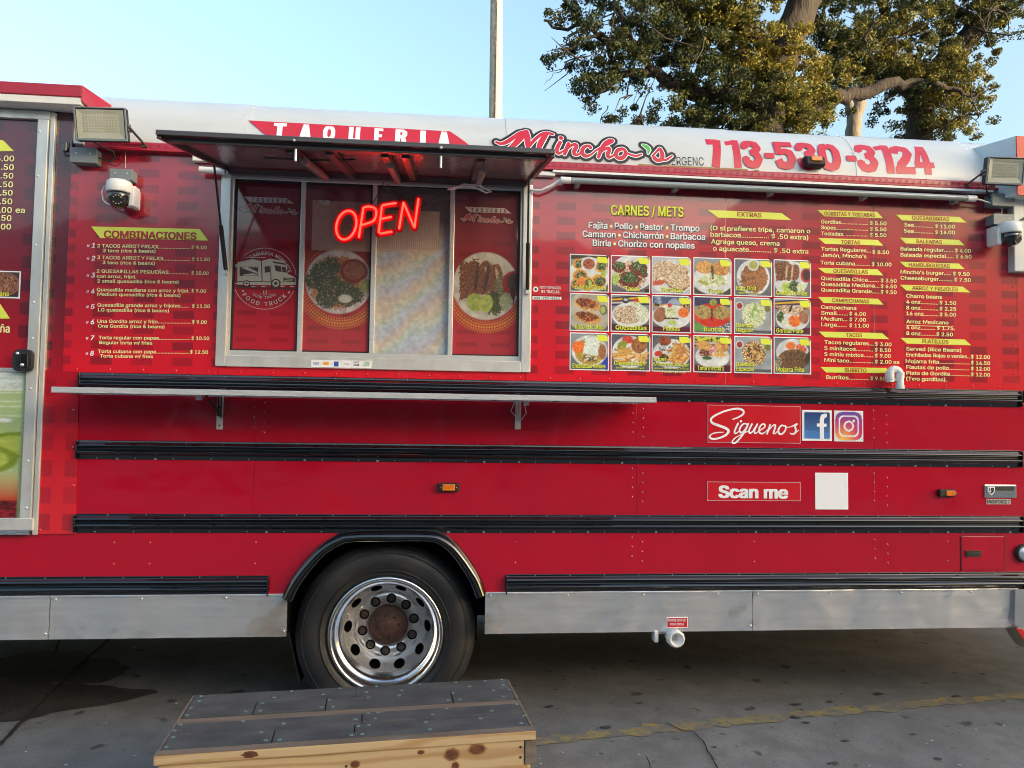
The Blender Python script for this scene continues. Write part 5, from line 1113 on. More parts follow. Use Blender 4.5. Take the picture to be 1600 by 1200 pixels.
# brushed script name, three printed layers
MS = [[(70, 236, 5), (100, 246, 7), (140, 228, 10), (185, 190, 10), (220, 155, 8), (262, 138, 7)], [(255, 138, 8), (235, 175, 14), (200, 225, 14), (165, 262, 10), (130, 285, 6)], [(258, 142, 10), (262, 190, 14), (262, 235, 12), (262, 268, 6)],
 [(262, 268, 6), (300, 215, 8), (345, 165, 8), (385, 145, 9), (420, 156, 7)], [(385, 150, 10), (360, 195, 13), (338, 240, 13), (330, 275, 9), (350, 285, 5)],
 [(470, 183, 11)], [(462, 218, 9), (446, 250, 9), (440, 275, 9), (455, 290, 6), (480, 272, 4)], [(515, 222, 8), (500, 260, 9), (488, 292, 7)], [(498, 268, 4), (530, 236, 6), (556, 226, 8), (562, 242, 9), (548, 270, 9), (548, 290, 7), (570, 292, 5), (592, 275, 4)],
 [(650, 242, 8), (640, 230, 6), (615, 238, 8), (598, 262, 9), (602, 288, 9), (625, 298, 7), (655, 285, 4), (680, 262, 4)], [(680, 262, 4), (730, 230, 6), (775, 200, 8), (792, 184, 8), (776, 180, 7), (745, 205, 9), (715, 255, 9), (698, 300, 7)],
 [(704, 280, 4), (735, 250, 6), (762, 240, 8), (768, 252, 8), (755, 280, 9), (762, 298, 7), (785, 290, 5), (806, 270, 4)], [(850, 240, 8), (822, 250, 9), (806, 278, 9), (820, 300, 8), (850, 296, 9), (868, 270, 9), (862, 246, 7), (850, 240, 6)], [(866, 262, 4), (900, 276, 5), (935, 282, 5), (968, 270, 4)],
 [(1035, 278, 4), (1062, 250, 5), (1085, 226, 6), (1092, 236, 8), (1100, 268, 10), (1092, 296, 9), (1065, 302, 8), (1048, 290, 9)], [(1092, 300, 5), (1125, 296, 5), (1160, 272, 4)]]
PEP = [[(980, 205, 6), (1000, 215, 13), (1016, 235, 12), (1010, 262, 5)]]
def brush(sc): return [smooth_stroke([(x*sc, -y*sc, r_*sc*1.35+.25*sc*4*.25) for x, y, r_ in s], 8*sc, 6) for s in MS], [smooth_stroke([(x*sc, -y*sc, r_*sc) for x, y, r_ in s], 8, 6) for s in PEP]
ms, pep = brush(.25)
om = cove_hit(760+600*.25, 170+260*.25); uxm = (cove_hit(1000, 240)[0]-cove_hit(900, 235)[0])/100
def logo_layers(b, place, cell=.55):
    allst = ms+pep
    for of, mi, d in ((6.4, 3, 0), (5.2, 2, .0008), (1.2, 1, .0016)): place(b, sdf_layers(allst, [of], cell*1.25)[0], mi, d)
    place(b, sdf_layers(ms, [0], cell)[0], 0, .0024); place(b, sdf_layers(pep, [-.1], cell)[0], 4, .0026)
b = MB()
def place_c(b, lay, mi, d):
    vs = [(x-150, y+65) for x, y in lay[0]]; fs = lay[1]
    sl = .042
    on_cove(b, vs, fs, lambda p: (om[0]+p[0]*uxm, om[1]+(p[1])*uxm*1.06+0*sl), mi, .0036+d)
logo_layers(b, place_c); part(b, 'script_name', ('rtxt2', 'wtxt', 'ktxt', 'wtxt2', 'gtxt'))
# roof side marker
q = cove_hit(1268, 256); p_ = cove_pt(q[0], q[1]); b = MB(); c_ = (p_[0], p_[1]-.02, p_[2])
b.prism([(p_[1]+.02, c_[2]-.03), (p_[1]-.045, c_[2]-.03), (p_[1]-.060, c_[2]-.022), (p_[1]-.055, c_[2]+.012), (p_[1]-.035, c_[2]+.034), (p_[1]+.02, c_[2]+.034)][::-1], c_[0]-.052, c_[0]+.052); o = part(b, 'roof_marker_lamp', 'blackmat', bevel=.010)
b = MB(); b.cbox((c_[0], p_[1]-.054, c_[2]+.010), (.062, .022, .026)); part(b, 'lens', 'amber', o, bevel=.003)

# ---- raised end caps --------------------------------------------------------------------
FYc = -.12
a = P(128, 132, FYc); c = P(0, 127, FYc); zt_ = (a.z+P(0, 127, FYc).z)/2; z1_ = P(70, 148.5, FYc).z; z2_ = P(70, 160, FYc).z
b = MB(); b.slab([(X0, z1_), (a.x, z1_), (a.x, zt_), (X0, zt_)], FYc, .55); cap1 = part(b, 'end_cap_box', 'red_dull', bevel=.004)
b = MB(); b.slab([(X0, z2_), (a.x-.004, z2_), (a.x-.004, z1_-.0005), (X0, z1_-.0005)], FYc+.006, .0); part(b, 'cap_lip', 'plast', cap1, bevel=.003)
b = MB(); b.add([(a.x+.001, FYc, zt_), (a.x+.001, FYc, z1_-.02), (a.x+.06, .06, z1_-.06), (a.x+.085, .2, zt_-.02), (a.x, .2, zt_-.02), (a.x, .06, z1_-.06)], [(0, 1, 2, 3), (0, 3, 4), (1, 5, 2)]); 
o = part(b, 'side_gusset', 'red_dull', cap1)
b = MB(); zs_ = P(70, 170, 0).z; b.slab([(X0, zs_), (P(122, 170).x, zs_), (P(122, 170).x, z2_+.02), (X0, z2_+.02)], -.030, .0); part(b, 'header_strip', 'alufr', cap1, bevel=.002)
FYr = -.13
a = P(1588, 212, FYr); zb_ = P(1592, 305, FYr).z
b = MB(); b.slab([(a.x, zb_), (X1+1.6, zb_), (X1+1.6, a.z), (a.x, a.z)], FYr, -.125); o = part(b, 'front_cap', 'sred', bevel=.004)
b = MB(); xa = a.x
b.add([(xa, -.125, a.z), (xa, -.125, zb_), (X1+1.6, -.125, zb_), (X1+1.6, -.125, a.z), (xa-.16, .30, a.z+.015), (xa-.06, .0, zb_), (X1+1.6, .3, zb_), (X1+1.6, .3, a.z+.015)], [(0, 4, 5, 1), (0, 3, 7, 4), (1, 5, 6, 2), (2, 6, 7, 3)]); part(b, 'cap_side', 'white', o)
b = MB()
za, zb2 = P(1590, 305, -.05).z, P(1590, 432, -.05).z
b.slab([(P(1585, 380, -.05).x, zb2+.03), (X1+1.6, zb2+.03), (X1+1.6, za), (P(1585, 380, -.05).x, za)], -.05, .03); o = part(b, 'cab_side_panel', 'white', bevel=.004)
b = MB(); q0, q1 = P(1592, 344, -.052), P(1592, 332, -.052); b.slab([(P(1592, 340, -.05).x, q0.z), (X1+1.6, q0.z+.09), (X1+1.6, q0.z+.5), (P(1592, 340, -.05).x+.2, q0.z+.12)], -.056, -.05); part(b, 'cab_window', 'blackmat', o)
b = MB(); b.box((xe+.001, 0, z_r1t), (X1+1.6, .03, z_eave)); part(b, 'front_wrap_strip', 'wrap')
b = MB(); q0 = P(1588, 982, -.03); b.add([(q0.x-.01, -.03, q0.z+.03), (q0.x+.10, -.03, q0.z-.13), (q0.x+1.2, -.03, q0.z-.13), (q0.x+1.2, -.03, z_skt), (q0.x+.0, -.03, z_skt)], [(0, 1, 2, 3, 4)]); b.add([(q0.x-.01, .1, q0.z+.03), (q0.x-.01, -.03, q0.z+.03), (q0.x+.10, -.03, q0.z-.13), (q0.x+.10, .1, q0.z-.13)], [(0, 3, 2, 1)]); part(b, 'front_bumper_side', 'chrome')
b = MB(); b.slab([(q0.x-.005, q0.z), (q0.x+.09, q0.z-.125), (q0.x+.12, q0.z-.125), (q0.x+.03, q0.z)], -.036, -.031); part(b, 'red_reflector', 'sred')

# ---- side door on the left ----------------------------------------------------------------
door = bpy.data.objects.new('side_door', None); COL.objects.link(door); door.location = (P(0, 500).x-.2, 0, .8); door.parent = truck; door.matrix_parent_inverse = inv_world(truck)
zt_, zb_ = P(40, 173, -.02).z, Z((30, 832), (10, 832))
fx = P(70, 500, -.02).x; DX0 = P(0, 500).x-.62
def vbar(x0, x1, y0, y1, name, m, par, za, zb, bev=.003): b = MB(); b.box((x0, y0, za), (x1, y1, zb)); return part(b, name, m, par, bevel=bev)
xo = P(72, 500, -.02).x; xi = P(64, 500, -.02).x; xj_ = P(45.5, 500, -.02).x
vbar(xi+.002, xo, -.018, .004, 'door_jamb', 'alufr', door, zb_-.01, zt_)
vbar(xj_, xi-.003, -.026, .004, 'door_stile', 'alufr', door, zb_+.055, zt_-.002)
b = MB(); b.box((DX0, -.0285, P(20, 185, -.02).z), (P(79, 178, -.02).x, .004, P(20, 172, -.02).z)); part(b, 'door_top_rail', 'alufr', door, bevel=.003)
b = MB(); b.box((DX0, -.030, P(20, 829, -.03).z), (P(50.5, 820, -.03).x, .004, P(20, 810, -.03).z)); part(b, 'door_bottom_rail', 'alufr', door, bevel=.003)
M['tread'] = mat('tread_plate', (.55, .55, .54), .3, metal=1, bump=(60, 1, .006, (1, 1, 2)))
b = MB(); b.box((DX0, -.034, P(20, 835.5, -.03).z), (P(46, 830, -.03).x, .004, P(20, 829.5, -.03).z)); part(b, 'tread_strip', 'tread', door)
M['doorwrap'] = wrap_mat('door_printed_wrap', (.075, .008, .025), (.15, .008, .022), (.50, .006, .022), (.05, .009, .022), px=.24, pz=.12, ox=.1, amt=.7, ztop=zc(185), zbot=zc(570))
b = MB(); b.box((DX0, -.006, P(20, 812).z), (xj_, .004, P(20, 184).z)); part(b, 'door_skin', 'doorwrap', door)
for i, y in enumerate((180, 205, 275, 383, 472, 528, 607, 720, 794)):
    b = MB(); q = P(62-(y-180)*.034, y, -.027); b.disc((q.x, -.0265, q.z), .008, 8); part(b, 'door_rivet', 'steel', door)
# door prints
def banner_d(pxs, y=-.0085):
    b = MB(); b.slab([(P(x, yy).x, P(x, yy).z) for x, yy in pxs], y, -.006); part(b, 'menu_heading', 'ban', door)
banner_d([(-40, 218), (6, 220), (23, 237), (-40, 237)]); banner_d([(-40, 472), (0, 473), (16.5, 498), (-40, 498)])
b = MB()
for s_, y in (('$ 5.00', 252), ('$ 6.50', 265.5), ('$ 4.50', 279), ('$ 3.50', 292.5), ('$ 7.50', 305.5), ('$ 6.50', 319), ('$ 6.00', 332.5), ('$ 2.50', 345), ('$ 3.00', 358.5)): xr = 22-(y-252)*.045; text(b, s_, xr-41, y-.5, xr, y, 8.6, 0, -.0082, off=.03)
text(b, 'ea', 24, 332.5, 39, 332.8, 8.6, 0, -.0082, off=.03); text(b, 'Piña', -12, 519, 15, 519.5, 12.5, 0, -.0082, off=.03); part(b, 'menu_text', 'ytxt', door)
p = Paint(50, 30, (70, 55, 45), (60, 45, 38)); p.e(.5, .5, .47, .42, [(150, 95, 70), (110, 65, 45), (190, 135, 105), (80, 45, 32)], cell=2.2, rag=.1); p.ring(.5, .5, .5, .46, .02, [(170, 110, 90)])
xl, xr_ = P(-20, 445).x, P(33, 445).x; b = MB(); b.box((xl, -.0078, P(20, 466.5).z), (xr_, -.006, P(20, 424).z)); o = part(b, 'photo_border', 'wtxt', door)
p.mesh('food_photo', [(xl+.005, P(20, 424).z-.006), (xr_-.006, P(20, 424).z-.006), (xr_-.006, P(20, 466).z+.006), (xl+.005, P(20, 466).z+.006)], -.0086, M['photo'], o)
b = MB(); text(b, 'Beans', -12, 462, 14, 462.5, 7, 0, -.0094, off=.03); part(b, 'photo_caption', 'yel', o)
# lemonade print in the lower half
p = Paint(90, 200, (190, 205, 175), (175, 185, 110)); p.asp = 2.2
p.fill((p.Y < .13).astype(float)*.9, [(205, 215, 215), (180, 192, 190), (215, 225, 228)], 6, .8); p.fill((p.Y > .13) & (p.Y < .72), [(168, 188, 130), (160, 182, 118), (178, 194, 140)], 20, .9)
for y in (.12, .14, .20, .235, .30): p.r(.5, y, .6, .004, [(205, 215, 185)])
p.e(.86, .33, .04, .015, [(225, 230, 220)]); p.e(.4, .36, .1, .01, [(215, 222, 205)])
def slice_(cx, cy, r_): p.e(cx, cy, r_, r_/2.6, [(150, 168, 62)], cell=8); p.e(cx, cy, r_*.88, r_*.88/2.6, [(172, 186, 88), (160, 176, 74)], cell=5); p.ring(cx, cy, r_*.95, r_*.95/2.6, .012, [(120, 140, 40)])
slice_(.95, .50, .21); slice_(.68, .60, .26)
k = np.clip((p.Y-.68)/.2, 0, 1)[..., None]; p.C = p.C*(1-k)+np.array(lin((185, 60, 35)))*k
p.fill((p.Y > .88).astype(float), [(110, 18, 28), (70, 14, 22), (150, 30, 34)], 2.5); p.r(.985, .5, .02, .55, [(150, 165, 120)])
xl, xr_ = DX0, P(42, 690).x
p.mesh('drink_photo', [(xl, P(20, 582).z), (xr_, P(20, 582).z), (xr_, P(20, 809).z), (xl, P(20, 809).z)], -.0072, M['photo'], door)
b = MB(); b.box((DX0, -.009, P(20, 581).z), (xr_, -.006, P(20, 575).z)); part(b, 'photo_edge_strip', 'alufr', door)
# handle
a, c = P(19.5, 545.5, -.05), P(49.5, 580.5, -.05); cx_h, cz_h = (a.x+c.x)/2, (a.z+c.z)/2; hw, hh = (c.x-a.x)/2, (a.z-c.z)/2
b = MB(); r0 = .028; pts = []
for sx_, sz, t0 in ((1, 1, 0), (-1, 1, pi/2), (-1, -1, pi), (1, -1, 3*pi/2)):
    for k in range(6): t_ = t0+pi/2*k/5; pts.append((cx_h+sx_*(hw-r0)+r0*cos(t_), cz_h+sz*(hh-r0)+r0*sin(t_)))
b.slab(pts, -.050, -.026); hd = part(b, 'door_handle', 'blackmat', door, bevel=.006)
b = MB(); b.box((cx_h-.005, -.058, cz_h-hh*.62), (cx_h+hw*.62, -.050, cz_h+hh*.62)); part(b, 'paddle', 'lens', hd, bevel=.003)
b = MB(); b.box((cx_h-hw*.62, -.0515, cz_h-hh*.55), (cx_h-.012, -.0502, cz_h+hh*.3)); part(b, 'finger_recess', 'ktxt', hd)
b = MB(); b.disc((cx_h-hw*.48, -.052, cz_h+hh*.62), .010, 14, 0, .006); part(b, 'lock', 'chrome', hd)
b = MB(); b.disc((cx_h+hw*.10, -.059, cz_h-hh*.42), .010, 14, 0, .005); part(b, 'key_cylinder', 'chrome', hd)

# ---- window prints ---------------------------------------------------------------------
def pane_mark(b, pxs, mi, Y=.0195): b.add([P(x, y, Y) for x, y in pxs], [tuple(range(len(pxs)-1, -1, -1))] if True else [], mi)
M['film_grey'] = mat('grey_film_print', (.50, .43, .43), .3, coat=1); M['film_red'] = mat('dull_red_film_print', (.36, .05, .06), .3, coat=1); M['film_cream'] = mat('cream_film_print', (.50, .46, .38), .3, coat=1); M['film_dark'] = mat('dark_film_print', (.06, .02, .02), .3, coat=1)
M['film_green'] = mat('dull_green_film_print', (.10, .16, .10), .3, coat=1)
def small_logo(ox, oy, s_):
    b = MB(); f = lambda x, y: (ox+x*s_, oy+y*s_)
    pane_mark(b, [f(0, 0), f(66, 2.5), f(77, 11), f(8, 9)][::1], 0, .0190)
    text(b, 'TAQUERIA', *f(11, 8), *f(68, 10), 6*s_, 3, .0184, off=.045, spacing=2.0)
    allst = ms+pep; scx = 86*s_/275; o = P(ox-6*s_, oy+11*s_, .019); px1 = (P(800, 400, .019).x-P(700, 400, .019).x)/100
    for lay, mi, d in ((sdf_layers(allst, [5.6], 1.1)[0], 3, .0192), (sdf_layers(allst, [2.4], 1.0)[0], 0, .0186), (sdf_layers(ms, [-.3], .8)[0], 1, .0180), (sdf_layers(pep, [0], .8)[0], 2, .0178)):
        vs = [(x-17, y+32) for x, y in lay[0]]
        b.add([(o.x+x*scx*px1, d, o.z+y*scx*px1-(x*scx*px1)*-.01) for x, y in vs], lay[1], mi)
    part(b, 'small_name_print', [M[q] for q in ('film_grey', 'film_red', 'film_green', 'film_dark')])
def part(mb, name, m, parent=truck, **k):
    ms_ = M[m] if isinstance(m, str) else ([M[q] if isinstance(q, str) else q for q in m] if isinstance(m, (list, tuple)) else m)
    return mb.build(name, ms_, parent, **k)
small_logo(382, 307, 1.0); small_logo(726, 323, .95)
b = MB(); pane_mark(b, [(497, 312), (515, 313), (515, 320), (503, 320)], 0, .0188); text(b, 'T', 504, 318.5, 508, 318.5, 5, 1, .018, off=.04); part(b, 'small_name_print', ('film_grey', 'film_dark'))
# round emblem with a little van
b = MB(); E0 = 320; f = lambda x, y: (E0+x/5.333, 380+y/5.333); Y_e = .0186
q = P(*f(500, 295), Y_e); pxe = (P(500, 440, Y_e).x-P(400, 440, Y_e).x)/100/5.333
def ring_(rr, t0, t1, wd, mi):
    n = 60; vs = []
    for k in range(n+1):
        t = t0+(t1-t0)*k/n; vs += [(q.x+(rr-wd)*pxe*cos(t), Y_e, q.z+(rr-wd)*pxe*sin(t)), (q.x+(rr+wd)*pxe*cos(t), Y_e, q.z+(rr+wd)*pxe*sin(t))]
    b.add(vs, [(2*k, 2*k+2, 2*k+3, 2*k+1) for k in range(n)], mi)
ring_(262, -2.75, -.38, 2.2, 0); ring_(262, .15, 2.3, 2.2, 0)
def arc_text(s, rr, t0, t1, h, inner=False, mi=0):
    ws = [max(np.ptp(glyphs(c_, .03, 3)[0][:, 0]), .12)+.12 if c_ != ' ' else .35 for c_ in s]; tot = sum(ws); u = 0
    for c_, w_ in zip(s, ws):
        t = t0+(t1-t0)*(u+w_/2)/tot; u += w_
        if c_ == ' ': continue
        V, Fc = glyphs(c_, .035, 3); cx_ = (V[:, 0].min()+V[:, 0].max())/2; sc = h*pxe/CAPH
        up = Vector((cos(t), sin(t))); 
        if inner: up = -up
        rt = Vector((up.y, -up.x)); o_ = Vector((q.x+rr*pxe*cos(t), q.z+rr*pxe*sin(t)))
        b.add([((o_+rt*(p_[0]-cx_)*sc+up*p_[1]*sc).x, Y_e-.0004-lift(V, i_), (o_+rt*(p_[0]-cx_)*sc+up*p_[1]*sc).y) for i_, p_ in enumerate(V)], Fc, mi)
arc_text("TAQUERIA MINCHO'S", 205, 2.20, .28, 26, mi=0); arc_text('FOOD TRUCK', 235, -2.50, -.62, 34, True); arc_text('GOOD TASTE', 172, -2.20, -.95, 20, True)
for x, y in ((318, 398), (702, 410)): c_ = P(*f(x, y), Y_e); b.add([(c_.x+9*pxe*cos(2*pi*j/8), Y_e, c_.z+9*pxe*sin(2*pi*j/8)) for j in range(8)], [tuple(range(8))], 0)
def em(pxs, mi, k=0): pane_mark(b, [f(*p_) for p_ in pxs], mi, Y_e-.0003-.0004*k)
em([(272, 290), (272, 160), (400, 132), (470, 150), (540, 128), (660, 148), (680, 180), (690, 255), (755, 285), (758, 345), (640, 352), (270, 345)], 1)
em([(290, 190), (445, 190), (445, 272), (290, 272)], 2, 1); em([(240, 182), (400, 135), (445, 180), (445, 195), (262, 195)], 1, 2); em([(300, 205), (350, 195), (440, 240), (440, 255)], 1, 2); em([(320, 262), (400, 250), (440, 262), (440, 268), (320, 270)], 1, 2)
for k in range(8): em([(255+k*24, 196), (255+k*24+12, 196), (255+k*24+6, 206)], 1, 2)
em([(468, 150), (476, 150), (482, 318), (474, 318)], 2, 1); em([(498, 195), (540, 190), (545, 240), (500, 246)], 2, 1); em([(580, 182), (632, 190), (640, 240), (590, 232)], 2, 1); em([(640, 195), (672, 200), (686, 245), (648, 242)], 2, 1)
em([(565, 150), (672, 168), (678, 182), (570, 165)], 2, 1); em([(272, 315), (660, 320), (660, 326), (272, 322)], 2, 1); em([(655, 285), (750, 292), (750, 325), (655, 318)], 2, 1); em([(672, 293), (735, 298), (735, 304), (672, 299)], 1, 2); em([(665, 308), (735, 312), (735, 316), (665, 313)], 1, 2); em([(552, 190), (556, 318), (549, 318), (546, 190)], 2, 1)
for cx_, cy_, r_ in ((348, 335, 28), (592, 335, 40)):
    for rr, mi, kk in ((r_, 2, 2), (r_*.72, 1, 3), (r_*.35, 2, 4)):
        c_ = P(*f(cx_, cy_), Y_e); b.add([(c_.x+rr*pxe*cos(2*pi*j/20), Y_e-.0003-.0004*kk, c_.z+rr*pxe*sin(2*pi*j/20)) for j in range(20)], [tuple(range(20))], mi)
em([(235, 362), (765, 376), (765, 383), (270, 372)], 2, 1); em([(235, 333), (270, 333), (270, 337), (235, 337)], 0, 1); em([(320, 118), (510, 118), (510, 121), (380, 123)], 0, 1)
for x in (395, 480, 640, 720): em([(x, 355), (x+40, 365), (x-12, 365)], 0, 2)
em([(488, 395), (494, 395), (496, 435), (490, 435)], 0, 1); em([(508, 395), (516, 395), (513, 435), (508, 435)], 0, 1); em([(455, 422), (480, 422), (480, 425), (455, 425)], 0, 1); em([(520, 422), (562, 424), (562, 427), (520, 425)], 0, 1)
part(b, 'round_emblem_print', ('film_grey', 'film_cream', 'film_dark'))
# six payment labels on the sill
PB = (.02, .08, .35)
M['bluep'] = mat('blue_print', (.02, .10, .45), .4); M['orp'] = mat('orange_print', (.85, .35, .05), .4)
fy = FY-.0010
for i in range(6):
    x0 = 486+i*15.9; a, c = P(x0, 562.3+i*.25, fy), P(x0+15.2, 573.8+i*.3, fy); b = MB(); b.box((a.x, fy-.0012, c.z), (c.x, fy+.002, a.z), 0)
    if i == 0: text(b, 'VISA', x0+3, 569.5, x0+12.5, 569.6, 3.6, 1, fy-.0022, off=.02, slant=.2)
    if i == 1:
        for dx, mm in ((-.006, 2), (.006, 2)): c_ = P(x0+7.5, 567.8, fy-.002); b.add([(c_.x+dx+.010*cos(2*pi*j/14), fy-.0018-(dx > 0)*.0004, c_.z+.009*sin(2*pi*j/14)) for j in range(14)], [tuple(range(14))], mm)
    if i == 2: c_ = P(x0+7.5, 568.6, fy-.002); b.box((c_.x-.012, fy-.0020, c_.z-.013), (c_.x+.012, fy-.0013, c_.z+.013), 1)
    if i == 3: c_ = P(x0+7.5, 568.6, fy-.002); b.box((c_.x-.016, fy-.0020, c_.z-.002), (c_.x+.016, fy-.0013, c_.z+.001), 3)
    if i == 4: text(b, 'GIFT', x0+3, 567.5, x0+12, 567.7, 2.6, 3, fy-.002, off=.03); text(b, 'CARD', x0+3, 571.5, x0+12, 571.7, 2.6, 3, fy-.002, off=.03)
    if i == 5: text(b, 'FREE', x0+3, 567.7, x0+12, 568, 2.6, 4, fy-.002, off=.03, slant=.2); text(b, 'WIFI', x0+2, 571.7, x0+11, 572, 2.6, 4, fy-.002, off=.03, slant=.2)
    part(b, 'payment_label', ('wtxt', 'bluep', 'orp', 'ktxt', 'gtxt'))

# ---- raised service hatch (awning) -----------------------------------------------------------
M['hatch'] = mat('dark_hatch_lining', (.70, .50, .52), .20, metal=.75, bump=(16, .5, .006, (2.2, 1, 1)), var=(3, .6, (.42, .28, .29)))
M['hframe'] = mat('dark_frame_trim', (.055, .048, .050), .32, coat=.3, var=(14, .4, (.06, .05, .05)))
HX0, HX1 = P(246, 199, -.98).x, P(866, 238, -.98).x
HYF = -.98
zf = (P(246, 199, HYF).z+P(866, 238, HYF).z)/2; zr = Z((365, 279), (820, 296))+.012
# nudge: front edge top sits at zf, rear underside at zr
hx = lambda u: HX0+(HX1-HX0)*u
hy = lambda v: HYF+(0.0-HYF)*v*.985
hz = lambda v, d=0: (zf-.040)+(zr-(zf-.045))*v+d
b = MB()
def hq(u0, v0, u1, v1, d0, d1, mi=0):
    vs = [(hx(u), hy(v), hz(v, d)) for d in (d0, d1) for u, v in ((u0, v0), (u1, v0), (u1, v1), (u0, v1))]
    b.add(vs, [(3, 2, 1, 0), (4, 5, 6, 7), (0, 1, 5, 4), (1, 2, 6, 5), (2, 3, 7, 6), (3, 0, 4, 7)], mi)
hq(0, 0, 1, 1, .026, .041); hatch = part(b, 'service_hatch', 'hatch')
b = MB(); hq(-.002, -.012, 1.002, -.001, 0.020, .041); part(b, 'hatch_front_lip', 'hframe', hatch, bevel=.003)
b = MB(); hq(-.002, 0, .010, 1, .006, .0425); part(b, 'hatch_side_lip', 'hframe', hatch, bevel=.003)
b = MB(); hq(.990, 0, 1.002, 1, .006, .0425); part(b, 'hatch_side_lip', 'hframe', hatch, bevel=.003)
b = MB(); hq(.02, .02, .98, .075, -.002, .0215); part(b, 'hatch_cross_bar', 'hframe', hatch, bevel=.003)
b = MB(); hq(.012, .93, .988, 1, -.012, .0215); part(b, 'hinge_bar', 'hframe', hatch, bevel=.003)
for u in (.30, .40, .545, .60, .80): b = MB(); hq(u, .10, u+.022, .93, -.012, .0215); part(b, 'hatch_rib', 'hframe', hatch, bevel=.003)
M['barw'] = mat('grey_lamp_bar', (.30, .20, .20), .3, coat=.5)
for u in (.325, .56, .825):
    b = MB(); b.tube([(hx(u), hy(.30), hz(.3, -.012)), (hx(u), hy(.92), hz(.92, -.012))], .018, 10); part(b, 'lamp_bar', 'barw', hatch)
for u in (.335, .705): b = MB(); b.tube([(hx(u), hy(.03), hz(0, .0)), (hx(u), hy(.03), hz(0, -.05))], .006, 6); part(b, 'hatch_latch', 'steel', hatch); b = MB(); b.disc((hx(u), hy(0)-.012, hz(0, .022)), .006, 8); part(b, 'latch_cap', 'steel', hatch)
# gas struts
for px_, ya, yb, u in ((353, 424, 0, .012), (824, 455, 0, .988)):
    A_ = P(px_, ya, -.03); B_ = Vector((hx(u)+(.02 if u < .5 else -.02), hy(.62), hz(.62, -.01))); mid_ = A_.lerp(B_, .45); b = MB(); b.tube([A_, mid_], .011, 10); b.tube([mid_, B_], .0055, 8); o = part(b, 'gas_strut', 'cable', hatch); b = MB(); b.cbox((A_.x, A_.y, A_.z), (.02, .03, .03)); part(b, 'strut_mount', 'steel', o)
# white stub mounts beside the window
for x0, x1, y0, y1 in ((304, 345, 246, 256), (829, 866, 270, 278)): a, c = P(x0, y0), P(x1, y1); b = MB(); b.box((a.x, -.035, c.z), (c.x, 0, a.z)); part(b, 'hinge_bracket', 'plast', bevel=.003)
for x0, x1, y0, y1 in ((312, 352, 261, 270),): b = MB(); q0, q1 = P(x0, 265, -.05), P(x1, 268, -.05); b.tube([q0, q1], .017, 12); part(b, 'hinge_tube', 'plast')
b = MB(); b.tube([P(828, 297, -.03), P(845, 298, -.05), P(862, 290, -.06), P(876, 281, -.06), P(890, 280, -.055)], .008, 8); o = part(b, 'white_cord', 'plast')
b = MB(); b.tube([P(700, 296, -.12), P(725, 288, -.2), P(750, 290, -.2), P(768, 300, -.2), P(760, 301, -.2), P(740, 292, -.2), P(722, 291, -.2), P(705, 297, -.12)], .005, 6); part(b, 'cord_loop', 'plast', hatch)
b = MB(); b.tube([hatch_p for hatch_p in [(hx(.56), hy(.9), hz(.9, -.015)), (hx(.66), hy(.85), hz(.9, -.03)), (hx(.82), hy(.9), hz(.9, -.02))]], .004, 6); part(b, 'hatch_wiring', 'cable', hatch); b = MB(); b.tube([(hx(.2), hy(.42), hz(.42, .01)), (hx(.35), hy(.40), hz(.4, .005)), (hx(.46), hy(.38), hz(.4, .012))], .005, 6); part(b, 'hatch_wiring', 'cable', hatch)

# ================================================================= things hung on or standing by the truck
def tpart(mb, name, m, parent, **k): return part(mb, name, m, parent, **k)
# neon OPEN sign: letters traced on its own tilted plane just in front of the glass
YN = -.06
neon = thing('neon_sign', 'red glowing neon OPEN sign hanging in the serving window', 'neon sign', P(590, 345, YN))
NZ = lambda x, y: (500+x/4.0, 170+y/4.0)
O_ = [(165+58*cos(t)+14*sin(t), 728+92*sin(t)*1.0-8*cos(t)) for t in np.linspace(-1.35, 4.93-.0, 30)]
NS = [[(165+62*cos(t)-16*sin(t)*-1*0+ -14*sin(t), 728+90*sin(t)) for t in np.linspace(0, 2*pi, 32)],
      [(243, 806), (272, 618)], [(272, 618), (310, 612), (345, 625), (352, 655), (340, 695), (312, 712), (258, 728)],
      [(478, 590), (388, 604), (366, 782), (452, 768)], [(380, 690), (448, 676)],
      [(494, 752), (522, 586)], [(522, 586), (588, 740)], [(590, 745), (616, 562)]]
pn = lambda x, y: P(*NZ(x, y), YN)
k4 = (P(700, 400, YN).x-P(600, 400, YN).x)/100/4
strokes = [[((pn(x, y).x), pn(x, y).z, 21*k4) for x, y in s] for s in NS]
lay = sdf_layers(strokes, [0], .0035)[0]
b = MB(); n = len(lay[0]); b.add([(x, YN+.004, z) for x, z in lay[0]], lay[1]); b.add([(x, YN+.012, z) for x, z in lay[0]], [f[::-1] for f in lay[1]])
from collections import Counter
ec = Counter(); ed = {}
for f in lay[1]:
    for i in range(len(f)): a_, c_ = f[i], f[(i+1) % len(f)]; ec[(min(a_, c_), max(a_, c_))] += 1; ed[(min(a_, c_), max(a_, c_))] = (a_, c_)
vs = []; fs = []
for k_e, cnt in ec.items():
    if cnt == 1:
        a_, c_ = ed[k_e]; i = len(vs); vs += [(lay[0][a_][0], YN+.004, lay[0][a_][1]), (lay[0][c_][0], YN+.004, lay[0][c_][1]), (lay[0][c_][0], YN+.012, lay[0][c_][1]), (lay[0][a_][0], YN+.012, lay[0][a_][1])]; fs.append((i, i+3, i+2, i+1))
b.add(vs, fs); tpart(b, 'backing', 'neonb', neon)
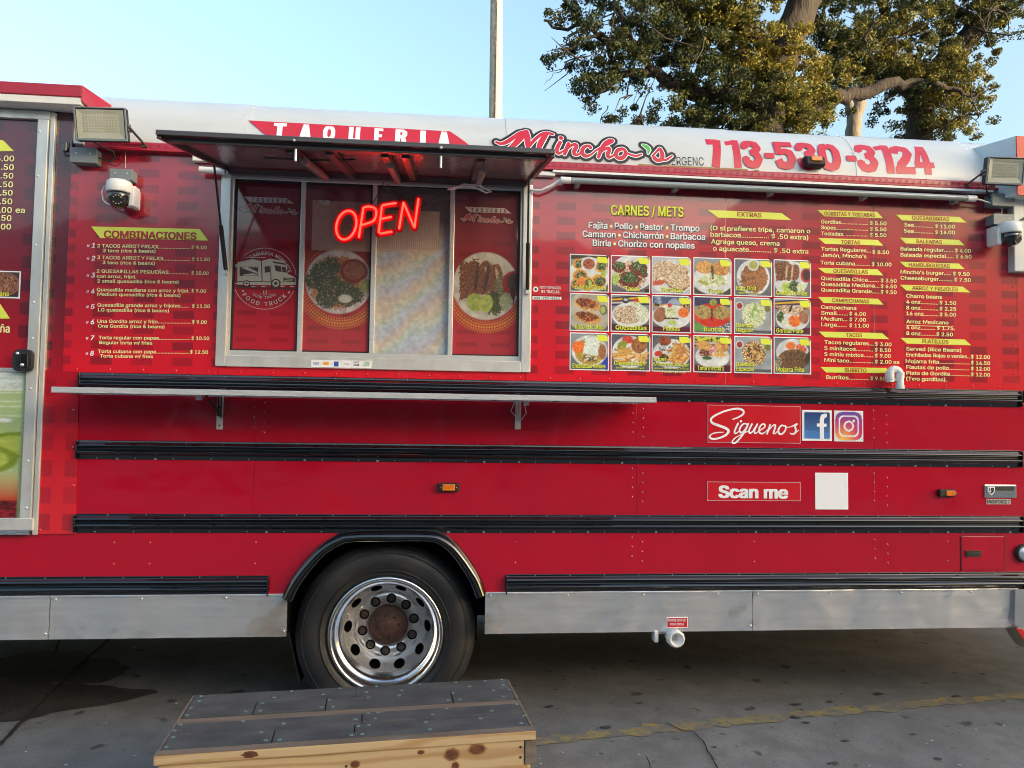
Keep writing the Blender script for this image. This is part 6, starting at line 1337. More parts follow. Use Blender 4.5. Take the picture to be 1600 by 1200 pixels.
for name_, idx in (('letter_o', (0,)), ('letter_p', (1, 2)), ('letter_e', (3, 4)), ('letter_n', (5, 6, 7))):
    b = MB()
    for i in idx:
        pts = NS[i] if len(NS[i]) > 12 or i in (1, 3, 4, 5, 6, 7) else [p_[:2] for p_ in smooth_stroke(NS[i], 1, 4)]
        if i == 3: pts = [(478, 590), (436, 596), (394, 603), (387, 612), (377, 695), (367, 775), (374, 781), (412, 775), (452, 768)]
        b.tube([(pn(x, y).x, YN-.004, pn(x, y).z) for x, y in pts], .0052, 10)
    tpart(b, name_, 'neon', neon)
b = MB()
for x, y, x2, y2 in ((300, 640, 410, 440), (590, 640, 800, 500), (520, 600, 420, 470)): b.tube([pn(x, y)+Vector((0, .005, 0)), P(*NZ((x+x2)/2, (y+y2)/2+8), -.03), P(*NZ(x2, y2), -.02)], .0022, 5)
tpart(b, 'hanging_wire', 'cable', neon)

# long clear tube light over the menu
a, c = P(876, 282, -.07), P(1524, 312, -.07); zm = (P(876, 283, -.07).z+P(1524, 309, -.07).z)/2; xm = (a.x+c.x)/2
tl = thing('tube_light', 'long clear tube light mounted under the gutter above the menu', 'tube light', (xm, -.07, zm))
b = MB(); b.tube([(a.x+.05, -.07, zm), (c.x-.05, -.07, zm)], .017, 16); tpart(b, 'tube', 'tubegl', tl)
for x in (a.x, c.x-.055): b = MB(); b.tube([(x, -.07, zm), (x+.055, -.07, zm)], .0185, 14); tpart(b, 'tube_end', 'plast', tl)
b = MB(); b.box((a.x+.03, -.05, zm+.004), (c.x-.03, -.0, zm+.024)); tpart(b, 'mounting_rail', 'blackmat', tl)
for x in np.linspace(a.x+.1, c.x-.1, 5): b = MB(); b.box((x-.012, -.05, zm-.02), (x+.012, -.0, zm+.02)); tpart(b, 'mounting_clip', 'steel', tl)
b = MB(); q1 = P(1549, 318, -.05); b.tube([(c.x, -.07, zm), (c.x+.05, -.06, zm-.004), q1], .005, 6); tpart(b, 'white_lead', 'plast', tl)

# floodlights: built once about their own centre, facing -y
def floodlight(mirror=1):
    t = thing('floodlight', 'x', 'floodlight', (0, 0, 0), 'led floodlights on the roof edge')
    W, H = .245, .165
    b = MB(); b.cbox((0, .022, 0), (W, .038, H)); tpart(b, 'housing', 'blackmat', t, bevel=.006)
    b = MB()
    for q in ((-W/2, -H/2, W/2, -H/2+.012), (-W/2, H/2-.006, W/2, H/2), (-W/2, -H/2+.012, -W/2+.008, H/2-.006), (W/2-.008, -H/2+.012, W/2, H/2-.006)): b.box((q[0], -.006, q[1]), (q[2], .003, q[3]))
    tpart(b, 'rim', 'grey', t, bevel=.002)
    b = MB(); i0 = .012; i1 = .036
    ox_, oz_ = W/2-i0, H/2-i0; jx, jz = W/2-i1, H/2-i1-.004
    vs = [(-ox_, .0, -oz_), (ox_, .0, -oz_), (ox_, .0, oz_), (-ox_, .0, oz_), (-jx, .002+.0, -jz-.0), (jx, .002, -jz), (jx, .002, jz+.008), (-jx, .002, jz+.008)]
    vs = [(x, y-.003 if i < 4 else y+.0, z) for i, (x, y, z) in enumerate(vs)]
    b.add(vs, [(0, 1, 5, 4), (1, 2, 6, 5), (2, 3, 7, 6), (3, 0, 4, 7), (4, 5, 6, 7)]); tpart(b, 'reflector', 'led', t)
    b = MB()
    for i in range(12):
        for j in range(6): b.cbox((-jx+.012+i*(2*jx-.024)/11, .0005, -jz+.012+j*(2*jz-.016)/5), (.006, .002, .006))
    tpart(b, 'led_chips', 'ledchip', t, kind='stuff')
    b = MB(); b.add([(-W/2+.009, -.0048, -H/2+.013), (W/2-.009, -.0048, -H/2+.013), (W/2-.009, -.0048, H/2-.007), (-W/2+.009, -.0048, H/2-.007)], [(0, 1, 2, 3)]); tpart(b, 'front_glass', 'glass', t)
    b = MB(); s = mirror
    b.box((s*(W/2+.003)-.002, -.002, -.03), (s*(W/2+.003)+.002, .05, .01)); b.tube([(s*(W/2+.005), .03, -.01), (s*(W/2+.045), .13, -.075)], .007, 6); b.tube([(s*(W/2+.045), .13, -.075), (s*(W/2-.01), .14, -.085)], .007, 6); b.box((s*(W/2+.045)-.012, .10, -.09), (s*(W/2+.045)+.012, .17, -.078))
    b.disc((s*(W/2+.006), .01, -.01), .008, 8)
    tpart(b, 'bracket', 'hframe', t)
    return t
fl1 = floodlight(1); fl1['label'] = 'grey framed floodlight above the COMBINACIONES menu at left end of roof'
fl2 = floodlight(-1); fl2['label'] = 'grey framed floodlight at the far right roof corner beside the white cove'
YF_ = -.17
fl1.location = P(157.5, 194, YF_); fl1.rotation_euler = (rad(9), rad(-3.0), rad(4)); fl1.scale = (1, 1, 1)
fl2.location = P(1571, 267, YF_); fl2.rotation_euler = (rad(9), rad(1.5), rad(-6)); fl2.scale = (.86, 1, .92)

# electrical boxes
def jbox(px0, py0, px1, py1, depth, label, extra=None, lid=True):
    a, c = P(px0, py0, -depth), P(px1, py1, -depth); w_, h_ = c.x-a.x, a.z-c.z; cx_, cz_ = (a.x+c.x)/2, (a.z+c.z)/2
    t = thing('junction_box', label, 'junction box', (cx_, 0, cz_), 'grey electrical boxes on the truck wall')
    b = MB(); b.box((a.x, -depth+.008, c.z), (c.x, -.0005, a.z)); tpart(b, 'box_body', 'grey', t, bevel=.003)
    b = MB(); b.box((a.x-.002, -depth, c.z-.002), (c.x+.002, -depth+.0075, a.z+.002)); l = tpart(b, 'box_lid', 'grey', t, bevel=.002)
    for s in (-.55, .55): b = MB(); b.disc((cx_+s*w_/2, -depth, cz_+h_*.12), .0045, 8, 0, .003); tpart(b, 'lid_screw', 'steel', l)
    return t, a, c
j1, a, c = jbox(110, 230, 149, 254, .07, 'grey junction box with a black photocell on its left, under left floodlight')
b = MB(); q = P(103, 234, -.06); b.tube([q+Vector((0, 0, .03)), q+Vector((0, 0, -.008))], .016, 12); b.tube([q+Vector((0, 0, .035)), q+Vector((0, 0, .030))], .018, 12); b.tube([q+Vector((.0, 0, -.008)), q+Vector((.002, 0, -.028)), q+Vector((.03, .0, -.03))], .010, 8); tpart(b, 'photocell', 'lens', j1)
b = MB(); b.box((P(122, 220).x, -.05, P(122, 230).z+.002), (P(136, 220).x, -.0, P(122, 216).z)); tpart(b, 'conduit_hub', 'plast', j1, bevel=.003)
b = MB(); b.tube([P(139, 217, -.14), P(160, 230, -.1), P(176, 236, -.05), P(180, 245, -.04), P(172, 253, -.035), P(153, 246, -.04)], .0042, 6); tpart(b, 'black_cable', 'cable', j1)
j2, _, _ = jbox(172, 263.5, 206, 281, .07, 'small grey junction box directly above the left security camera')
b = MB(); b.tube([P(196, 263, -.003), P(196, 236, -.003)], .0013, 4); tpart(b, 'thin_wire', 'plast', j2)
j3, _, _ = jbox(1551, 302, 1586, 322, .07, 'grey junction box just below the right floodlight, higher of two at right')
b = MB(); b.tube([P(1541, 286, -.12), P(1541, 296, -.06), P(1545, 308, -.05), P(1551, 314, -.03)], .0042, 6); tpart(b, 'black_cable', 'cable', j3)
j4, _, _ = jbox(1553, 334, 1585, 351, .07, 'grey junction box lower at right, sitting on top of right security camera')
b = MB(); b.tube([P(1565, 334, -.02), P(1566, 328, -.025), P(1563, 322, -.02)], .004, 6); tpart(b, 'white_lead', 'plast', j4)

def camera_dome(px, py, s, label):
    "white shelled dome camera: bracket to the side s of the dome"
    q = P(px, py, -.10); t = thing('security_camera', label, 'security camera', q, 'white dome cameras on the truck wall')
    c = q
    b = MB()
    R_ = .062
    b.lathe([(.0001, .040), (R_*.80, .038), (R_*.96, .030), (R_*1.0, .012), (R_*1.02, -.020), (R_*.98, -.026), (.0001, -.026)][::-1], (c.x, c.y, c.z+.035), 28, axis='z'); tpart(b, 'white_shell', 'plast', t)
    b = MB(); b.box((c.x+s*.035-.030, c.y+.03, c.z-.01-.03), (c.x+s*.035+.030, -.0005, c.z+.062)); b.box((c.x+s*.062-.014, c.y-.005, c.z-.055), (c.x+s*.062+.014, -.02, c.z+.045)); tpart(b, 'wall_bracket', 'plast', t, bevel=.006)
    b = MB(); b.lathe([(R_*.90*sin(t_), R_*.90*cos(t_)) for t_ in np.linspace(pi, .02, 14)], (c.x, c.y, c.z-.012), 26, axis='z'); ball = tpart(b, 'black_dome', 'lens', t)
    # lens face looking out and down
    d = Vector((.25, -.9, -.42)).normalized(); bc = Vector((c.x, c.y, c.z-.012)); M_ = Matrix.Translation(bc+d*R_*.84) @ d.to_track_quat('-Y', 'Z').to_matrix().to_4x4()
    b = MB(); tmp = MB(); tmp.lathe([(.030, .004), (.029, -.003), (.022, -.004), (.012, -.003), (.0001, -.005)], (0, 0, 0), 24); b.add([M_ @ Vector(v) for v in tmp.v], tmp.f, 0, True); tpart(b, 'lens_plate', 'blackmat', ball)
    b = MB()
    for k in range(10):
        if k in (0, 5): continue
        a_ = 2*pi*k/10; tmp = MB(); tmp.cbox((.0215*cos(a_), -.0065, .0215*sin(a_)), (.0045, .003, .0045)); b.add([M_ @ Vector(v) for v in tmp.v], tmp.f)
    tpart(b, 'infrared_leds', 'plast', ball, kind='stuff'); return t
c1 = camera_dome(186, 305, 1, 'white dome security camera left of the serving window, looped white cable'); q = P(172, 296, -.06)
b = MB(); b.tube([P(170, 289, -.08), P(163, 291, -.05), P(159.5, 300, -.04), P(161, 312, -.04), P(167, 318, -.05), P(174, 320, -.08)], .0042, 6); tpart(b, 'cable_loop', 'plast', c1)
c2 = camera_dome(1577, 368, -1, 'white dome security camera at the right edge beside the white cab panel')

# ================================================================= wooden platform
M['deck'] = mat('grit_deck_board', (.050, .054, .060), .85, var=(5, .75, (.10, .105, .11), (1, 2, 1)), bump=(90, 1, .004))
M['pine'] = mat('pine_board', (.48, .29, .12), .6, bump=(12, .3, .003, (.3, 3, 6)), var=(5, .75, (.36, .19, .065), (.5, 3, 9)))
M['oldwood'] = mat('weathered_wood', (.20, .16, .125), .75, var=(8, .8, (.11, .085, .065), (.5, 4, 4)), bump=(20, .4, .003, (.3, 6, 6)))
M['knot'] = mat('pine_knot', (.20, .075, .028), .6, var=(26, 1, (.06, .02, .010), (1, 1, 2)))
M['knot2'] = mat('knot_halo', (.36, .18, .065), .6, var=(20, .6, (.28, .12, .04)))
M['verd'] = mat('green_coated_screw', (.13, .24, .19), .6, var=(40, .5, (.09, .15, .13)))
def ring_wood():
    m = M['pine']; n = m.node_tree; L = n.links.new; b = n.nodes['Principled BSDF']
    tc = n.nodes.new('ShaderNodeTexCoord'); mp = n.nodes.new('ShaderNodeMapping'); mp.inputs['Scale'].default_value = (1.3, 5, 6)
    wv = n.nodes.new('ShaderNodeTexWave'); wv.wave_type = 'BANDS'; wv.bands_direction = 'Z'; wv.inputs['Scale'].default_value = 1.0; wv.inputs['Distortion'].default_value = 14; wv.inputs['Detail'].default_value = 2.5; wv.inputs['Detail Scale'].default_value = .7
    L(tc.outputs['Object'], mp.inputs[0]); L(mp.outputs[0], wv.inputs[0])
    cr = n.nodes.new('ShaderNodeValToRGB'); e = cr.color_ramp.elements; e[0].color = (.55, .39, .21, 1); e[1].color = (.43, .26, .115, 1); e[0].position = .45; e[1].position = 1; L(wv.outputs[0], cr.inputs[0])
    nz = n.nodes.new('ShaderNodeTexNoise'); nz.inputs['Scale'].default_value = 3; L(tc.outputs['Object'], nz.inputs[0]); mx = n.nodes.new('ShaderNodeMix'); mx.data_type = 'RGBA'; mx.blend_type = 'MULTIPLY'; mx.inputs['Factor'].default_value = .5
    L(cr.outputs[0], mx.inputs['A']); L(nz.outputs[0], mx.inputs['B']); L(cr.outputs[0], b.inputs['Base Color'])
ring_wood()
zp = .42
c4 = [PZ(306, 1086, zp), PZ(798, 1059, zp), PZ(833, 1142, zp), PZ(233, 1181, zp)]
ctr = sum(c4, Vector())/4; ux_ = ((c4[1]-c4[0])+(c4[2]-c4[3])).normalized(); uy_ = Vector((-ux_.y, ux_.x, 0)); LW = ((c4[1]-c4[0]).length+(c4[2]-c4[3]).length)/2; LD = ((c4[0]-c4[3]).dot(uy_)+(c4[1]-c4[2]).dot(uy_))/2
plat = thing('wooden_platform', 'low wooden step platform with dark gritty deck boards in front of wheel', 'platform', (ctr.x, ctr.y, 0))
plat.rotation_euler.z = math.atan2(ux_.y, ux_.x)
print('platform', LW, LD, c4, 'wheel ground z', P(602, 1128, .05).z, 'cove', z_cv, 'window', wz0, wz1)
def lpart(b, name, m, bevel=0, kind=None, par=None):
    "b is in platform coordinates"
    me = b.build(name, [M[q] for q in ([m] if isinstance(m, str) else m)], None, bevel=bevel, kind=kind); me.parent = par or plat; return me
hw, hd = LW/2, LD/2
rows = [(hd, hd-.30*LD, 2), (hd-.305*LD, hd-.475*LD, 2), ]
def yy(f): return hd-LD*f
deck = [(.0, .195, (.5,)), (.20, .40, (.22, .62)), (.40, .395, ()), (.505, .69, (.5,)), (.695, .93, (.42, .86))]
spec = [(.0, .205, (.50,)), (.21, .425, (.20, .41, .80)), (.525, .70, (.52,)), (.705, .925, (.28, .50))]
for f0, f1, cuts in spec:
    xs = [0]+list(cuts)+[1]
    for i in range(len(xs)-1):
        b = MB(); j = random.uniform(-.0015, .0015); b.box((-hw+.012+(LW-.024)*xs[i]+.0022, yy(f1)+.002, zp-.038), (-hw+.012+(LW-.024)*xs[i+1]-.0022, yy(f0)-.002, zp+j)); lpart(b, 'deck_board', 'deck', .002)
b = MB(); b.box((-hw, yy(.518), zp-.038), (hw, yy(.431), zp-.004)); lpart(b, 'gap_batten', 'oldwood', .003)
b = MB(); b.box((-hw, yy(1.0), zp-.038), (hw, yy(.931), zp-.002)); lpart(b, 'front_plank', 'pine', .004)
b = MB(); b.box((-hw, yy(1.0)+.001, zp-.0015), (hw, yy(.931)-.001, zp+.0005)); lpart(b, 'weathered_face', 'oldwood')
for s in (-1, 1): b = MB(); b.box((s*hw-(.011 if s > 0 else 0), yy(.93), zp-.038), (s*hw+(.011 if s < 0 else 0), yy(0), zp-.003)); lpart(b, 'edge_trim', 'oldwood', .002)
b = MB(); b.box((-hw+.015, yy(.985), zp-.180), (hw-.045, yy(.94), zp-.040)); fb_ = lpart(b, 'front_beam', 'pine', .004)
b = MB(); b.box((hw-.043, yy(.985)-.004, zp-.135), (hw+.004, yy(.80), zp-.040)); lpart(b, 'corner_block', 'oldwood', .004)
b = MB(); b.box((-hw+.02, yy(.06), zp-.180), (hw-.02, yy(.0), zp-.040)); lpart(b, 'rear_beam', 'pine', .004)
for s in (-1, 1): b = MB(); b.box((s*(hw-.03)-.019, yy(.93), zp-.18), (s*(hw-.03)+.019, yy(.065), zp-.04)); lpart(b, 'side_beam', 'pine', .004)
for sx_ in (-1, 1):
    for f in (.90, .10): b = MB(); b.box((sx_*(hw-.09)-.044, yy(f)-.044, 0), (sx_*(hw-.09)+.044, yy(f)+.044, zp-.041)); lpart(b, 'leg', 'pine', .004)
b = MB(); r_ = random.Random(4)
for f, us in ((.03, (.03, .30, .45, .56, .70, .82, .92, .975)), (.14, (.03, .25, .40, .53, .64, .86, .97)), (.25, (.02, .22, .42, .535, .63, .80, .93, .985)), (.385, (.02, .185, .225, .40, .43, .78, .815, .955)), (.545, (.02, .185, .54, .565, .77, .985)), (.64, (.015, .30, .50, .56, .72, .90)), (.75, (.02, .25, .51, .54, .70, .86, .985)), (.88, (.02, .265, .305, .495, .52, .71, .97))):
    for u in us:
        x, y = -hw+LW*u+r_.uniform(-.004, .004), yy(f)+r_.uniform(-.004, .004); b.lathe([(.0095, .0), (.008, .0018), (.004, .0012), (.0001, .0012)], (x, y, zp+.0005), 10, axis='z')
lpart(b, 'deck_screws', 'verd', kind='stuff')
b = MB(); yb = yy(.985)-.0012
for u, dz, rx, rz in ((.505, -.085, .016, .012), (.765, -.075, .026, .020), (.835, -.062, .030, .018), (.775, -.12, .013, .014), (.68, -.058, .012, .007)):
    c_ = (-hw+LW*u, yb, zp+dz); b.add([(c_[0]+rx*1.28*cos(2*pi*j/18)*(1+.10*sin(2*j+u*9)), yb+.0005, c_[2]+rz*1.3*sin(2*pi*j/18)*(1+.1*cos(3*j))) for j in range(18)], [tuple(range(18))], 1); b.add([(c_[0]+rx*cos(2*pi*j/18), yb, c_[2]+rz*sin(2*pi*j/18)) for j in range(18)], [tuple(range(18))])
yb2 = yy(1.0)-.0012; b.add([(-hw+LW*.235+.028*cos(2*pi*j/14)*(1+.3*sin(3*j)), yb2, zp-.018+.013*sin(2*pi*j/14)) for j in range(14)], [tuple(range(14))])
lpart(b, 'wood_knots', ('knot', 'knot2'), par=fb_, kind='stuff')
b = MB()
for x in (-hw+LW*.482, hw-.06): 
    for dz in (-.065, -.105) if x > 0 else (-.09,): b.disc((x, yy(.985)-.002, zp+dz), .005, 8)
lpart(b, 'beam_screws', 'blackmat', kind='stuff', par=fb_)

# ================================================================= utility pole
M['pole'] = mat('weathered_pole', (.52, .46, .36), .8, var=(22, .7, (.19, .17, .14), (1, 1, .5)), bump=(18, .5, .01, (1, 1, .2)))
YP = 11.0
q = P(775.5, 100, YP); pole = thing('utility_pole', 'tall pale round utility pole rising behind the truck roof', 'utility pole', (q.x, YP, 0))
rp = (P(786.5, 100, YP)-P(765, 100, YP)).length/2
b = MB(); b.tube([(q.x+.06, YP, -.2), (q.x+.02, YP, 5), (q.x-.03, YP, 12.5)], [rp*1.12, rp, rp*.86], 24); tpart(b, 'shaft', 'pole', pole)
b = MB(); b.box((q.x-1.2, YP-.16, 11.6), (q.x+1.2, YP-.05, 11.75)); tpart(b, 'cross_arm', 'oldwood', pole)
b = MB()
for k in range(9): b.tube([(q.x+rp*.8*(1 if k % 2 else -1), YP, 5+k*.75), (q.x+(rp+.12)*(1 if k % 2 else -1), YP, 5+k*.75)], .010, 6)
b = MB(); b.tube([(q.x-.02, YP-rp*1.05, 6.5), (q.x-.02, YP-rp*1.05, 12)], .012, 6); tpart(b, 'ground_wire', 'cable', pole)

# ================================================================= oak trees beyond the truck
M['bark'] = mat('oak_bark', (.036, .027, .021), .9, var=(7, .8, (.014, .011, .010), (1, 1, .35)), bump=(9, 1, .04, (1.4, 1.4, .3)))
M['barkp'] = mat('pale_bark', (.19, .165, .135), .85, var=(7, .7, (.13, .11, .09), (1, 1, .4)), bump=(9, .8, .03, (1.4, 1.4, .3)))
def leaf_mat(name, cols):
    m = bpy.data.materials.new(name); m.use_nodes = True; n = m.node_tree; L = n.links.new; b = n.nodes['Principled BSDF']
    a = n.nodes.new('ShaderNodeAttribute'); a.attribute_name = 'leaf'; cr = n.nodes.new('ShaderNodeValToRGB'); e = cr.color_ramp.elements
    e[0].color = (*cols[0], 1); e[1].color = (*cols[-1], 1)
    for i, c in enumerate(cols[1:-1]): q_ = e.new((i+1)/(len(cols)-1)); q_.color = (*c, 1)
    L(a.outputs['Fac'], cr.inputs[0]); L(cr.outputs[0], b.inputs['Base Color']); b.inputs['Roughness'].default_value = .6; b.inputs['IOR'].default_value = 1.3
    tr = n.nodes.new('ShaderNodeBsdfTranslucent'); L(cr.outputs[0], tr.inputs[0]); mx = n.nodes.new('ShaderNodeMixShader'); mx.inputs[0].default_value = .25
    L(b.outputs[0], mx.inputs[1]); L(tr.outputs[0], mx.inputs[2]); L(mx.outputs[0], n.nodes['Material Output'].inputs[0]); return m
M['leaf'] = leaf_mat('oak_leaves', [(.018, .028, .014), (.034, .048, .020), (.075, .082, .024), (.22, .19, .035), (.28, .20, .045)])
def leaves(name, blobs, parent, per=1.0, size=.086):
    """blobs = (cx,cy,rx,ry,weight,sunlit yellow) in photo pixels at depth YT; clumps of small leaves spread through each"""
    cen = []
    for cx, cy, rx, ry, wt, yel in blobs:
        if cx < 1060: wt *= .85
        c0 = P(cx, cy, YT); sx_ = (P(cx+rx, cy, YT)-c0).length; sz_ = (P(cx, cy-ry, YT)-c0).length
        ncl = max(3, int(92*wt*sx_*sz_*per))
        for _ in range(ncl):
            while True:
                u = rng.uniform(-1, 1, 3)
                if (u**2).sum() < 1: break
            cen.append((c0.x+u[0]*sx_, YT+u[1]*max(sx_, .6)*1.3+rng.normal()*.3, c0.z+u[2]*sz_, rng.uniform(.09, .22), yel))
    cen = np.array(cen); N = 105
    n = len(cen)*N; d = rng.normal(size=(n, 3)); d /= np.linalg.norm(d, axis=1)[:, None]; rr = rng.random(n)**.45
    C_ = np.repeat(cen, N, 0); pos = C_[:, :3]+d*rr[:, None]*C_[:, 3:4]*np.array([1.15, 1.15, .85])
    s = size*rng.uniform(.55, 1.25, n)
    a = rng.normal(size=(n, 3)); a[:, 2] -= .2; a /= np.linalg.norm(a, axis=1)[:, None]
    nn = d*.6+rng.normal(size=(n, 3))*.6+np.array([0, 0, .35]); nn -= a*(nn*a).sum(1)[:, None]; nn /= np.linalg.norm(nn, axis=1)[:, None]; c = np.cross(a, nn)
    V = np.empty((n, 4, 3)); V[:, 0] = pos-a*s[:, None]*.5; V[:, 1] = pos+c*s[:, None]*.24; V[:, 2] = pos+a*s[:, None]*.5; V[:, 3] = pos-c*s[:, None]*.24
    me = bpy.data.meshes.new(name); me.vertices.add(n*4); me.vertices.foreach_set('co', V.ravel()); me.loops.add(n*4); me.loops.foreach_set('vertex_index', np.arange(n*4, dtype=np.int32)); me.polygons.add(n); me.polygons.foreach_set('loop_start', np.arange(0, n*4, 4, dtype=np.int32)); me.update(calc_edges=True)
    at = me.attributes.new('leaf', 'FLOAT', 'FACE'); clv = np.repeat(rng.random(len(cen)), N); at.data.foreach_set('value', np.clip(.05+.30*clv+.22*rng.random(n)+.48*C_[:, 4], 0, 1).astype(np.float32))  # yellow share paints sunlit foliage into the leaf colour, blob by blob
    me.materials.append(M['leaf']); o = bpy.data.objects.new(name, me); COL.objects.link(o); o.parent = parent; o.matrix_parent_inverse = inv_world(parent); o['kind'] = 'stuff'; return n
def limb(b, pxs, r0, r1, Y0=None, Y1=None, wob=.03):
    k = len(pxs); pts = []; Y0 = YT if Y0 is None else Y0; Y1 = Y0 if Y1 is None else Y1
    for i, (x, y) in enumerate(pxs): pts.append(P(x, y, Y0+(Y1-Y0)*i/(k-1)))
    sp = []
    q = [pts[0]*2-pts[1]]+pts+[pts[-1]*2-pts[-2]]
    for i in range(1, len(q)-2):
        for j in range(4):
            t = j/4; a, b_, c, d = q[i-1:i+3]; sp.append(.5*((2*b_)+(c-a)*t+(2*a-5*b_+4*c-d)*t*t+(3*b_-a-3*c+d)*t**3))
    sp.append(pts[-1]); n = len(sp); sp = [p_+Vector((random.gauss(0, 1), random.gauss(0, 1), random.gauss(0, 1)))*wob*(0 if i in (0,) else 1) for i, p_ in enumerate(sp)]
    b.tube(sp, [r0+(r1-r0)*(i/(n-1))**.8 for i in range(n)], 10)
def twigs(b, starts, n, L):
    for _ in range(n):
        p_ = P(*random.choice(starts), YT+random.gauss(0, .5)); d = Vector((random.gauss(0, 1), random.gauss(0, .7), random.gauss(.1, .8))).normalized(); l = L*random.uniform(.5, 1.2); m_ = p_+d*l*.5+Vector((0, 0, random.gauss(0, .08))); b.tube([p_, m_, m_+(d+Vector((random.gauss(0, .5), 0, random.gauss(-.1, .5))))*l*.5], [.022, .014, .005], 5)
YT = 12.5
oakA = thing('oak_tree', 'large spreading oak with thick leaning trunk, golden lit foliage above phone number', 'tree', (P(1190, 600, YT).x, YT, 0), 'oak trees behind the truck')
b = MB(); base = P(1175, 640, YT)
limb(b, [(1150, 790), (1165, 500), (1190, 230), (1225, 75), (1255, 10), (1290, -80), (1330, -190)], .55, .30, wob=.02); tpart(b, 'trunk', 'bark', oakA)
for pts, r0, r1 in (([(1200, 175), (1150, 150), (1095, 150), (1052, 132), (1020, 112), (975, 118), (940, 145)], .26, .06), ([(1225, 90), (1165, 45), (1110, 30), (1040, 5), (960, -40), (900, -90)], .22, .07), ([(1020, 112), (1000, 80), (975, 40), (968, 10)], .10, .05),
      ([(1195, 200), (1260, 172), (1300, 158), (1345, 143), (1400, 131), (1455, 128)], .24, .11), ([(960, 70), (940, 62), (915, 38), (880, 45), (850, 30)], .08, .03), ([(968, 118), (945, 62), (925, 60), (900, 66), (870, 90)], .07, .02), ([(1130, 150), (1150, 100), (1170, 40), (1160, -40)], .12, .07), ([(1455, 128), (1490, 140), (1520, 150)], .10, .03), ([(1255, 20), (1240, -20), (1200, -80)], .2, .1)):
    b = MB(); limb(b, pts, r0, r1, YT, YT+random.uniform(-.5, .5)); tpart(b, 'limb', 'bark', oakA)
b = MB(); twigs(b, [(900, 50), (940, 60), (960, 20), (900, 90), (980, 150), (1040, 60), (1100, 60), (1180, 60), (1000, 180)], 60, .9)
for pts in (([(915, 85), (880, 105), (862, 122), (850, 132)]), ([(950, 165), (940, 185), (935, 200)]), ([(1000, 140), (1000, 150), (990, 165), (1000, 130)])): limb(b, pts, .015, .004, wob=.02)
tpart(b, 'twigs', 'bark', oakA, kind='stuff')
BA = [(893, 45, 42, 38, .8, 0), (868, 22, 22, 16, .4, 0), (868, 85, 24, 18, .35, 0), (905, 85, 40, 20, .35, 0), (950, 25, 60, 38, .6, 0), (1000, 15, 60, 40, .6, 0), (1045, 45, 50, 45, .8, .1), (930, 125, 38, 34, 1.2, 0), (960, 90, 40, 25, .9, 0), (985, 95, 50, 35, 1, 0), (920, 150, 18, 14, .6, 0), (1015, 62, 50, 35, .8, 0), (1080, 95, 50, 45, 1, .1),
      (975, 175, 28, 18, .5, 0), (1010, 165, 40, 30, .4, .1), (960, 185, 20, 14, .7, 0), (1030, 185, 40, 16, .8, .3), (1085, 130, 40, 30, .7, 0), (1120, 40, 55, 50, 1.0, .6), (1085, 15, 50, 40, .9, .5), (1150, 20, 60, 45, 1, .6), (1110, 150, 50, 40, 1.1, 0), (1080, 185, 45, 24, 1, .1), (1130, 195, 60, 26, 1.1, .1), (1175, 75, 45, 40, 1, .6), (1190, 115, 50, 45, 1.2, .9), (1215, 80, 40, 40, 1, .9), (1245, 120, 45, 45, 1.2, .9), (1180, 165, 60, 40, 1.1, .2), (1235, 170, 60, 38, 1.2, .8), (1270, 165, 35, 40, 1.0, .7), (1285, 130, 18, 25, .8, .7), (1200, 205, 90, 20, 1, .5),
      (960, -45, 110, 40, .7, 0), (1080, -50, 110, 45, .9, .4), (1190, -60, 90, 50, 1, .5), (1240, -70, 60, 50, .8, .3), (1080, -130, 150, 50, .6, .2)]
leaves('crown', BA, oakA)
oakB = thing('oak_tree', 'second oak at right whose leaning trunk rises right out of hanging foliage', 'tree', (P(1440, 600, YT).x, YT+1, 0), 'oak trees behind the truck')
b = MB(); limb(b, [(1430, 760), (1425, 450), (1432, 240), (1445, 150), (1468, 105), (1510, 60), (1560, 0), (1610, -60), (1650, -120)], .42, .16, YT+1, YT+1); tpart(b, 'trunk', 'bark', oakB)
for pts, r0, r1 in (([(1505, 62), (1515, 35), (1490, 15), (1478, -10), (1460, -60)], .17, .09), ([(1600, -5), (1588, 8), (1575, 12), (1560, 14)], .05, .03), ([(1440, 170), (1400, 130), (1385, 60), (1370, -20)], .12, .06), ([(1300, 75), (1293, 55), (1285, 35), (1288, 0)], .06, .04), ([(1375, 40), (1384, 26), (1386, 20)], .04, .04)):
    b = MB(); limb(b, pts, r0, r1, YT+1, YT+1); tpart(b, 'limb', 'bark', oakB)
b = MB(); twigs(b, [(1400, 60), (1480, 150), (1500, 180), (1540, 50), (1350, 60), (1570, 20), (1520, 160)], 60, .9); tpart(b, 'twigs', 'bark', oakB, kind='stuff')
YT += .8
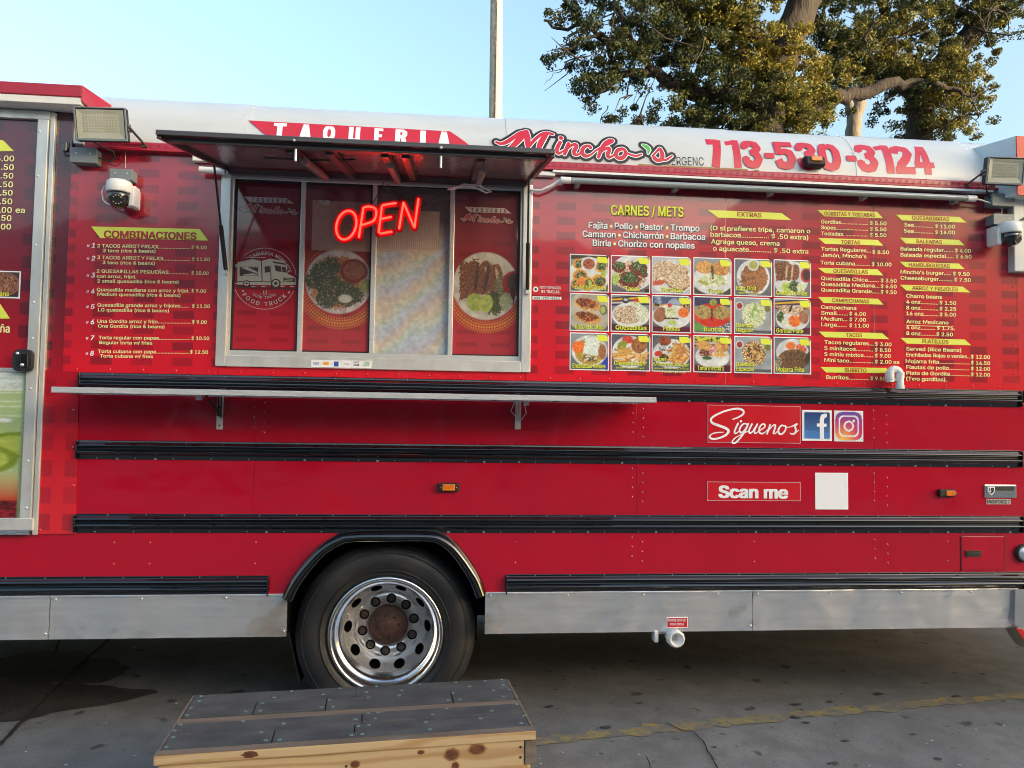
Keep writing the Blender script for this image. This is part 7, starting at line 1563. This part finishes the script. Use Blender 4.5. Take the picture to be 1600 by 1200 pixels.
BB = [(1290, 22, 32, 34, .9, 0), (1285, 55, 22, 20, .5, 0), (1310, 75, 42, 36, .9, .4), (1300, 110, 38, 26, .9, .3), (1335, 55, 36, 30, .8, .4), (1335, 105, 40, 26, 1.2, .5), (1320, 138, 20, 12, .8, .5), (1385, 118, 26, 16, .9, .4), (1365, 75, 36, 34, .8, .6), (1350, 130, 30, 12, .5, .5), (1400, 20, 44, 34, .8, .5), (1420, 60, 40, 38, .9, .5), (1410, 100, 40, 34, 1.3, .5), (1450, 20, 36, 26, .9, .1), (1470, 45, 34, 26, .9, .1), (1440, 130, 55, 34, 1.5, .6), (1485, 130, 44, 34, 1.4, .5), (1465, 175, 46, 32, 1.6, .5), (1400, 152, 22, 20, .8, 0), (1458, 208, 40, 22, 1.9, .5), (1480, 95, 30, 26, 1.0, .4), (1535, 25, 40, 26, .9, .3), (1512, 155, 26, 20, 1, .6), (1515, 105, 30, 16, .5, .6),
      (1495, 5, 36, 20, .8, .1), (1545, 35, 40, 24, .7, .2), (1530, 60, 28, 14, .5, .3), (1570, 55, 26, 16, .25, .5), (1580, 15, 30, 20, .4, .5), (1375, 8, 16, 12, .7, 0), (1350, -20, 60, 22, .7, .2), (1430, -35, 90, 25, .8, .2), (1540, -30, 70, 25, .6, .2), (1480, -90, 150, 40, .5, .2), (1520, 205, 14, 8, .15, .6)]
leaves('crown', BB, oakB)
YT -= .8; YT += 4
oakC = thing('oak_tree', 'pale slender forked trunk standing behind the other oaks, seen through the gap', 'tree', (P(1335, 600, YT).x, YT, 0), 'oak trees behind the truck')
b = MB(); limb(b, [(1332, 640), (1331, 420), (1333, 250), (1333, 205), (1340, 170), (1352, 130), (1362, 90)], .30, .16, wob=.02); tpart(b, 'trunk', 'barkp', oakC)
b = MB(); limb(b, [(1336, 190), (1326, 165), (1318, 140), (1300, 100)], .16, .09, wob=.02); tpart(b, 'limb', 'barkp', oakC)
leaves('crown', [(1340, 90, 60, 30, .5, .4), (1315, 175, 12, 16, .3, .2), (1330, 40, 70, 40, .3, .3)], oakC)

# ================================================================= across the lot, behind the viewer: what the glossy wrap mirrors
M['stucco'] = mat('tan_wall', (.16, .12, .09), .8, var=(.6, .4, (.12, .09, .07))); M['shopglass'] = mat('shop_glass', (.03, .035, .04), .1, coat=1); M['fascia'] = mat('brown_fascia', (.10, .07, .05), .6)
def shop(x0, x1, y, h, label, seed):
    t = thing('shop_building', label, 'shop', ((x0+x1)/2, y, 0)); r = random.Random(seed)
    b = MB(); b.box((x0, y-12, 0), (x1, y, h)); tpart(b, 'wall', 'stucco', t)
    b = MB(); b.box((x0-.2, y-.2, h+.001), (x1+.2, y+.25, h+.5)); tpart(b, 'parapet', 'fascia', t)
    b = MB(); b.box((x0-.1, y+.001, 3.0), (x1+.1, y+2.0, 3.35)); tpart(b, 'canopy', 'fascia', t)
    for xx in np.arange(x0+.2, x1, 6.4): b = MB(); b.box((xx, y+.045, 0), (xx+.45, y+.30, h-.01)); tpart(b, 'added_pilaster', 'plast', t)  # white bands added for the red panels to mirror
    n = int((x1-x0)/3.2)
    for k in range(n):
        xx = x0+.6+k*(x1-x0-1.2)/n; b = MB(); b.box((xx, y+.002, .5), (xx+2.2, y+.04, 2.7)); tpart(b, 'shop_window', 'shopglass', t)
    return t
shop(-34, 12.5, -24, 8.0, 'long tan shop with brown canopy across the lot', 1)
shop(12.8, 44, -23, 11.2, 'taller tan shop block at the end of the row across the lot', 2)
